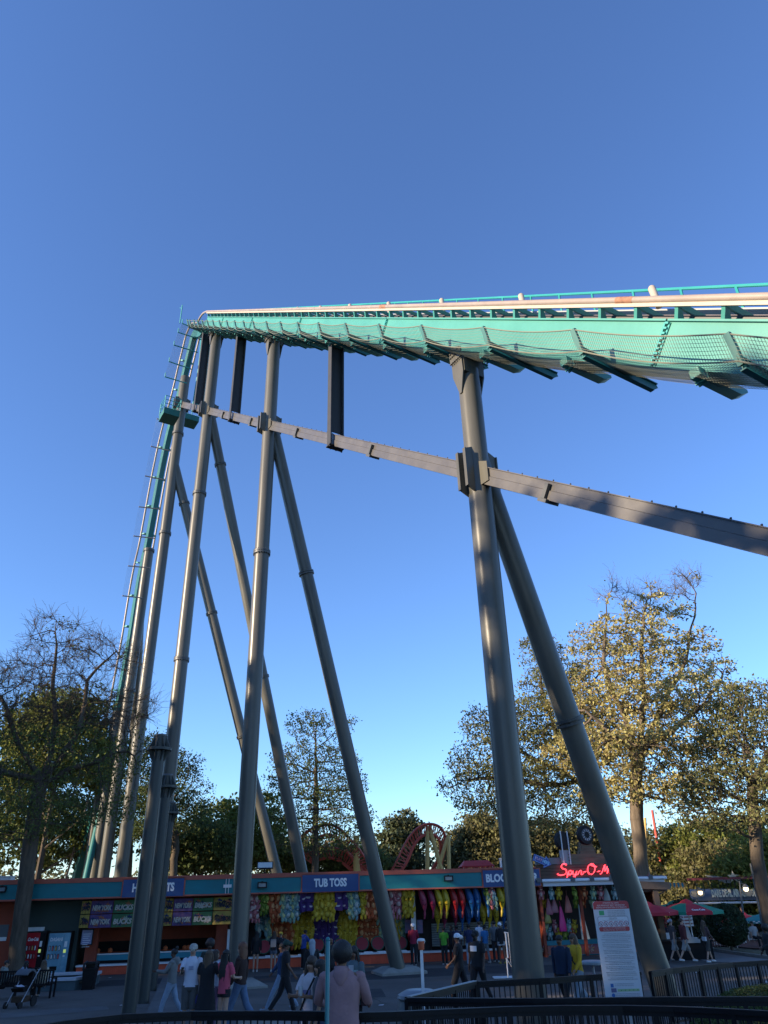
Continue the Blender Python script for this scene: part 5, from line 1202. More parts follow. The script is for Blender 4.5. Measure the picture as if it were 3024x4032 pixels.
# small white fence by the hedge, seating area, benches as dark mass
for k,(x,y,l) in enumerate(((2662,3700,'grey folding sign panel on the dark bin enclosure'),)):
    p=atY(2720,3790,40.5); t=thing('bin_enclosure','long black bin enclosure with a grey panel behind the walking couple','enclosure',(p[0],40.5,0))
    z1=atY(2720,3705,40.5)[2]; m=MB(); m.box(-1.3,1.0,-.5,.6,0,z1); m.box(-1.35,1.05,-.55,.65,z1,z1+.06); m.build('body',blk,t)
    m=MB(); m.prism([(-.35,-.56,z1-.05),(.45,-.56,z1-.05),(.45,-.56,z1+.1),(.1,-.56,z1+.16),(0,-.56,z1+.62),(-.30,-.56,z1+.62)],(0,.04,0)); m.build('grey_panel',mat('panel_grey',(.25,.29,.31),rough=.5),t)
def chairs():
    m=MB(); m.tube([(-.2,-.2,0),(-.2,-.2,.45)],.02,5); m.tube([(.2,-.2,0),(.2,-.2,.45)],.02,5); m.tube([(-.2,.2,0),(-.2,.22,.9)],.02,5); m.tube([(.2,.2,0),(.2,.22,.9)],.02,5)
    return m
proto=thing('cafe_chair','white cafe chair in the umbrella seating area, first from the left','chair',(0,0,0),0,'white cafe chairs')
chairs().build('frame',wht,proto); MB().box(-.22,.22,-.22,.22,.44,.47).build('seat',wht,proto); MB().box(-.2,.2,.2,.23,.6,.9).build('backrest',wht,proto)
for k,(x,Yc,r) in enumerate(((2640,44,.3),(2665,45.5,2.),(2690,47,-.5),(2735,46,1.2),(2775,45,.2),(2800,47.5,2.5),(2840,47,0.),(2885,46,1.),(2905,48,.4),(2950,50,2.))):
    p=atY(x,3700,Yc); l=f'white cafe chair in the umbrella seating area, {o_(k)} from the left'
    if k==0: proto.location=(p[0],Yc,0); proto.rotation_euler=(0,0,r)
    else: dup(proto,(p[0],Yc,0),r,l)
tp_=thing('cafe_table','round white cafe table under the large cola umbrella','table',(atY(2700,3700,43)[0],42.6,0),0,'cafe tables')
MB().lathe([(.45,.72),(.45,.75)],16).build('table_top',wht,tp_); MB().tube([(0,0,0),(0,0,.72)],.03,6).build('leg',wht,tp_); MB().lathe([(.25,0),(.2,.04)],12).build('base',wht,tp_)
dup(tp_,(atY(2790,3700,46)[0],46,0),0,'round white cafe table left of the round hedge'); dup(tp_,(atY(2935,3700,48.5)[0],48.5,0),0,'round white cafe table right of the round hedge')
# mulch bed and kerbs, low stone edge
mul=mat('red_mulch',(.12,.04,.028),rough=1.,var=.4,scale=12,bump=1,bscale=30); lawn=mat('dry_grass',(.10,.09,.045),rough=1,var=.35,scale=6,bump=.8,bscale=40)
def patch(name,pxs,m,dz=.004):
    P=[G(x,y) for x,y in pxs]; mb=MB(); mb.add([(p[0],p[1],p[2]+dz) for p in P],[tuple(range(len(P)))]); return tag(mb.build(name,m,smooth=False),kind='structure')
patch('mulch_bed',[(2760,3700),(2800,3732),(2860,3728),(2960,3738),(3100,3745),(3100,3690),(2980,3684),(2860,3684)],mul,.06)
patch('grass_strip',[(2795,3736),(2860,3731),(2960,3741),(3100,3750),(3100,3780),(2960,3762),(2860,3748)],lawn,.03)
kp=[G(x,y) for x,y in ((2790,3740),(2860,3752),(2960,3766),(3100,3784))]; mb=MB()
for a,b in zip(kp[:-1],kp[1:]): mb.beam(a+[0,0,.05],b+[0,0,.05],.15,.14)
tag(mb.build('kerb',conc),kind='structure')
path=mat('pale_concrete_path',(.17,.165,.165),rough=.95,var=.12,scale=1.,bump=.3,bscale=30)
patch('path',[(2740,3775),(2790,3745),(2860,3756),(2960,3770),(3120,3790),(3120,3812),(2900,3790),(2790,3788)],path,.010)
for k,(x,y,w) in enumerate(((2930,3672,.5),(2968,3676,.6),(3005,3678,.55))):
    p=G(x,y+22); m=MB(); m.ball((0,0,.12),(w,w*.7,.28),9,6); o=m.build('pale_boulder',mat('boulder',(.22,.21,.20),rough=.9,var=.2,scale=4,bump=.5)); o.location=tuple(p); tag(o,f'pale low boulder, {o_(k)} from the left beside the mulch bed','boulder',group='boulders by the mulch bed')
# ------------------------------------------------------------ capped steel stubs, fences, signs and other things of the plaza
def stub(xb,yb,xt,yt,r,label,rngpx):
    b=G(xb,yb); d=b[:2]/np.linalg.norm(b[:2]); Nn=np.array([-d[0],-d[1],0]); p=onpl(xt,yt,b,Nn); H=p[2]-b[2]
    t=thing('steel_stub_column',label,'column',tuple(b),0,'capped steel stub columns')
    m=MB(); m.tube([(0,0,-.1),(0,0,H)],r,28); m.build('shaft',steel_d2,t)
    zr=onpl(xt,rngpx,b,Nn)[2]-b[2]
    m=MB(); m.lathe([(r,zr-.06),(r+.20,zr-.05),(r+.20,zr+.04),(r,zr+.05)],32); m.build('collar',steel_d2,t)
    m=MB()
    for k in range(8):
        a=k*math.pi/4; u=np.array([math.cos(a),math.sin(a),0]); m.prism([u*(r-.01)+[0,0,zr+.05],u*(r+.17)+[0,0,zr+.05],u*(r-.01)+[0,0,zr+.42]],np.cross(u,[0,0,1])*.03); m.prism([u*(r-.01)+[0,0,zr-.06],u*(r+.17)+[0,0,zr-.06],u*(r-.01)+[0,0,zr-.42]],np.cross(u,[0,0,1])*.03)
    m.build('collar_rib',steel_d2,t)
    m=MB(); m.lathe([(r+.02,H-.04),(r+.02,H),(r*.9,H+.03),(0.01,H+.03)],28); m.build('cap',steel_d,t)
steel_d2=mat('stub_steel',(.050,.056,.052),rough=.42,var=.1,scale=.8,spec=.35)
stub(506,3992,632,2896,.205,'tallest and nearest of three capped steel stubs in front of the hot shots sign',2950)
stub(563,3951,651,3052,.19,'middle one of three capped steel stubs before the hot shots sign',3098)
stub(600,3904,681,3160,.145,'shortest, rearmost of three capped steel stubs before the hot shots sign',3200)
# ---- black picket fences
rail_m=mat('fence_black',(.008,.008,.010),rough=.5,var=.15,spec=.22); bal=MB(); bal.box(-.008,.008,-.008,.008,.10,1.02); bal_me=bal.mesh('baluster',rail_m,smooth=False)
postm=MB(); postm.box(-.030,.030,-.030,.030,0,1.05); post_me=postm.mesh('fence_post',rail_m,smooth=False)
def fence(label,pts,sp,pe,hr=1.07,group=None):     # pts: ground polyline
    t=thing('black_fence',label,'fence',tuple(pts[0]),0,'black picket fences'); o=np.array(pts[0])
    P=[np.array(p)-o for p in pts]
    for z,w,h_ in ((hr-.03,.075,.055),(hr-.085,.04,.05),(.11,.035,.035)):
        m=MB(); n=len(P); vs=[]; fs=[]
        for i,p in enumerate(P):
            d=nrm(P[min(i+1,n-1)]-P[max(i-1,0)]); sd=nrm(np.array([-d[1],d[0],0]))
            vs+=[p+[0,0,z+b*h_/2]+sd*a*w/2 for a,b in ((-1,-1),(1,-1),(1,1),(-1,1))]
        for i in range(n-1):
            for j in range(4): a=i*4+j;b=i*4+(j+1)%4; fs.append((a,b,b+4,a+4))
        fs+=[(3,2,1,0),tuple((n-1)*4+j for j in range(4))]; m.add(vs,fs)
        m.build('rail',rail_m,t,smooth=False)
    acc=0; k=0; nxt=0.; tot=0
    for a,b in zip(P[:-1],P[1:]):
        L=np.linalg.norm(b-a); yaw=math.atan2((b-a)[1],(b-a)[0])
        while nxt<=acc+L:
            q=a+(b-a)*((nxt-acc)/L)
            isp=(k%pe==0)
            q2=link('fence_post' if isp else 'baluster',post_me if isp else bal_me,t); q2.location=tuple(q); q2.rotation_euler=(0,0,yaw); q2.scale=(1,1,hr/1.07)
            nxt+=sp; k+=1
        acc+=L
    return t
def rp(x,y,hr=1.07):     # ground point below a rail top seen at pixel x,y
    p=HP(x,y,hr); return p
def chain(pxs,hr=1.07,sub=6): 
    P=[rp(x,y,hr) for x,y in pxs]; return P
# nearest fence: runs across the whole bottom of the picture
fence('nearest black picket fence curving along the bottom edge of the picture',chain([(90,4046),(250,4018),(480,3992),(756,3980),(1000,3979),(1250,3980),(1420,3985),(1560,3981),(1800,3970),(1993,3962),(2200,3958),(2450,3957),(2650,3961),(2850,3969),(3030,3979),(3180,3990)]),.10,14)
fence('second black picket fence at the foot of the thick pillar, right of centre',chain([(1602,3927),(1800,3928),(2100,3930),(2300,3928),(2600,3924),(2900,3923),(3150,3923)]),.10,12)
fence('short black fence with a pale worn top rail running back to the thick pillar',chain([(1602,3925),(1740,3893),(1878,3862)]),.11,10)
fence('black fence length just behind the thick pillar ending at the front slanting leg',chain([(1880,3863),(2020,3856),(2160,3849),(2300,3838),(2400,3833),(2520,3826)]),.11,12)
fence('black fence curving away at the right with wide bays',chain([(2560,3824),(2642,3812),(2760,3800),(2880,3789),(3020,3780),(3180,3772)]),.11,7)
a,b=rp(1608,3925),rp(1870,3863); o=MB().beam(a+[0,0,1.075],b+[0,0,1.075],.075,.012).build('worn_rail_cap',mat('worn_grey',(.30,.32,.34),rough=.6)); tag(o,'pale worn cap strip lying on the short fence rail left of the thick pillar','rail cap')
# grass inside the fences
gm=mat('lawn',(.040,.058,.018),rough=1,var=.45,scale=5,bump=.6,bscale=60)
def strip(name,P,m,dz,kind='structure'):
    mb=MB(); mb.add([(p[0],p[1],gz(p[1])+dz) for p in P],[tuple(range(len(P)))]); return tag(mb.build(name,m,smooth=False),kind=kind)
A0=rp(1700,3940); strip('lawn_bed',[(2.0,12.6),(9.5,12.6),(11.5,17.8),(7.,18.6),(3.4,17.6)],gm,.02)
def grass(name,label,poly,n,h_,col,seed):
    rng=np.random.default_rng(seed); P=np.array([p[:2] for p in poly]); mn,mx=P.min(0),P.max(0); Q=[]
    while len(Q)<n:
        c=mn+(mx-mn)*rng.random((n,2))
        for q in c:
            ins=False; j=len(P)-1
            for i in range(len(P)):
                if (P[i][1]>q[1])!=(P[j][1]>q[1]) and q[0]<(P[j][0]-P[i][0])*(q[1]-P[i][1])/(P[j][1]-P[i][1])+P[i][0]: ins=not ins
                j=i
            if ins: Q.append(q)
    Q=np.array(Q[:n]); z=np.array([gz(y) for y in Q[:,1]]); a=rng.random(n)*6.28; hh=h_*(.5+rng.random(n)); w=.012+.01*rng.random(n)
    u=np.stack([np.cos(a),np.sin(a),np.zeros(n)],1)*w[:,None]; b=np.column_stack([Q,z]); tip=b+np.stack([rng.normal(size=n)*.3*hh,rng.normal(size=n)*.3*hh,hh],1)
    V=np.stack([b-u,b+u,tip],1).reshape(-1,3); o=link(name,np_mesh(name,V,np.arange(3*n).reshape(n,3),col)); tag(o,label,'grass',kind='stuff')
gl_=mat('grass_blade',(.055,.085,.018),rough=.8,col2=(.11,.14,.04),scale=2,island=.35,trans=.3)
grass('bed_grass','unmown green grass in the fenced bed behind the nearest fence',[(2.2,12.7),(9.3,12.7),(11.,17.5),(7.,18.3),(3.4,17.2)],26000,.11,gl_,5)
# low clipped hedge at the right bottom
LFb=mat('boxwood_leaf',(.05,.075,.02),rough=.7,col2=(.11,.14,.035),scale=3,island=.35,trans=.25)
cx1=atY(3000,3900,12.2)
def hedge(name,label,c,r,n,seed):
    rng=np.random.default_rng(seed); v=rng.normal(size=(n,3)); v/=np.linalg.norm(v,axis=1)[:,None]; v[:,2]=np.abs(v[:,2]); v*=(.9+.14*rng.random(n))[:,None]; V=v*np.array(r)
    t=thing(name,label,'shrub',(c[0],c[1],gz(c[1]))); link('foliage',leaves(V,.045,rng,LFb,'foliage'),t)
    m=MB(); m.ball((0,0,0),(r[0]*.86,r[1]*.86,r[2]*.86),14,8); m.build('inner_twigs',mat('twig_dark',(.03,.03,.015),rough=1),t)
q=HP(3010,3890,.75); hedge('low_hedge','rounded light green hedge at the bottom right corner behind the second fence',(q[0]+.1,q[1]),(1.55,1.1,.78),16000,3)
q=HP(2900,3975,.5); hedge('low_hedge','low rounded shrub seen through the nearest fence at the bottom right',(q[0]+.3,q[1]+.2),(1.2,.8,.55),9000,6)
# ---- ride safety notice
Ys=14.2; pb=atY(2440,3925,Ys); 
TL=atY(2333,3551,Ys); TR=atY(2472,3545,Ys); BL=atY(2390,3935,Ys); 
w=TR[0]-TL[0]; zt2=(TL[2]+TR[2])/2; zb2=atY(2460,3992,Ys)[2]; H=zt2-zb2
t=thing('safety_notice_board','tall white ride safety notice board with red header leaning before the slanting front leg','sign',((TL[0]+TR[0])/2,Ys,gz(Ys)))
g0=gz(Ys); z0=zb2-g0; red=mat('notice_red',(.42,.045,.05),rough=.5); pw_=mat('notice_white',(.52,.54,.58),rough=.5); ink=mat('notice_ink',(.16,.17,.20),rough=.6); ink2=mat('notice_white_ink',(.62,.6,.6),rough=.6)
def rrect(x0,x1,za,zb,r,y):
    P=[]
    for cx2,cz2,a0 in ((x1-r,zb-r,0),(x0+r,zb-r,90),(x0+r,za+r,180),(x1-r,za+r,270)):
        for a in np.linspace(a0,a0+90,5): P.append((cx2+r*math.cos(math.radians(a)),y,cz2+r*math.sin(math.radians(a))))
    return P
m=MB(); m.prism(rrect(-w/2,w/2,z0,z0+H,.05,0),(0,.03,0)); m.build('board',pw_,t,smooth=False)
U=lambda f:z0+H*(1-f)     # f: fraction from the top
def prt(n,mt,x0,x1,f0,f1,y=-.003,r=.0):
    m=MB(); 
    if r: m.add(rrect(x0*w,x1*w,U(f1),U(f0),r,y),[tuple(range(20))])
    else: m.add([(x0*w,y,U(f1)),(x1*w,y,U(f1)),(x1*w,y,U(f0)),(x0*w,y,U(f0))],[(0,1,2,3)])
    return m.build(n,mt,t,smooth=False)
m=MB(); P=rrect(-w/2,w/2,U(.075),z0+H,.05,-.003); P=[p for p in P if p[2]>U(.075)+.05]+[(-w/2,-.003,U(.075)),(w/2,-.003,U(.075))]; m.add(P,[tuple(range(len(P)))]); m.build('header',red,t,smooth=False)
def wr(txt,x,f,size,width,mt,y=-.006): o=text(txt,(x*w,y,U(f)),size,mt,t,width=width*w,ext=.0008); return o
wr('ATTENTION ALL GUESTS',0,.018,.034,.45,ink2); wr('READ IMPORTANT SAFETY INFORMATION',0,.040,.034,.78,ink2); wr('AND FOLLOW INSTRUCTIONS OF ATTENDANTS',0,.060,.032,.86,ink2)
prt('pictogram',mat('notice_green',(.05,.33,.13),rough=.5),-.36,-.22,.088,.130)
for k,s_ in enumerate(('Stay in the designated areas','of the ride platform and keep all','arms and legs inside the train','at all times')): wr(s_,.12,.090+.0145*k,.020,.48,ink)
prt('panel_outline',ink,-.425,.425,.142,.272,-.0030,.03); prt('panel',mat('notice_white2',(.60,.62,.66),rough=.5),-.415,.415,.146,.268,-.0045,.025)
wr('GOLIATH',0,.163,.042,.22,ink,-.007); wr('High thrill, fast and steep ride',0,.178,.016,.58,ink,-.007)
ringm=mat('ban_red',(.40,.05,.08),rough=.5)
for k in range(6):
    cx3=(-.35+.14*k)*w; cz3=U(.210); m=MB(); 
    for (r0,r1) in ((.026,.033),):
        A_=[(cx3+math.cos(a)*r0*w/.52,-.007,cz3+math.sin(a)*r0*w/.52) for a in np.linspace(0,6.283,18)]; B_=[(cx3+math.cos(a)*r1*w/.52,-.007,cz3+math.sin(a)*r1*w/.52) for a in np.linspace(0,6.283,18)]
        for i in range(17): m.add([A_[i],B_[i],B_[i+1],A_[i+1]],[(0,1,2,3)])
    d_=.022*w/.52; m.add([(cx3-d_,-.0075,cz3+d_*1.1),(cx3-d_*1.1,-.0075,cz3+d_),(cx3+d_,-.0075,cz3-d_*1.1),(cx3+d_*1.1,-.0075,cz3-d_)],[(0,1,2,3)]); m.build('ban_symbol',ringm,t,smooth=False)
    m=MB(); m.ball((cx3,-.006,cz3+.012),(.007,.001,.007),6,4); m.add([(cx3-.012,-.0062,cz3-.018),(cx3+.012,-.0062,cz3-.018),(cx3+.008+.004*(k%3),-.0062,cz3+.004),(cx3-.008,-.0062,cz3+.006*(k%2))],[(0,1,2,3)]); m.build('figure',ink,t,smooth=False)
prt('red_panel',red,-.415,.425,.238,.280,-.0052,.025)
for k,s_ in enumerate(('Guests must meet the posted height','to ride. Loose articles are not','permitted on the ride at any time')): wr(s_,0,.246+.0125*k,.017,.62,ink2,-.008)
rt=random.Random(9); f=.296; lines=['Guests with the following conditions should not ride: heart, back','or neck trouble, recent surgery, high blood pressure, expectant','mothers or any other condition that may be aggravated by riding','Remain seated and keep hands arms and feet inside the vehicle','Secure all loose articles hats glasses and phones before riding','Riders must fit within the restraint as checked by attendants','Children must be supervised at all times by a grown up person','Do not board the ride if you feel unwell dizzy or light headed','Exit to the left and hold the handrail while leaving the station']
for k in range(26):
    if k%3==0: f+=.006
    wr(lines[k%9],(.02 if k%3 else .0),f,.017,(.80 if k%4 else .62),ink); f+=.0143
prt('pictogram',mat('notice_blue',(.03,.12,.35),rough=.5),-.33,-.25,.742,.775); prt('photo_print',mat('notice_violet',(.12,.11,.22),rough=.5),-.33,-.19,.782,.818)
prt('green_bar',mat('notice_pale_green',(.30,.44,.24),rough=.5),-.16,.43,.790,.812)
for k in range(5):
    x=(-.06+.11*k)*w; m=MB(); m.lathe([(.008,0),(.008,.001)],10,(x,-.006,U(.801)),np.array([[1,0,0],[0,0,-1],[0,1,0]])); m.build('dot',mat('dot_green',(.03,.2,.06)),t)
for k,s_ in enumerate(('For accessibility information scan here','or ask at the ride entrance')): wr(s_,.04,.745+.015*k,.016,.5,ink)
for k in range(2):
    m=MB(); m.lathe([(.028,0),(.028,.001)],16,(-.29*w,-.004,U(.842+.034*k)),np.array([[1,0,0],[0,0,-1],[0,1,0]])); m.build('icon',MATS['notice_blue'],t)
for k in range(10): wr(lines[(k*2+1)%9],.10,.830+.0135*k,.015,.66,ink)
for dx in (-.16,.10): m=MB(); m.box(dx*w-.03,dx*w+.03,.03,.07,0,z0+H*.6); m.build('post',mat('post_grey',(.35,.36,.38),rough=.5,metal=.4),t)
# ---- white post with orange drink cooler on top
Yp=16.; a=atY(1655,3740,Yp); b0=atY(1660,3920,Yp); t=thing('cooler_post','slim white post holding an orange cooler with a white lid, left of the fence corner','post',(a[0]+.02,Yp,gz(Yp)))
H=a[2]-gz(Yp); m=MB(); m.box(-.028,.028,-.028,.028,0,H); m.build('post',wht,t)
zt3=atY(1660,3698,Yp)[2]-gz(Yp); m=MB(); m.lathe([(.052,H),(.058,H+.02),(.063,zt3-.03)],18); m.build('cooler',mat('cooler_orange',(.50,.10,.04),rough=.5),t)
m=MB(); m.lathe([(.066,zt3-.03),(.067,zt3),(.05,zt3+.012),(.01,zt3+.015)],18); m.build('lid',wht,t)
for s_ in (-1,1): m=MB(); m.tube([(s_*.06,0,H+.10),(s_*.075,0,H+.14),(s_*.06,0,H+.18)],.006,5); m.build('handle',wht,t)
# teal pole in front
Yt=9.3; a=atY(1291,3700,Yt); t=thing('teal_pole','teal painted pole with a rounded tip in front of the pink hoodie','pole',(a[0]*1.0,Yt,gz(Yt)))
b=atY(1283,4032,Yt); m=MB(); k=(b[0]-a[0])/(b[2]-a[2])*0; H=a[2]-gz(Yt); m.tube([(0,0,0),(0,0,H-.02),(0,0,H)],[.024,.024,.018],14); m.build('shaft',mat('pole_teal',(.01,.17,.20),rough=.35,spec=.6),t); m=MB(); m.ball((0,0,H),(.025,.025,.028),12,8); m.build('tip',MATS['pole_teal'],t)
# grey domed drum left of the fence corner
q=rp(1650,3897,.95); t=thing('stone_litter_drum','grey domed litter drum with a pale rim at the corner of the second fence','litter bin',(q[0],q[1],gz(q[1])))
m=MB(); m.lathe([(.42,0),(.46,.3),(.44,.62),(.38,.80),(.30,.9)],22); m.build('drum',mat('drum_grey',(.10,.115,.12),rough=.6,var=.2),t)
m=MB(); m.lathe([(.39,.79),(.43,.83),(.41,.88),(.26,.95),(.05,.96)],22); m.build('lid',mat('lid_pale',(.15,.17,.19),rough=.35),t)
m=MB(); m.box(-.14,.14,-.45,-.38,.66,.76); m.build('opening',blk,t)
# silver crowd gate near the thick pillar
Yg=27; a=atY(2005,3672,Yg); b=atY(2005,3888,Yg); t=thing('white_gate_rail','folded white tube gate leaning behind the thick pillar','gate',(a[0]-.1,Yg,gz(Yg)))
c=np.array(t.location); P=[atY(x,y,Yg)-c for x,y in ((1985,3672),(2000,3672),(2015,3810),(1995,3770),(1999,3850))]
m=MB(); m.tube([atY(1985,3672,Yg)-c,atY(2001,3672,Yg)-c,atY(2016,3808,Yg)-c,atY(1993,3773,Yg)-c],.028,6); m.tube([atY(1990,3674,Yg)-c,atY(2000,3772,Yg)-c],.028,6); m.tube([atY(1995,3773,Yg)-c,atY(2001,3850,Yg)-c],.022,6); m.build('frame',wht,t)
o=MB().box(-.5,.5,-.25,.25,0,.05).build('white_step_plate',wht); p=G(1990,3851); o.location=tuple(p); tag(o,'thin pale plate lying on the asphalt behind the thick pillar','plate')
# low white barrier panel behind nearest fence
Yb=12.0; a=atY(940,3997,Yb); b=atY(1145,3997,Yb); t=thing('white_barrier_panel','plain white barrier panel just behind the nearest fence at bottom centre','barrier',((a[0]+b[0])/2,Yb,gz(Yb))); H=a[2]-gz(Yb); w=b[0]-a[0]
MB().box(-w/2,w/2,0,.05,.05,H).build('panel',mat('panel_white',(.40,.43,.46),rough=.5),t); MB().box(-w/2,w/2,-.02,.07,H,H+.03).build('top_cap',wht,t)
for s_ in (-1,1): MB().box(s_*(w/2-.1)-.04,s_*(w/2-.1)+.04,-.15,.2,0,.05).build('foot',blk,t)
# ---- vending machines
def vending(x0,x1,yt,yb,body,label,txt,font,bottle):
    o=.35; s0_,z0_=bp(x0,yb,o); s1_,_=bp(x1,yb,o); z1_=bp((x0+x1)/2,yt,o)[1]; z0_=0; w=s1_-s0_; H=z1_
    t=thing('vending_machine',label,'vending machine',tuple(B3((s0_+s1_)/2,0,o)),BA)
    MB().box(-w/2-.05,w/2+.12,.0,.85,.06,H+.03).build('cabinet',blackm,t); MB().box(-w/2+.1,w/2-.1,.1,.7,0,.06).build('foot',blk,t)
    MB().box(-w/2+.02,w*.30,-.03,-.0,.12,H-.03).build('front_panel',body,t)
    MB().box(w*.31,w/2+.1,-.028,0,.12,H-.03).build('coin_panel',blk if bottle==0 else body,t)
    text(txt,(-w*.08,-.036,H-.30),.20,white,t,width=w*.62,shear=.35 if bottle==0 else 0,bold=.006)
    cols=[mat('can_'+str(i),c,rough=.4) for i,c in enumerate(((.4,.4,.42),(.45,.1,.1),(.5,.35,.1),(.6,.62,.64)))]
    for r in range(2):
        for k in range(4):
            xx=-w*.37+k*w*.165; m=MB(); zz=H-.66-r*.34; m.box(xx-.045,xx+.045,-.035,-.03,zz-.11,zz+.11); m.build('button_panel',blackm,t); MB().lathe([(.028,-.09),(.032,.03),(.018,.09)],8,(xx,-.05,zz)).build('bottle_picture',cols[(k+r*2)%4],t)
    for (a,b_,za,zb,mm) in ((w*.35,w*.49,H-.62,H-.38,wht),(w*.35,w*.48,H-.86,H-.72,mat('coin_lime',(.30,.40,.08),rough=.5,emit=(.5,.7,.2),es=.3)),(w*.36,w*.46,H-1.02,H-.96,wht)): MB().box(a,b_,-.034,-.029,za,zb).build('label_plate',mm,t)
    MB().box(-w*.22,w*.14,-.045,-.03,.30,.46).build('delivery_flap',blk,t)
vending(83,150,3671,3815,mat('cola_red',(.42,.012,.02),rough=.35,var=.15,scale=2),'red cola vending machine with white script, left of the blue one','Coca-Cola',0,0)
vending(172,250,3672,3816,mat('water_blue',(.05,.20,.32),rough=.3,col2=(.22,.42,.52),scale=1.6),'pale blue water vending machine, right of the red one','DASANI',0,1)
p=B3(S(118,3668,.2),0,.2); o=MB().box(-.62,.62,0,.1,1.9,2.1).build('white_wall_panel',wht); o.location=tuple(B3(S(120,3668,-.1),0,-.1)); o.rotation_euler=(0,0,BA); tag(o,'white board strip behind the top of the red vending machine','board')
# ---- planter, bin, bench, stroller
pl=[G(138,3905),G(292,3903),G(316,3895)]
g=G(216,3904); t=thing('planter','low blue-grey planter with a white stone rim and bare soil','planter',tuple(g),BA)
W2=abs(G(300,3903)[0]-G(118,3905)[0])/2; Hp=atY(216,3852,g[1])[2]-g[2]; D2=2.6
blu=mat('planter_blue',(.07,.11,.125),rough=.8,var=.12); 
m=MB()
m.box(-W2,W2-.25,0,.15,0,Hp-.1); m.box(-W2,W2,D2-.15,D2,0,Hp-.1); m.box(-W2,-W2+.15,.15,D2-.15,0,Hp-.1); m.prism([(W2-.25,0,0),(W2+.15,.75,0),(W2+.02,.80,0),(W2-.33,.14,0)],(0,0,Hp-.1)); m.box(W2,W2+.15,.75,D2,0,Hp-.1); m.build('wall',blu,t,smooth=False)
m=MB()
m.box(-W2-.05,W2-.25,-.06,.26,Hp-.1,Hp); m.box(-W2-.05,W2+.2,D2-.24,D2+.06,Hp-.1,Hp); m.box(-W2-.05,-W2+.24,.26,D2-.24,Hp-.1,Hp); m.prism([(W2-.25,-.06,Hp-.1),(W2+.22,.74,Hp-.1),(W2-.10,.92,Hp-.1),(W2-.42,.26,Hp-.1)],(0,0,.098)); m.box(W2-.10,W2+.2,.80,D2-.24,Hp-.1,Hp); m.build('rim',mat('rim_white',(.50,.53,.57),rough=.7,var=.08),t,smooth=False)
MB().box(-W2+.1,W2+.05,.2,D2-.2,Hp-.22,Hp-.16).build('soil',mat('soil',(.09,.075,.05),rough=1,var=.3,scale=4,bump=1,bscale=25),t)
g=G(346,3897); t=thing('litter_bin','tall black litter bin with a hooded top right of the planter','litter bin',tuple(g),.1); H=atY(346,3788,g[1])[2]-g[2]
m=MB(); m.lathe([(.28,.04),(.36,H*.72),(.38,H*.74),(.38,H*.78)],4,R=rotz(math.pi/4)); m.build('bin_body',blackm,t,ang=30)
m=MB(); 
for s_ in (-1,1): m.tube([(s_*.24,-.2,H*.76),(s_*.25,-.15,H*.95),(s_*.2,.1,H)],.05,6)
m.box(-.27,.27,-.05,.24,H*.92,H); m.box(-.27,.27,.18,.25,H*.76,H*.95); m.build('hood',blackm,t)
MB().box(-.22,.22,-.22,.22,0,.05).build('base',blk,t)
def bench(x,y,label,rz=0.,w=1.7):
    g=G(x,y); t=thing('park_bench',label,'bench',tuple(g),rz)
    for k in range(int(w/.09)): MB().box(-w/2+k*.09,-w/2+k*.09+.05,-.04,-.01,.42,.88).build('slat',rail_m,t)
    MB().box(-w/2,w/2,-.05,.01,.86,.92).box(-w/2,w/2,-.05,.0,.40,.44).build('back_rail',rail_m,t)
    MB().box(-w/2,w/2,.0,.48,.43,.46).build('seat',rail_m,t)
    for s_ in (-1,1): MB().box(s_*w/2-.03,s_*w/2+.03,-.04,.02,0,.9).box(s_*w/2-.03,s_*w/2+.03,.40,.46,0,.62).box(s_*w/2-.03,s_*w/2+.03,-.02,.46,.60,.64).build('leg',rail_m,t)
    return t,g
bt,bg_=bench(70,3935,'black slatted bench seen from behind at the left edge, three people seated',BA*.5,2.3)
g=G(75,3968); t=thing('stroller','black and grey baby stroller with a white cloth on its seat at the left edge','stroller',tuple(g),-.2)
gf=mat('stroller_grey',(.10,.11,.125),rough=.8,var=.2); 
m=MB(); m.prism([(-.23,.05+.30*math.cos(a),.78+.30*math.sin(a)) for a in np.linspace(-.1,2.6,10)]+[(-.23,.05+.24*math.cos(a),.78+.24*math.sin(a)) for a in np.linspace(2.6,-.1,10)],(.46,0,0)); m.build('canopy',gf,t)
m=MB(); m.prism([(-.22,-.2,.45),(-.22,.22,.50),(-.22,.25,.95),(-.22,.15,.95),(-.22,.05,.6),(-.22,-.3,.56)],(.44,0,0)); m.build('seat',blk,t,smooth=False)
MB().box(-.2,.2,-.2,.25,.16,.32).build('basket',mat('basket_brown',(.06,.035,.02),rough=.9),t)
for s_ in (-1,1):
    MB().tube([(s_*.25,-.35,.10),(s_*.25,.05,.62),(s_*.24,.42,1.05)],.016,6).build('frame_tube',mat('frame_grey',(.3,.31,.33),rough=.4,metal=.6),t)
    for yy,r in ((-.35,.10),(.32,.15)):
        m=MB(); m.lathe([(r*.55,-.02),(r,-.025),(r,.025),(r*.55,.02)],16,(s_*.27,yy,r),np.array([[0,0,1],[0,1,0],[-1,0,0]])); m.build('wheel',rub,t)
MB().tube([(-.24,.42,1.05),(0,.46,1.07),(.24,.42,1.05)],.02,6).build('handle',blk,t)
m=MB(); rr3=random.Random(2)
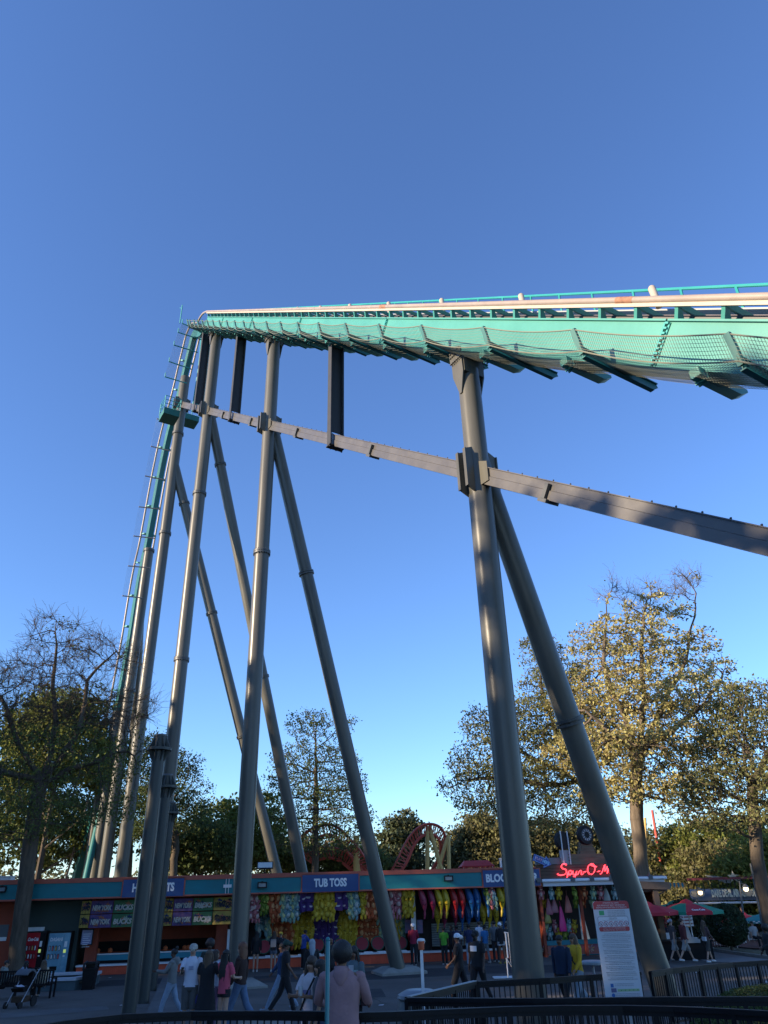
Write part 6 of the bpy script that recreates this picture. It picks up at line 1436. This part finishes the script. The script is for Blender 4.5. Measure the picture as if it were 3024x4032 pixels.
V=[(x*.05-.12,-.30+y*.05,.60+.03*rr3.random()+.02*math.sin(x)) for y in range(6) for x in range(7)]; m.add(V,[(y*7+x,y*7+x+1,y*7+x+8,y*7+x+7) for y in range(5) for x in range(6)]); o=m.build('white_cloth',mat('cloth_white',(.6,.6,.68),rough=.9),None); o.location=tuple(g); o.rotation_euler=(0,0,-.2); tag(o,'crumpled white cloth lying on the stroller seat','cloth')
# grey stool table near the yellow jacket
g=HP(2333,3792,1.0); t=thing('standing_table','small grey round-topped standing table right of the yellow jacket','table',tuple(g)); MB().lathe([(.28,.96),(.30,.98),(.30,1.03),(.27,1.06),(.02,1.07)],20).build('table_top',mat('table_grey',(.28,.32,.34),rough=.4),t); MB().tube([(0,0,0),(0,0,.97)],.035,8).build('leg',mat('post_grey',(.35,.36,.38)),t); MB().lathe([(.24,0),(.22,.04)],14).build('base',blk,t)
# teal column of another ride glimpsed low behind the stalls
a=atY(345,3430,58); b=atY(395,3200,60); a=a-(b-a)*.8; o=MB().tube([(0,0,0),tuple(b-a)],.24,10).build('leaning_teal_beam',mat('arm_teal_shaded',(.012,.15,.15))); o.location=tuple(a*np.array([1,1,1])); tag(o,'leaning dark teal track beam low behind the stalls at the left','beam')
# litter and asphalt patches
for k,(x,y) in enumerate(((432,3851),(1500,3960),(1130,3870),(2745,3830),(480,3960))):
    g=G(x,y); o=MB().add([(-.08,-.03,.01),(.07,-.04,.015),(.09,.05,.02),(-.05,.06,.012)],[(0,1,2,3)]).build('paper_scrap',white,smooth=False); o.location=tuple(g+[0,0,.004]); tag(o,['white paper scrap on the asphalt before the left booth counter','white paper scrap on open asphalt left of the fence corner','white scrap left of the walking man in black','white scrap behind the right curved fence','white scrap between the stub columns'][k],'litter')
patchm=mat('asphalt_patch',(.050,.050,.052),rough=.95,var=.2,scale=1,bump=.5,bscale=60,spec=.2); patch2=mat('asphalt_pale',(.115,.115,.115),rough=.95,var=.2,scale=1,bump=.5,bscale=60,spec=.2)
for pxs,m_ in (([(640,3850),(760,3840),(700,3990),(560,4020)],patch2),([(1000,3845),(1560,3820),(2000,3800),(2400,3800),(2400,3825),(1900,3835),(1500,3858),(1000,3885)],patchm),([(380,3862),(900,3842),(900,3862),(380,3886)],patchm),([(1250,3900),(1500,3890),(1520,3925),(1260,3940)],patchm),([(0,3990),(420,3960),(430,3975),(0,4012)],patch2)): patch('asphalt_repair',pxs,m_,.005)
def crack(pxs,w=.018):
    P=[G(x,y)+[0,0,.008] for x,y in pxs]; mb=MB(); rc=random.Random(len(pxs)+int(pxs[0][0]))
    Q=[]
    for a,b in zip(P[:-1],P[1:]):
        for k in range(10): q=a+(b-a)*k/10; Q.append(q+np.array([rc.gauss(0,.03),rc.gauss(0,.05),0]))
    for a,b in zip(Q[:-1],Q[1:]):
        d=nrm(b-a); sd=np.array([-d[1],d[0],0])*w/2; a=np.array([a[0],a[1],gz(a[1])+.008]); b=np.array([b[0],b[1],gz(b[1])+.008]); mb.add([a-sd,b-sd,b+sd,a+sd],[(0,1,2,3)])
    tag(mb.build('asphalt_crack',blk,smooth=False),kind='structure')
crack([(600,4000),(640,3950),(650,3905),(700,3870)]); crack([(380,3960),(640,3975),(900,3960),(1250,3955)]); crack([(1180,3860),(1400,3905),(1540,3960)]); crack([(0,3985),(200,3950),(430,3925)])
dr=G(1330,3880); o=MB().box(-.4,.4,-.25,.25,0,.012)
for k in range(8): o.box(-.36+.09*k,-.32+.09*k,-.2,.2,.012,.02)
o=o.build('drain_grate',blackm); o.location=tuple(dr+[0,0,.006]); tag(o,'small iron drain grate in the asphalt before the tub toss','drain')
# ------------------------------------------------------------ people
def skinmat(k): return mat('skin_'+k,dict(light=(.46,.27,.19),tan=(.33,.18,.11),brown=(.16,.075,.042),dark=(.075,.036,.022))[k],rough=.5,var=.05,scale=8)
def hairmat(k): return mat('hair_'+k,dict(black=(.012,.010,.010),brown=(.045,.026,.016),auburn=(.14,.055,.025),blond=(.20,.14,.075),lightbrown=(.09,.055,.032))[k],rough=.55,var=.3,scale=20,stretch=(4,4,.6),bump=.5,bscale=60)
def cloth(rgb,var=.12): return mat('cloth_%d_%d_%d'%tuple(int(c*255) for c in rgb),rgb,rough=.9,var=var,scale=5,bump=.6,bscale=11)
def loft(mb,rings,n=14):
    vs=[];m=len(rings)
    for (cx,cy,cz,rx,ry) in rings:
        for t in np.linspace(0,2*math.pi,n,endpoint=False): vs.append((cx+rx*math.cos(t),cy+ry*math.sin(t),cz))
    fs=[(i*n+j,i*n+(j+1)%n,(i+1)*n+(j+1)%n,(i+1)*n+j) for i in range(m-1) for j in range(n)]
    fs.append(tuple(range(n-1,-1,-1))); fs.append(tuple((m-1)*n+j for j in range(n))); mb.add(vs,fs)
def person(label,x,ytop,h=1.72,face=0.,skin='tan',hair='black',hstyle='short',top=(.1,.1,.1),sleeve='short',bottom=(.03,.03,.04),btype='long',shoe=(.5,.5,.5),
           legs=((0,0),(0,0)),arms=((5,8,10),(5,8,10)),sit=False,build=1.,cap=None,lean=0.,headyaw=0.,loc=None,hood=None,topmat=None,extra=None,hem=.90,dress=False,open_=None,Y=None):
    if Y: q=atY(x,ytop,Y); loc=(q[0],Y,gz(Y))
    p=np.array(loc) if loc is not None else HP(x,ytop,h if not sit else h-.42)
    k=h/1.76; t=thing('person',label,'person',(p[0],p[1],p[2]),face); t.scale=(k,k,k)
    dz=-.46 if sit else 0.; sk=skinmat(skin); V=[];E=[];Rr=[]
    def v(q,r,par=None):
        V.append(tuple(q)); Rr.append(r); 
        if par is not None: E.append((par,len(V)-1))
        return len(V)-1
    lx=lambda z:(z-.95)*math.sin(math.radians(lean))*-1
    pel=v((0,0,.95+dz),.115); sp=v((0,lx(1.15),1.15+dz),.10,pel); ch=v((0,lx(1.36),1.36+dz),.12,sp); nb=v((0,lx(1.48),1.475+dz),.058,ch)
    hc=np.array([0,lx(1.62)-.01,1.62+dz]); nk=v((0,lx(1.53),1.53+dz),.048,nb); h1=v(hc+[0,-.012,-.035],.068,nk); h2=v(hc+[0,0,.035],.082,h1); h3=v(hc+[0,.008,.095],.062,h2)
    J={}
    for s,(pp,ab,ef) in zip((1,-1),arms):
        sh=np.array([s*.175*build,lx(1.43),1.425+dz]); pr,ar,er=math.radians(pp),math.radians(ab),math.radians(ef)
        d1=np.array([s*math.sin(ar),-math.sin(pr)*math.cos(ar),-math.cos(pr)*math.cos(ar)]); el=sh+d1*.285
        inn=.35*min(1,ef/90); d2=nrm(np.array([s*math.sin(ar)*.6-s*inn,-math.sin(pr+er),-math.cos(pr+er)])); wr=el+d2*.25; J[s]=(sh,el,wr,d2)
        a=v(sh,.052,ch); b=v(el,.038,a); c=v(wr,.025,b); pm_=v(wr+d2*.055,.030,c)
        side=nrm(np.cross(d2,[s*1.,0,0])) if abs(d2[0])<.9 else np.array([0,1,0.]); nrm_=nrm(np.cross(d2,side))
        for f,L in zip((-1.5,-.5,.5,1.5),(.055,.07,.075,.065)):
            q=wr+d2*.085+side*f*.016; g1=v(q,.0095,pm_); v(q+d2*L*.8+nrm_*.018*-s,.0075,g1)
        v(wr+d2*.05+side*.05,.011,pm_)
    for s,(hp,kn) in zip((1,-1),legs):
        if sit: hj=np.array([s*.09,-.02,.93+dz]); kj=hj+np.array([s*.03,-.43,.0]); aj=kj+np.array([0,-.03,-.40])
        else:
            hj=np.array([s*.085*build,0,.90]); a=math.radians(hp); b_=math.radians(hp-kn); kj=hj+np.array([s*.005,-math.sin(a)*.42,-math.cos(a)*.42]); aj=kj+np.array([0,-math.sin(b_)*.41,-math.cos(b_)*.41])
        J['l%d'%s]=(hj,kj,aj); a=v(hj,.085,pel); b=v(kj,.052,a); c=v(aj,.036,b); v(aj+[0,-.15,-.035],.032,c)
    # nose and ears are part of the head surface
    v(hc+[0,-.098,-.012],.012,h1)
    for s in (-1,1): v(hc+[s*.082,.005,-.005],.014,h2)
    me=bpy.data.meshes.new('body'); me.from_pydata(V,E,[]); me.materials.append(sk); o=link('body',me,t)
    md=o.modifiers.new('skin','SKIN'); md.use_smooth_shade=True; o.modifiers.new('sub','SUBSURF').levels=1; o.modifiers['sub'].render_levels=1
    for i,r in enumerate(Rr): me.skin_vertices[0].data[i].radius=(r,r)
    me.skin_vertices[0].data[0].use_root=True
    # face details
    m=MB()
    for s in (-1,1): m.ball(hc+[s*.030,-.076,.012],(.012,.008,.008),6,4)
    m.ball(hc+[0,-.073,-.050],(.022,.008,.006),6,4)
    m.build('face_features',mat('face_dark',(.03,.015,.012),rough=.5),t)
    tm=topmat or cloth(top)
    B=build
    def shx(z): return lx(z)
    zh=hem
    m=MB(); R5=[(zh,.165,.125),(1.02,.150,.112),(1.2,.158,.112),(1.34,.178,.118),(1.42,.168,.10),(1.475,.090,.072),(1.50,.062,.055)]
    loft(m,[(0,shx(z),z+dz,rx*B+.008,ry*B+.008) for z,rx,ry in R5])
    for s in (-1,1):
        sh,el,wr,d2=J[s]
        if sleeve=='long': m.tube([sh+[-s*.03,0,0],sh+(el-sh)*.5,el,el+(wr-el)*.5,wr-(wr-el)*.02],[.075,.066,.057,.050,.040],9)
        elif sleeve=='short': m.tube([sh+[-s*.03,0,0],sh+(el-sh)*.35,sh+(el-sh)*.72],[.074,.068,.066],9)
        m.ball(sh+[-s*.01,0,-.005],(.070,.066,.06),8,6)
    if hood: m.tube([(0,.06+shx(1.5),1.50+dz),(0,.10+shx(1.5),1.44+dz),(0,.115+shx(1.4),1.34+dz)],[.085,.10,.05],9); m.tube([(.085,-.02+shx(1.5),1.47+dz),(.07,.06+shx(1.5),1.51+dz),(-.07,.06+shx(1.5),1.51+dz),(-.085,-.02+shx(1.5),1.47+dz)],.03,7)
    # crumple
    rp_=random.Random(int(x*7+ytop)); 
    m.v=[(a+rp_.gauss(0,.0035),b+rp_.gauss(0,.0035),c+rp_.gauss(0,.003)) for a,b,c in m.v]
    m.build('jacket' if sleeve=='long' else 'shirt',tm,t,ang=60)
    if open_: m=MB(); m.box(-.05,.05,-.135*B+shx(1.2)-.01,-.12*B+shx(1.2),zh+.02+dz,1.42+dz); m.build('undershirt',cloth(open_),t)
    bm=cloth(bottom)
    if dress:
        m=MB(); loft(m,[(0,0,.30+dz,.26*B,.22*B),(0,0,.6+dz,.21*B,.18*B),(0,0,.85+dz,.18*B,.14*B),(0,0,1.0+dz,.15*B,.115*B)],16); m.build('skirt',bm,t)
    else:
        m=MB(); loft(m,[(0,0,.80+dz,.10*B,.09),(0,0,.86+dz,.155*B,.118*B),(0,0,.95+dz,.158*B,.118*B),(0,0,1.03+dz,.145*B,.11*B)])
        for s in (-1,1):
            hj,kj,aj=J['l%d'%s]
            if btype=='long': m.tube([hj+[0,0,.03],hj+(kj-hj)*.5,kj,kj+(aj-kj)*.5,aj+(aj-kj)*.04],[.098*B,.085*B,.066,.060,.056],10)
            elif btype=='wide': m.tube([hj+[0,0,.03],hj+(kj-hj)*.5,kj,kj+(aj-kj)*.5,aj+(aj-kj)*.1],[.10*B,.092,.082,.09,.10],10)
            elif btype=='knee': m.tube([hj+[0,0,.03],hj+(kj-hj)*.5,kj+(kj-hj)*.04],[.105*B,.098,.092],10)
            elif btype=='short': m.tube([hj+[0,0,.03],hj+(kj-hj)*.32],[.100*B,.098],10)
        m.v=[(a+rp_.gauss(0,.003),b+rp_.gauss(0,.003),c) for a,b,c in m.v]
        m.build('trousers' if btype in('long','wide') else 'shorts',bm,t,ang=60)
    for s in (-1,1):
        aj=J['l%d'%s][2]; kj=J['l%d'%s][1]; m=MB(); q=aj+np.array([0,0,-.045]); m.tube([q+[0,.055,.0],q+[0,.02,.01],q+[0,-.08,.0],q+[0,-.17,-.012],q+[0,-.20,-.014]],[.034,.044,.042,.036,.018],9); m.tube([q+[0,.01,.01],q+[0,.01,.06]],[.042,.040],8)
        m.build('shoe',cloth(shoe,.05),t)
    hm=hairmat(hair); m=MB(); c=hc+np.array([0,.012,.045])
    if hstyle!='bald':
        if hstyle=='afro': m.ball(c+[0,.02,.02],(.135,.135,.13),14,10)
        elif hstyle=='curly': m.ball(c+[0,.02,.01],(.125,.12,.11),12,8); loft(m,[(0,.05,hc[2]-.28,.12,.06),(0,.045,hc[2]-.1,.16,.09),(0,.03,hc[2]+.05,.13,.10)],12)
        else:
            m.ball(c,(.090,.098,.083),12,8)
            if hstyle in('long','verylong'):
                L=.33 if hstyle=='long' else .52
                loft(m,[(0,.09+shx(1.3),hc[2]-L,.09,.03),(0,.085+shx(1.4),hc[2]-L*.6,.125,.045),(0,.06,hc[2]-.12,.115,.055),(0,.045,hc[2]+.02,.098,.075)],12)
                for s in (-1,1): m.tube([hc+[s*.075,-.02,.03],hc+[s*.092,-.015,-.08],hc+[s*.10,-.03,-.22]],[.028,.032,.015],7)
            if hstyle=='bob': loft(m,[(0,.03,hc[2]-.12,.11,.085),(0,.03,hc[2]-.02,.105,.09),(0,.02,hc[2]+.06,.09,.09)],12)
            if hstyle=='bun': m.ball(c+[0,.06,.09],.05,8,6)
            if hstyle=='braids':
                for a in np.linspace(-2.6,2.6,11): q=hc+[math.sin(a)*.09,.03+.08*math.cos(a)*.8,.02]; m.tube([q,q+[math.sin(a)*.02,.01,-.14],q+[math.sin(a)*.02,0,-.27]],[.02,.018,.012],5)
        m.v=[(a+rp_.gauss(0,.004),b+rp_.gauss(0,.004),z+rp_.gauss(0,.003)) for a,b,z in m.v]
        m.build('hair',hm,t,ang=70)
    if cap:
        col,back=cap; m=MB(); m.lathe([(.098,-.01),(.101,.02),(.088,.07),(.05,.10),(.01,.108)],16,hc+np.array([0,.006,.035])); y=1 if back else -1
        m.tube([hc+[0,y*.06,.035],hc+[0,y*.13,.03],hc+[0,y*.165,.022]],[.062,.055,.035],8); 
        m.build('cap',col,t)
    if extra:
        for nm,fn,mm in extra: m=MB(); fn(m,J,hc,dz); m.build(nm,mm,t)
    t.rotation_euler=(0,0,face); return t
pi=math.pi
strap=lambda side:(lambda m,J,hc,dz: m.tube([(side*.13,-.10,1.44+dz),(0,-.145,1.2+dz),(-side*.16,-.08,.98+dz)],.016,6))
def bag(pos,size): return lambda m,J,hc,dz: m.box(pos[0]-size[0]/2,pos[0]+size[0]/2,pos[1]-size[1]/2,pos[1]+size[1]/2,pos[2]-size[2]/2+dz,pos[2]+size[2]/2+dz)
def inhand(s,dim): return lambda m,J,hc,dz: m.cbox(J[s][2]+J[s][3]*.10,dim)
def inballs(s,r): return lambda m,J,hc,dz: (m.ball(J[s][2]+J[s][3]*.12+np.array([0,0,-r[2]]),r,10,7))
logo=lambda m,J,hc,dz: [m.box(-.055+.0*k,.055,-.148,-.135,1.30-.03*k+dz,1.315-.03*k+dz) for k in range(3)]
camo=mat('camo_cloth',(.20,.19,.16),rough=.9,col2=(.45,.44,.40),scale=22)
jeans=(.11,.17,.27); ljeans=(.24,.31,.40); djeans=(.04,.06,.12); blackc=(.014,.014,.017)
walkA=((22,8),(-20,14)); walkB=((-20,16),(20,4))
wcl=mat('cloth_white_tee',(.55,.57,.66),rough=.9,bump=.6,bscale=11)
phone=mat('phone_black',(.01,.01,.012),rough=.2)
# --- left, near
person('woman in grey hoodie and ripped pale jeans walking left beside the capped stubs',689,3733,1.66,-pi/2,'dark','black','bun',(.17,.175,.17),'long',ljeans,'long',(.55,.55,.55),walkA,((35,5,60),(25,5,70)),hood=True,Y=22.5)
person('man in white t-shirt, grey shorts and camouflage cap facing the camera',765,3702,1.78,.10,'light','brown','short',(0,0,0),'short',(.085,.085,.085),'knee',(.02,.02,.02),arms=((4,9,6),(20,10,85)),topmat=wcl,cap=(camo,False),extra=[('shirt_print',logo,mat('print_blue',(.25,.28,.42),rough=.8)),('phone',inhand(-1,(.07,.012,.14)),phone),('blue_bag',inballs(1,(.10,.06,.15)),mat('bag_blue',(.03,.03,.16),rough=.4))],Y=20)
person('person in long black dress with very long brown hair seen from behind',826,3731,1.66,pi-.25,'light','lightbrown','verylong',blackc,'short',blackc,'long',blackc,arms=((8,8,20),(20,12,70)),dress=True,build=1.15,Y=19.8)
person('person in white t-shirt with brown hair standing behind the black dress',852,3735,1.64,pi*.75,'light','brown','bob',(.5,.53,.6),'short',(.20,.12,.19),'long',(.03,.03,.03),Y=20.8)
person('woman in pink t-shirt and black shorts with long black hair turned away',893,3731,1.66,pi*.82,'light','black','verylong',(.50,.075,.12),'short',blackc,'short',(.03,.03,.03),arms=((25,10,60),(15,10,70)),hem=.84,Y=19.5)
person('person with curly red-brown hair, dark brown jacket and blue jeans walking left',955,3697,1.76,-pi/2-.2,'light','auburn','curly',(.035,.016,.013),'long',jeans,'wide',(.1,.12,.2),walkA,((10,5,15),(-12,5,20)),build=1.12,extra=[('badge',bag((-.10,-.135,1.0),(.03,.02,.04)),white)],Y=20.5)
person('tall person with big dark hair behind the camouflage cap man',829,3694,1.8,.2,'dark','black','afro',(.02,.03,.028),'long',(.03,.035,.035),'long',Y=24.5)
# --- in front of the tub toss counter
person('woman in black sweater and short skirt at the counter beside the thick pillar',1012,3673,1.68,pi+.1,'light','black','long',blackc,'long',blackc,'short',(.5,.5,.5),hem=.86,Y=40.2)
person('woman with pale backpack at the tub toss counter',1080,3674,1.68,pi,'light','brown','long',(.02,.02,.03),'long',(.10,.12,.16),'short',(.55,.55,.55),arms=((30,5,60),(30,5,60)),extra=[('backpack',bag((0,.17,1.23),(.26,.14,.34)),mat('pack_grey',(.22,.23,.24),rough=.8))],Y=40.1)
person('woman in dark top standing right of the backpack woman at the counter',1106,3690,1.62,pi-.3,'light','blond','short',(.03,.03,.035),'short',(.03,.03,.03),'short',(.4,.45,.55),cap=(mat('cap_yellow',(.55,.38,.04),rough=.8),False),Y=40.3)
person('boy in bright blue hoodie leaning on the tub toss counter',1196,3676,1.66,pi*.7,'brown','black','short',(.015,.05,.24),'long',blackc,'long',arms=((40,5,60),(40,5,60)),lean=8,hood=True,Y=40.9)
person('bald man in black top behind the teal pole',1302,3707,1.75,.5,'brown','black','bald',blackc,'short',blackc,'long',Y=30)
person('person in pale grey hood and black jacket facing the booths',1229,3702,1.72,pi+.3,'light','black','short',blackc,'long',blackc,'long',extra=[('hood',lambda m,J,hc,dz: (m.ball(hc+[0,.02,.03],(.115,.12,.125),12,8), m.tube([hc+[0,.06,-.02],hc+[0,.10,-.16],hc+[.02,.12,-.34]],[.10,.10,.05],9)),mat('hood_grey',(.28,.32,.36),rough=.9))],Y=27)
person('man in black t-shirt and patterned joggers walking right',1128,3717,1.77,pi/2+.15,'brown','black','short',blackc,'short',blackc,'long',(.4,.4,.42),walkB,((-12,6,10),(14,6,25)),cap=(mat('cap_green',(.015,.04,.03),rough=.8),False),extra=[('trouser_print',lambda m,J,hc,dz: [m.ball(J['l1'][0]+(J['l1'][1]-J['l1'][0])*(.2+.16*i)+np.array([.085,-.02,0]),(.02,.05,.045),6,5) for i in range(5)]+[m.ball(J['l1'][1]+(J['l1'][2]-J['l1'][1])*(.2+.2*i)+np.array([.05,-.01,0]),(.02,.04,.04),6,5) for i in range(4)],mat('pattern_red',(.25,.06,.05),rough=.8,col2=(.45,.4,.38),scale=14))],Y=23)
person('person in light blue jeans striding behind the black t-shirt man',1112,3722,1.70,-pi/2,'brown','black','short',(.03,.06,.13),'long',ljeans,'long',(.3,.35,.4),((30,6),(-28,10)),((-30,8,10),(30,8,10)),Y=24)
person('woman with long wavy brown hair and white t-shirt holding a clear cup',1229,3766,1.66,-.55,'tan','brown','long',(.50,.46,.48),'short',(.55,.55,.57),'wide',(.5,.5,.5),arms=((25,6,75),(25,6,75)),extra=[('cross_strap',strap(1),mat('strap_black',(.01,.01,.012),rough=.6)),('cup',lambda m,J,hc,dz: m.lathe([(.03,0),(.042,.13)],10,J[1][2]+J[1][3]*.10),mat('cup_pale',(.45,.48,.5),rough=.2)),('shirt_print',lambda m,J,hc,dz: m.box(-.08,.08,-.142,-.130,1.20,1.27),mat('print_violet',(.18,.16,.28),rough=.8))],Y=13.4)
person('person with short black hair in profile beside the wavy-haired woman',1262,3775,1.62,-pi/2+.2,'tan','black','bob',(.06,.06,.07),'short',djeans,'long',Y=13)
person('person in pink hoodie with short black hair seen from behind, nearest to the camera',1347,3729,1.83,pi-.08,'brown','black','afro',(.28,.165,.175),'long',(.30,.18,.19),'long',(.3,.3,.3),arms=((18,16,60),(18,16,60)),hood=True,build=1.30,hem=.84,Y=10.8)
person('person in worn denim jacket with braids and a dark shoulder bag',1392,3709,1.72,-.35,'brown','black','braids',(.085,.12,.135),'long',blackc,'long',(.1,.1,.1),arms=((10,6,20),(10,8,15)),open_=(.4,.4,.42),hem=.76,extra=[('shoulder_bag',bag((.25,.0,.85),(.10,.22,.20)),mat('bag_maroon',(.05,.02,.02),rough=.5)),('jacket_print',bag((.10,-.14,1.28),(.10,.02,.12)),mat('print_mint',(.25,.35,.35),rough=.8))],Y=16.5)
# --- white post to the thick pillar
person('man in dark red jacket and white cap at the white booth post',1625,3641,1.78,pi,'tan','black','short',(.26,.012,.04),'long',blackc,'long',(.3,.3,.3),arms=((20,6,40),(20,10,50)),cap=(white,True),Y=41.2)
person('person in bright green t-shirt at the banana booth counter',1745,3653,1.60,pi-.3,'brown','black','short',(.09,.33,.03),'short',blackc,'long',build=1.05,Y=41.2)
person('person in black top right of the green t-shirt',1776,3656,1.62,pi,'dark','black','bun',(.02,.02,.025),'short',blackc,'long',Y=41.4)
person('person in dark navy shirt behind the black-clad white cap man',1798,3655,1.68,pi+.2,'dark','black','short',(.02,.02,.05),'short',blackc,'long',Y=41)
person('man in black with a white backwards cap walking left near the fence',1800,3684,1.80,-pi/2-.3,'brown','black','short',blackc,'short',blackc,'knee',(.5,.5,.5),walkA,((10,6,40),(-10,6,30)),cap=(white,True),build=1.1,Y=25)
person('person in navy t-shirt and pale jeans at the banana booth, back turned',1845,3662,1.70,pi+.05,'brown','black','short',(.015,.025,.075),'short',(.26,.35,.46),'wide',(.1,.1,.1),build=1.1,Y=41)
person('bearded man in black with a white face mask badge at his chest, walking left',1871,3668,1.86,-.7,'dark','black','short',blackc,'short',blackc,'long',(.04,.04,.04),walkB,((4,8,12),(0,8,10)),build=1.15,cap=(mat('cap_black',(.012,.012,.014),rough=.8),False),extra=[('white_tag',bag((.0,-.15,1.33),(.20,.02,.13)),white),('beard',lambda m,J,hc,dz: m.ball(hc+[0,-.045,-.07],(.058,.045,.05),10,6),hairmat('black'))],Y=24.5)
person('tall man in white t-shirt facing the banana booth',1886,3649,1.80,pi+.4,'light','brown','short',(0,0,0),'short',(.06,.07,.08),'long',(.1,.1,.1),topmat=wcl,Y=41.6)
person('girl in blue t-shirt and grey trousers beside the white t-shirt man',1907,3663,1.62,pi+.6,'brown','black','bun',(.03,.15,.36),'short',(.13,.15,.17),'long',(.4,.4,.4),((12,2),(-10,4)),Y=41.4)
person('man in grey t-shirt and dark trousers at the banana booth',1945,3647,1.78,pi,'tan','black','short',(.13,.135,.14),'short',(.03,.03,.035),'long',build=1.1,Y=41.8)
person('person in black sweater and white cap with pale shorts near the thick pillar',1968,3653,1.74,pi+.2,'brown','black','short',blackc,'long',(.4,.4,.42),'short',(.45,.33,.08),((6,2),(-8,8)),cap=(white,True),hem=.84,Y=40.8)
person('person in dark jacket half behind the thick pillar',1992,3658,1.70,pi-.2,'brown','black','short',(.03,.028,.03),'long',(.04,.035,.035),'short',(.4,.4,.4),Y=41)
# --- right of the thick pillar
person('person in navy jacket walking beside the yellow jacket',2200,3686,1.74,-.6,'brown','black','short',(.01,.022,.05),'long',(.012,.015,.02),'long',(.02,.02,.02),walkA,((10,6,15),(-8,6,15)),build=1.15,Y=21.3)
person('person in yellow hooded jacket and pale jeans with a cross strap',2252,3666,1.76,-pi/2+.5,'tan','lightbrown','bob',(.55,.33,.02),'long',(.26,.32,.38),'wide',(.4,.4,.4),walkA,((15,8,30),(10,6,25)),hood=True,build=1.1,extra=[('cross_strap',strap(-1),mat('strap_black',(.01,.01,.012))),('jacket_print',bag((.0,-.14,1.2),(.12,.02,.10)),mat('print_black',(.03,.02,.02),rough=.8))],Y=21.5)
person('walker in dark shirt and pale shorts left of the maroon jacket',2640,3640,1.76,pi/2+.3,'light','lightbrown','short',(.07,.055,.055),'short',(.25,.24,.23),'knee',(.1,.1,.1),walkA,((16,6,15),(-16,6,10)),cap=(mat('cap_grey',(.25,.27,.3),rough=.8),True),Y=39)
person('walker in maroon jacket and grey shorts striding right',2682,3634,1.80,pi/2+.2,'light','brown','short',(.10,.022,.022),'long',(.24,.23,.22),'knee',(.5,.5,.5),((26,4),(-26,10)),((20,6,20),(-20,6,20)),build=1.08,Y=38.5)
person('long-haired woman with a white handbag walking right past the round hedge',2768,3640,1.70,pi/2+.4,'light','lightbrown','verylong',(.09,.05,.05),'long',(.055,.05,.045),'knee',(.55,.55,.55),((18,3),(-14,6)),((20,6,60),(10,6,40)),extra=[('handbag',bag((-.05,.15,.98),(.22,.08,.17)),mat('handbag_white',(.5,.52,.55),rough=.5)),('bag_strap',lambda m,J,hc,dz: m.tube([(.10,.10,1.44),(-.02,.14,1.08)],.012,5),mat('strap_tan',(.3,.26,.18)))],Y=38.5)
person('person in black with curly black hair at the right edge behind the curved fence',3008,3645,1.74,-pi/2,'dark','black','afro',blackc,'long',(.02,.025,.04),'long',(.5,.5,.5),walkA,((20,8,50),(5,8,30)),build=1.15,Y=29.5)
# --- seated
sx_=lambda px:G(px,3935)
bx,by=bg_[0],bg_[1]; cb,sb_=math.cos(BA*.5),math.sin(BA*.5)
def seat(px): 
    p=G(px,3935); return (p[0],by+(p[0]-bx)*sb_+.26,p[2]-.0)
person('person in pale sage hoodie seated at the left end of the bench',10,0,1.72,pi/2+.3,'tan','black','short',(.22,.25,.23),'long',blackc,'long',loc=seat(2),sit=True,hood=True,arms=((25,8,70),(25,8,70)))
person('woman with dark hair in pale blue jacket seated on the bench looking right',75,0,1.66,pi-.7,'light','black','long',(.25,.30,.40),'long',blackc,'long',(.05,.05,.05),loc=seat(68),sit=True,hood=True)
person('woman with long brown hair in cream sweatshirt seated at the right end of the bench',133,0,1.66,pi+.7,'light','lightbrown','long',(.48,.44,.34),'long',(.02,.02,.02),'long',(.4,.4,.4),loc=seat(128),sit=True)
person('small seated figure in black and white at the umbrella seating on the far right',2963,0,1.7,.2,'light','black','short',(.4,.4,.4),'short',blackc,'long',loc=(atY(2963,3650,46)[0],46,0.0),sit=True,extra=[('stool',bag((0,.05,.85),(.4,.4,.05)),wht)])
person('figure seated among the white cafe chairs left of the maroon jacket',2600,0,1.7,.6,'light','brown','short',(.25,.1,.12),'short',(.1,.1,.15),'long',loc=(atY(2600,3650,45)[0],45,0.0),sit=True,extra=[('stool',bag((0,.05,.85),(.4,.4,.05)),wht)])
# distant people under the umbrellas
for i,(x,Yp_,c,l) in enumerate(((2565,47,(.3,.3,.32),'grey-shirted figure in the distance right of the slanting leg'),(2622,49,(.35,.05,.05),'red-shirted distant figure under the large umbrella'),(2830,50,(.1,.15,.3),'blue-shirted distant figure beside the round hedge'),(2935,54,(.4,.4,.4),'white-shirted distant figure right of the round hedge'))):
    person(l,x,0,1.72,i*1.3,'tan','brown','short',c,'short',(.05,.05,.08),'long',loc=(atY(x,3650,Yp_)[0],Yp_,0.),legs=((8,0),(-8,0)))
sc.cycles.max_bounces=8; sc.cycles.transparent_max_bounces=8
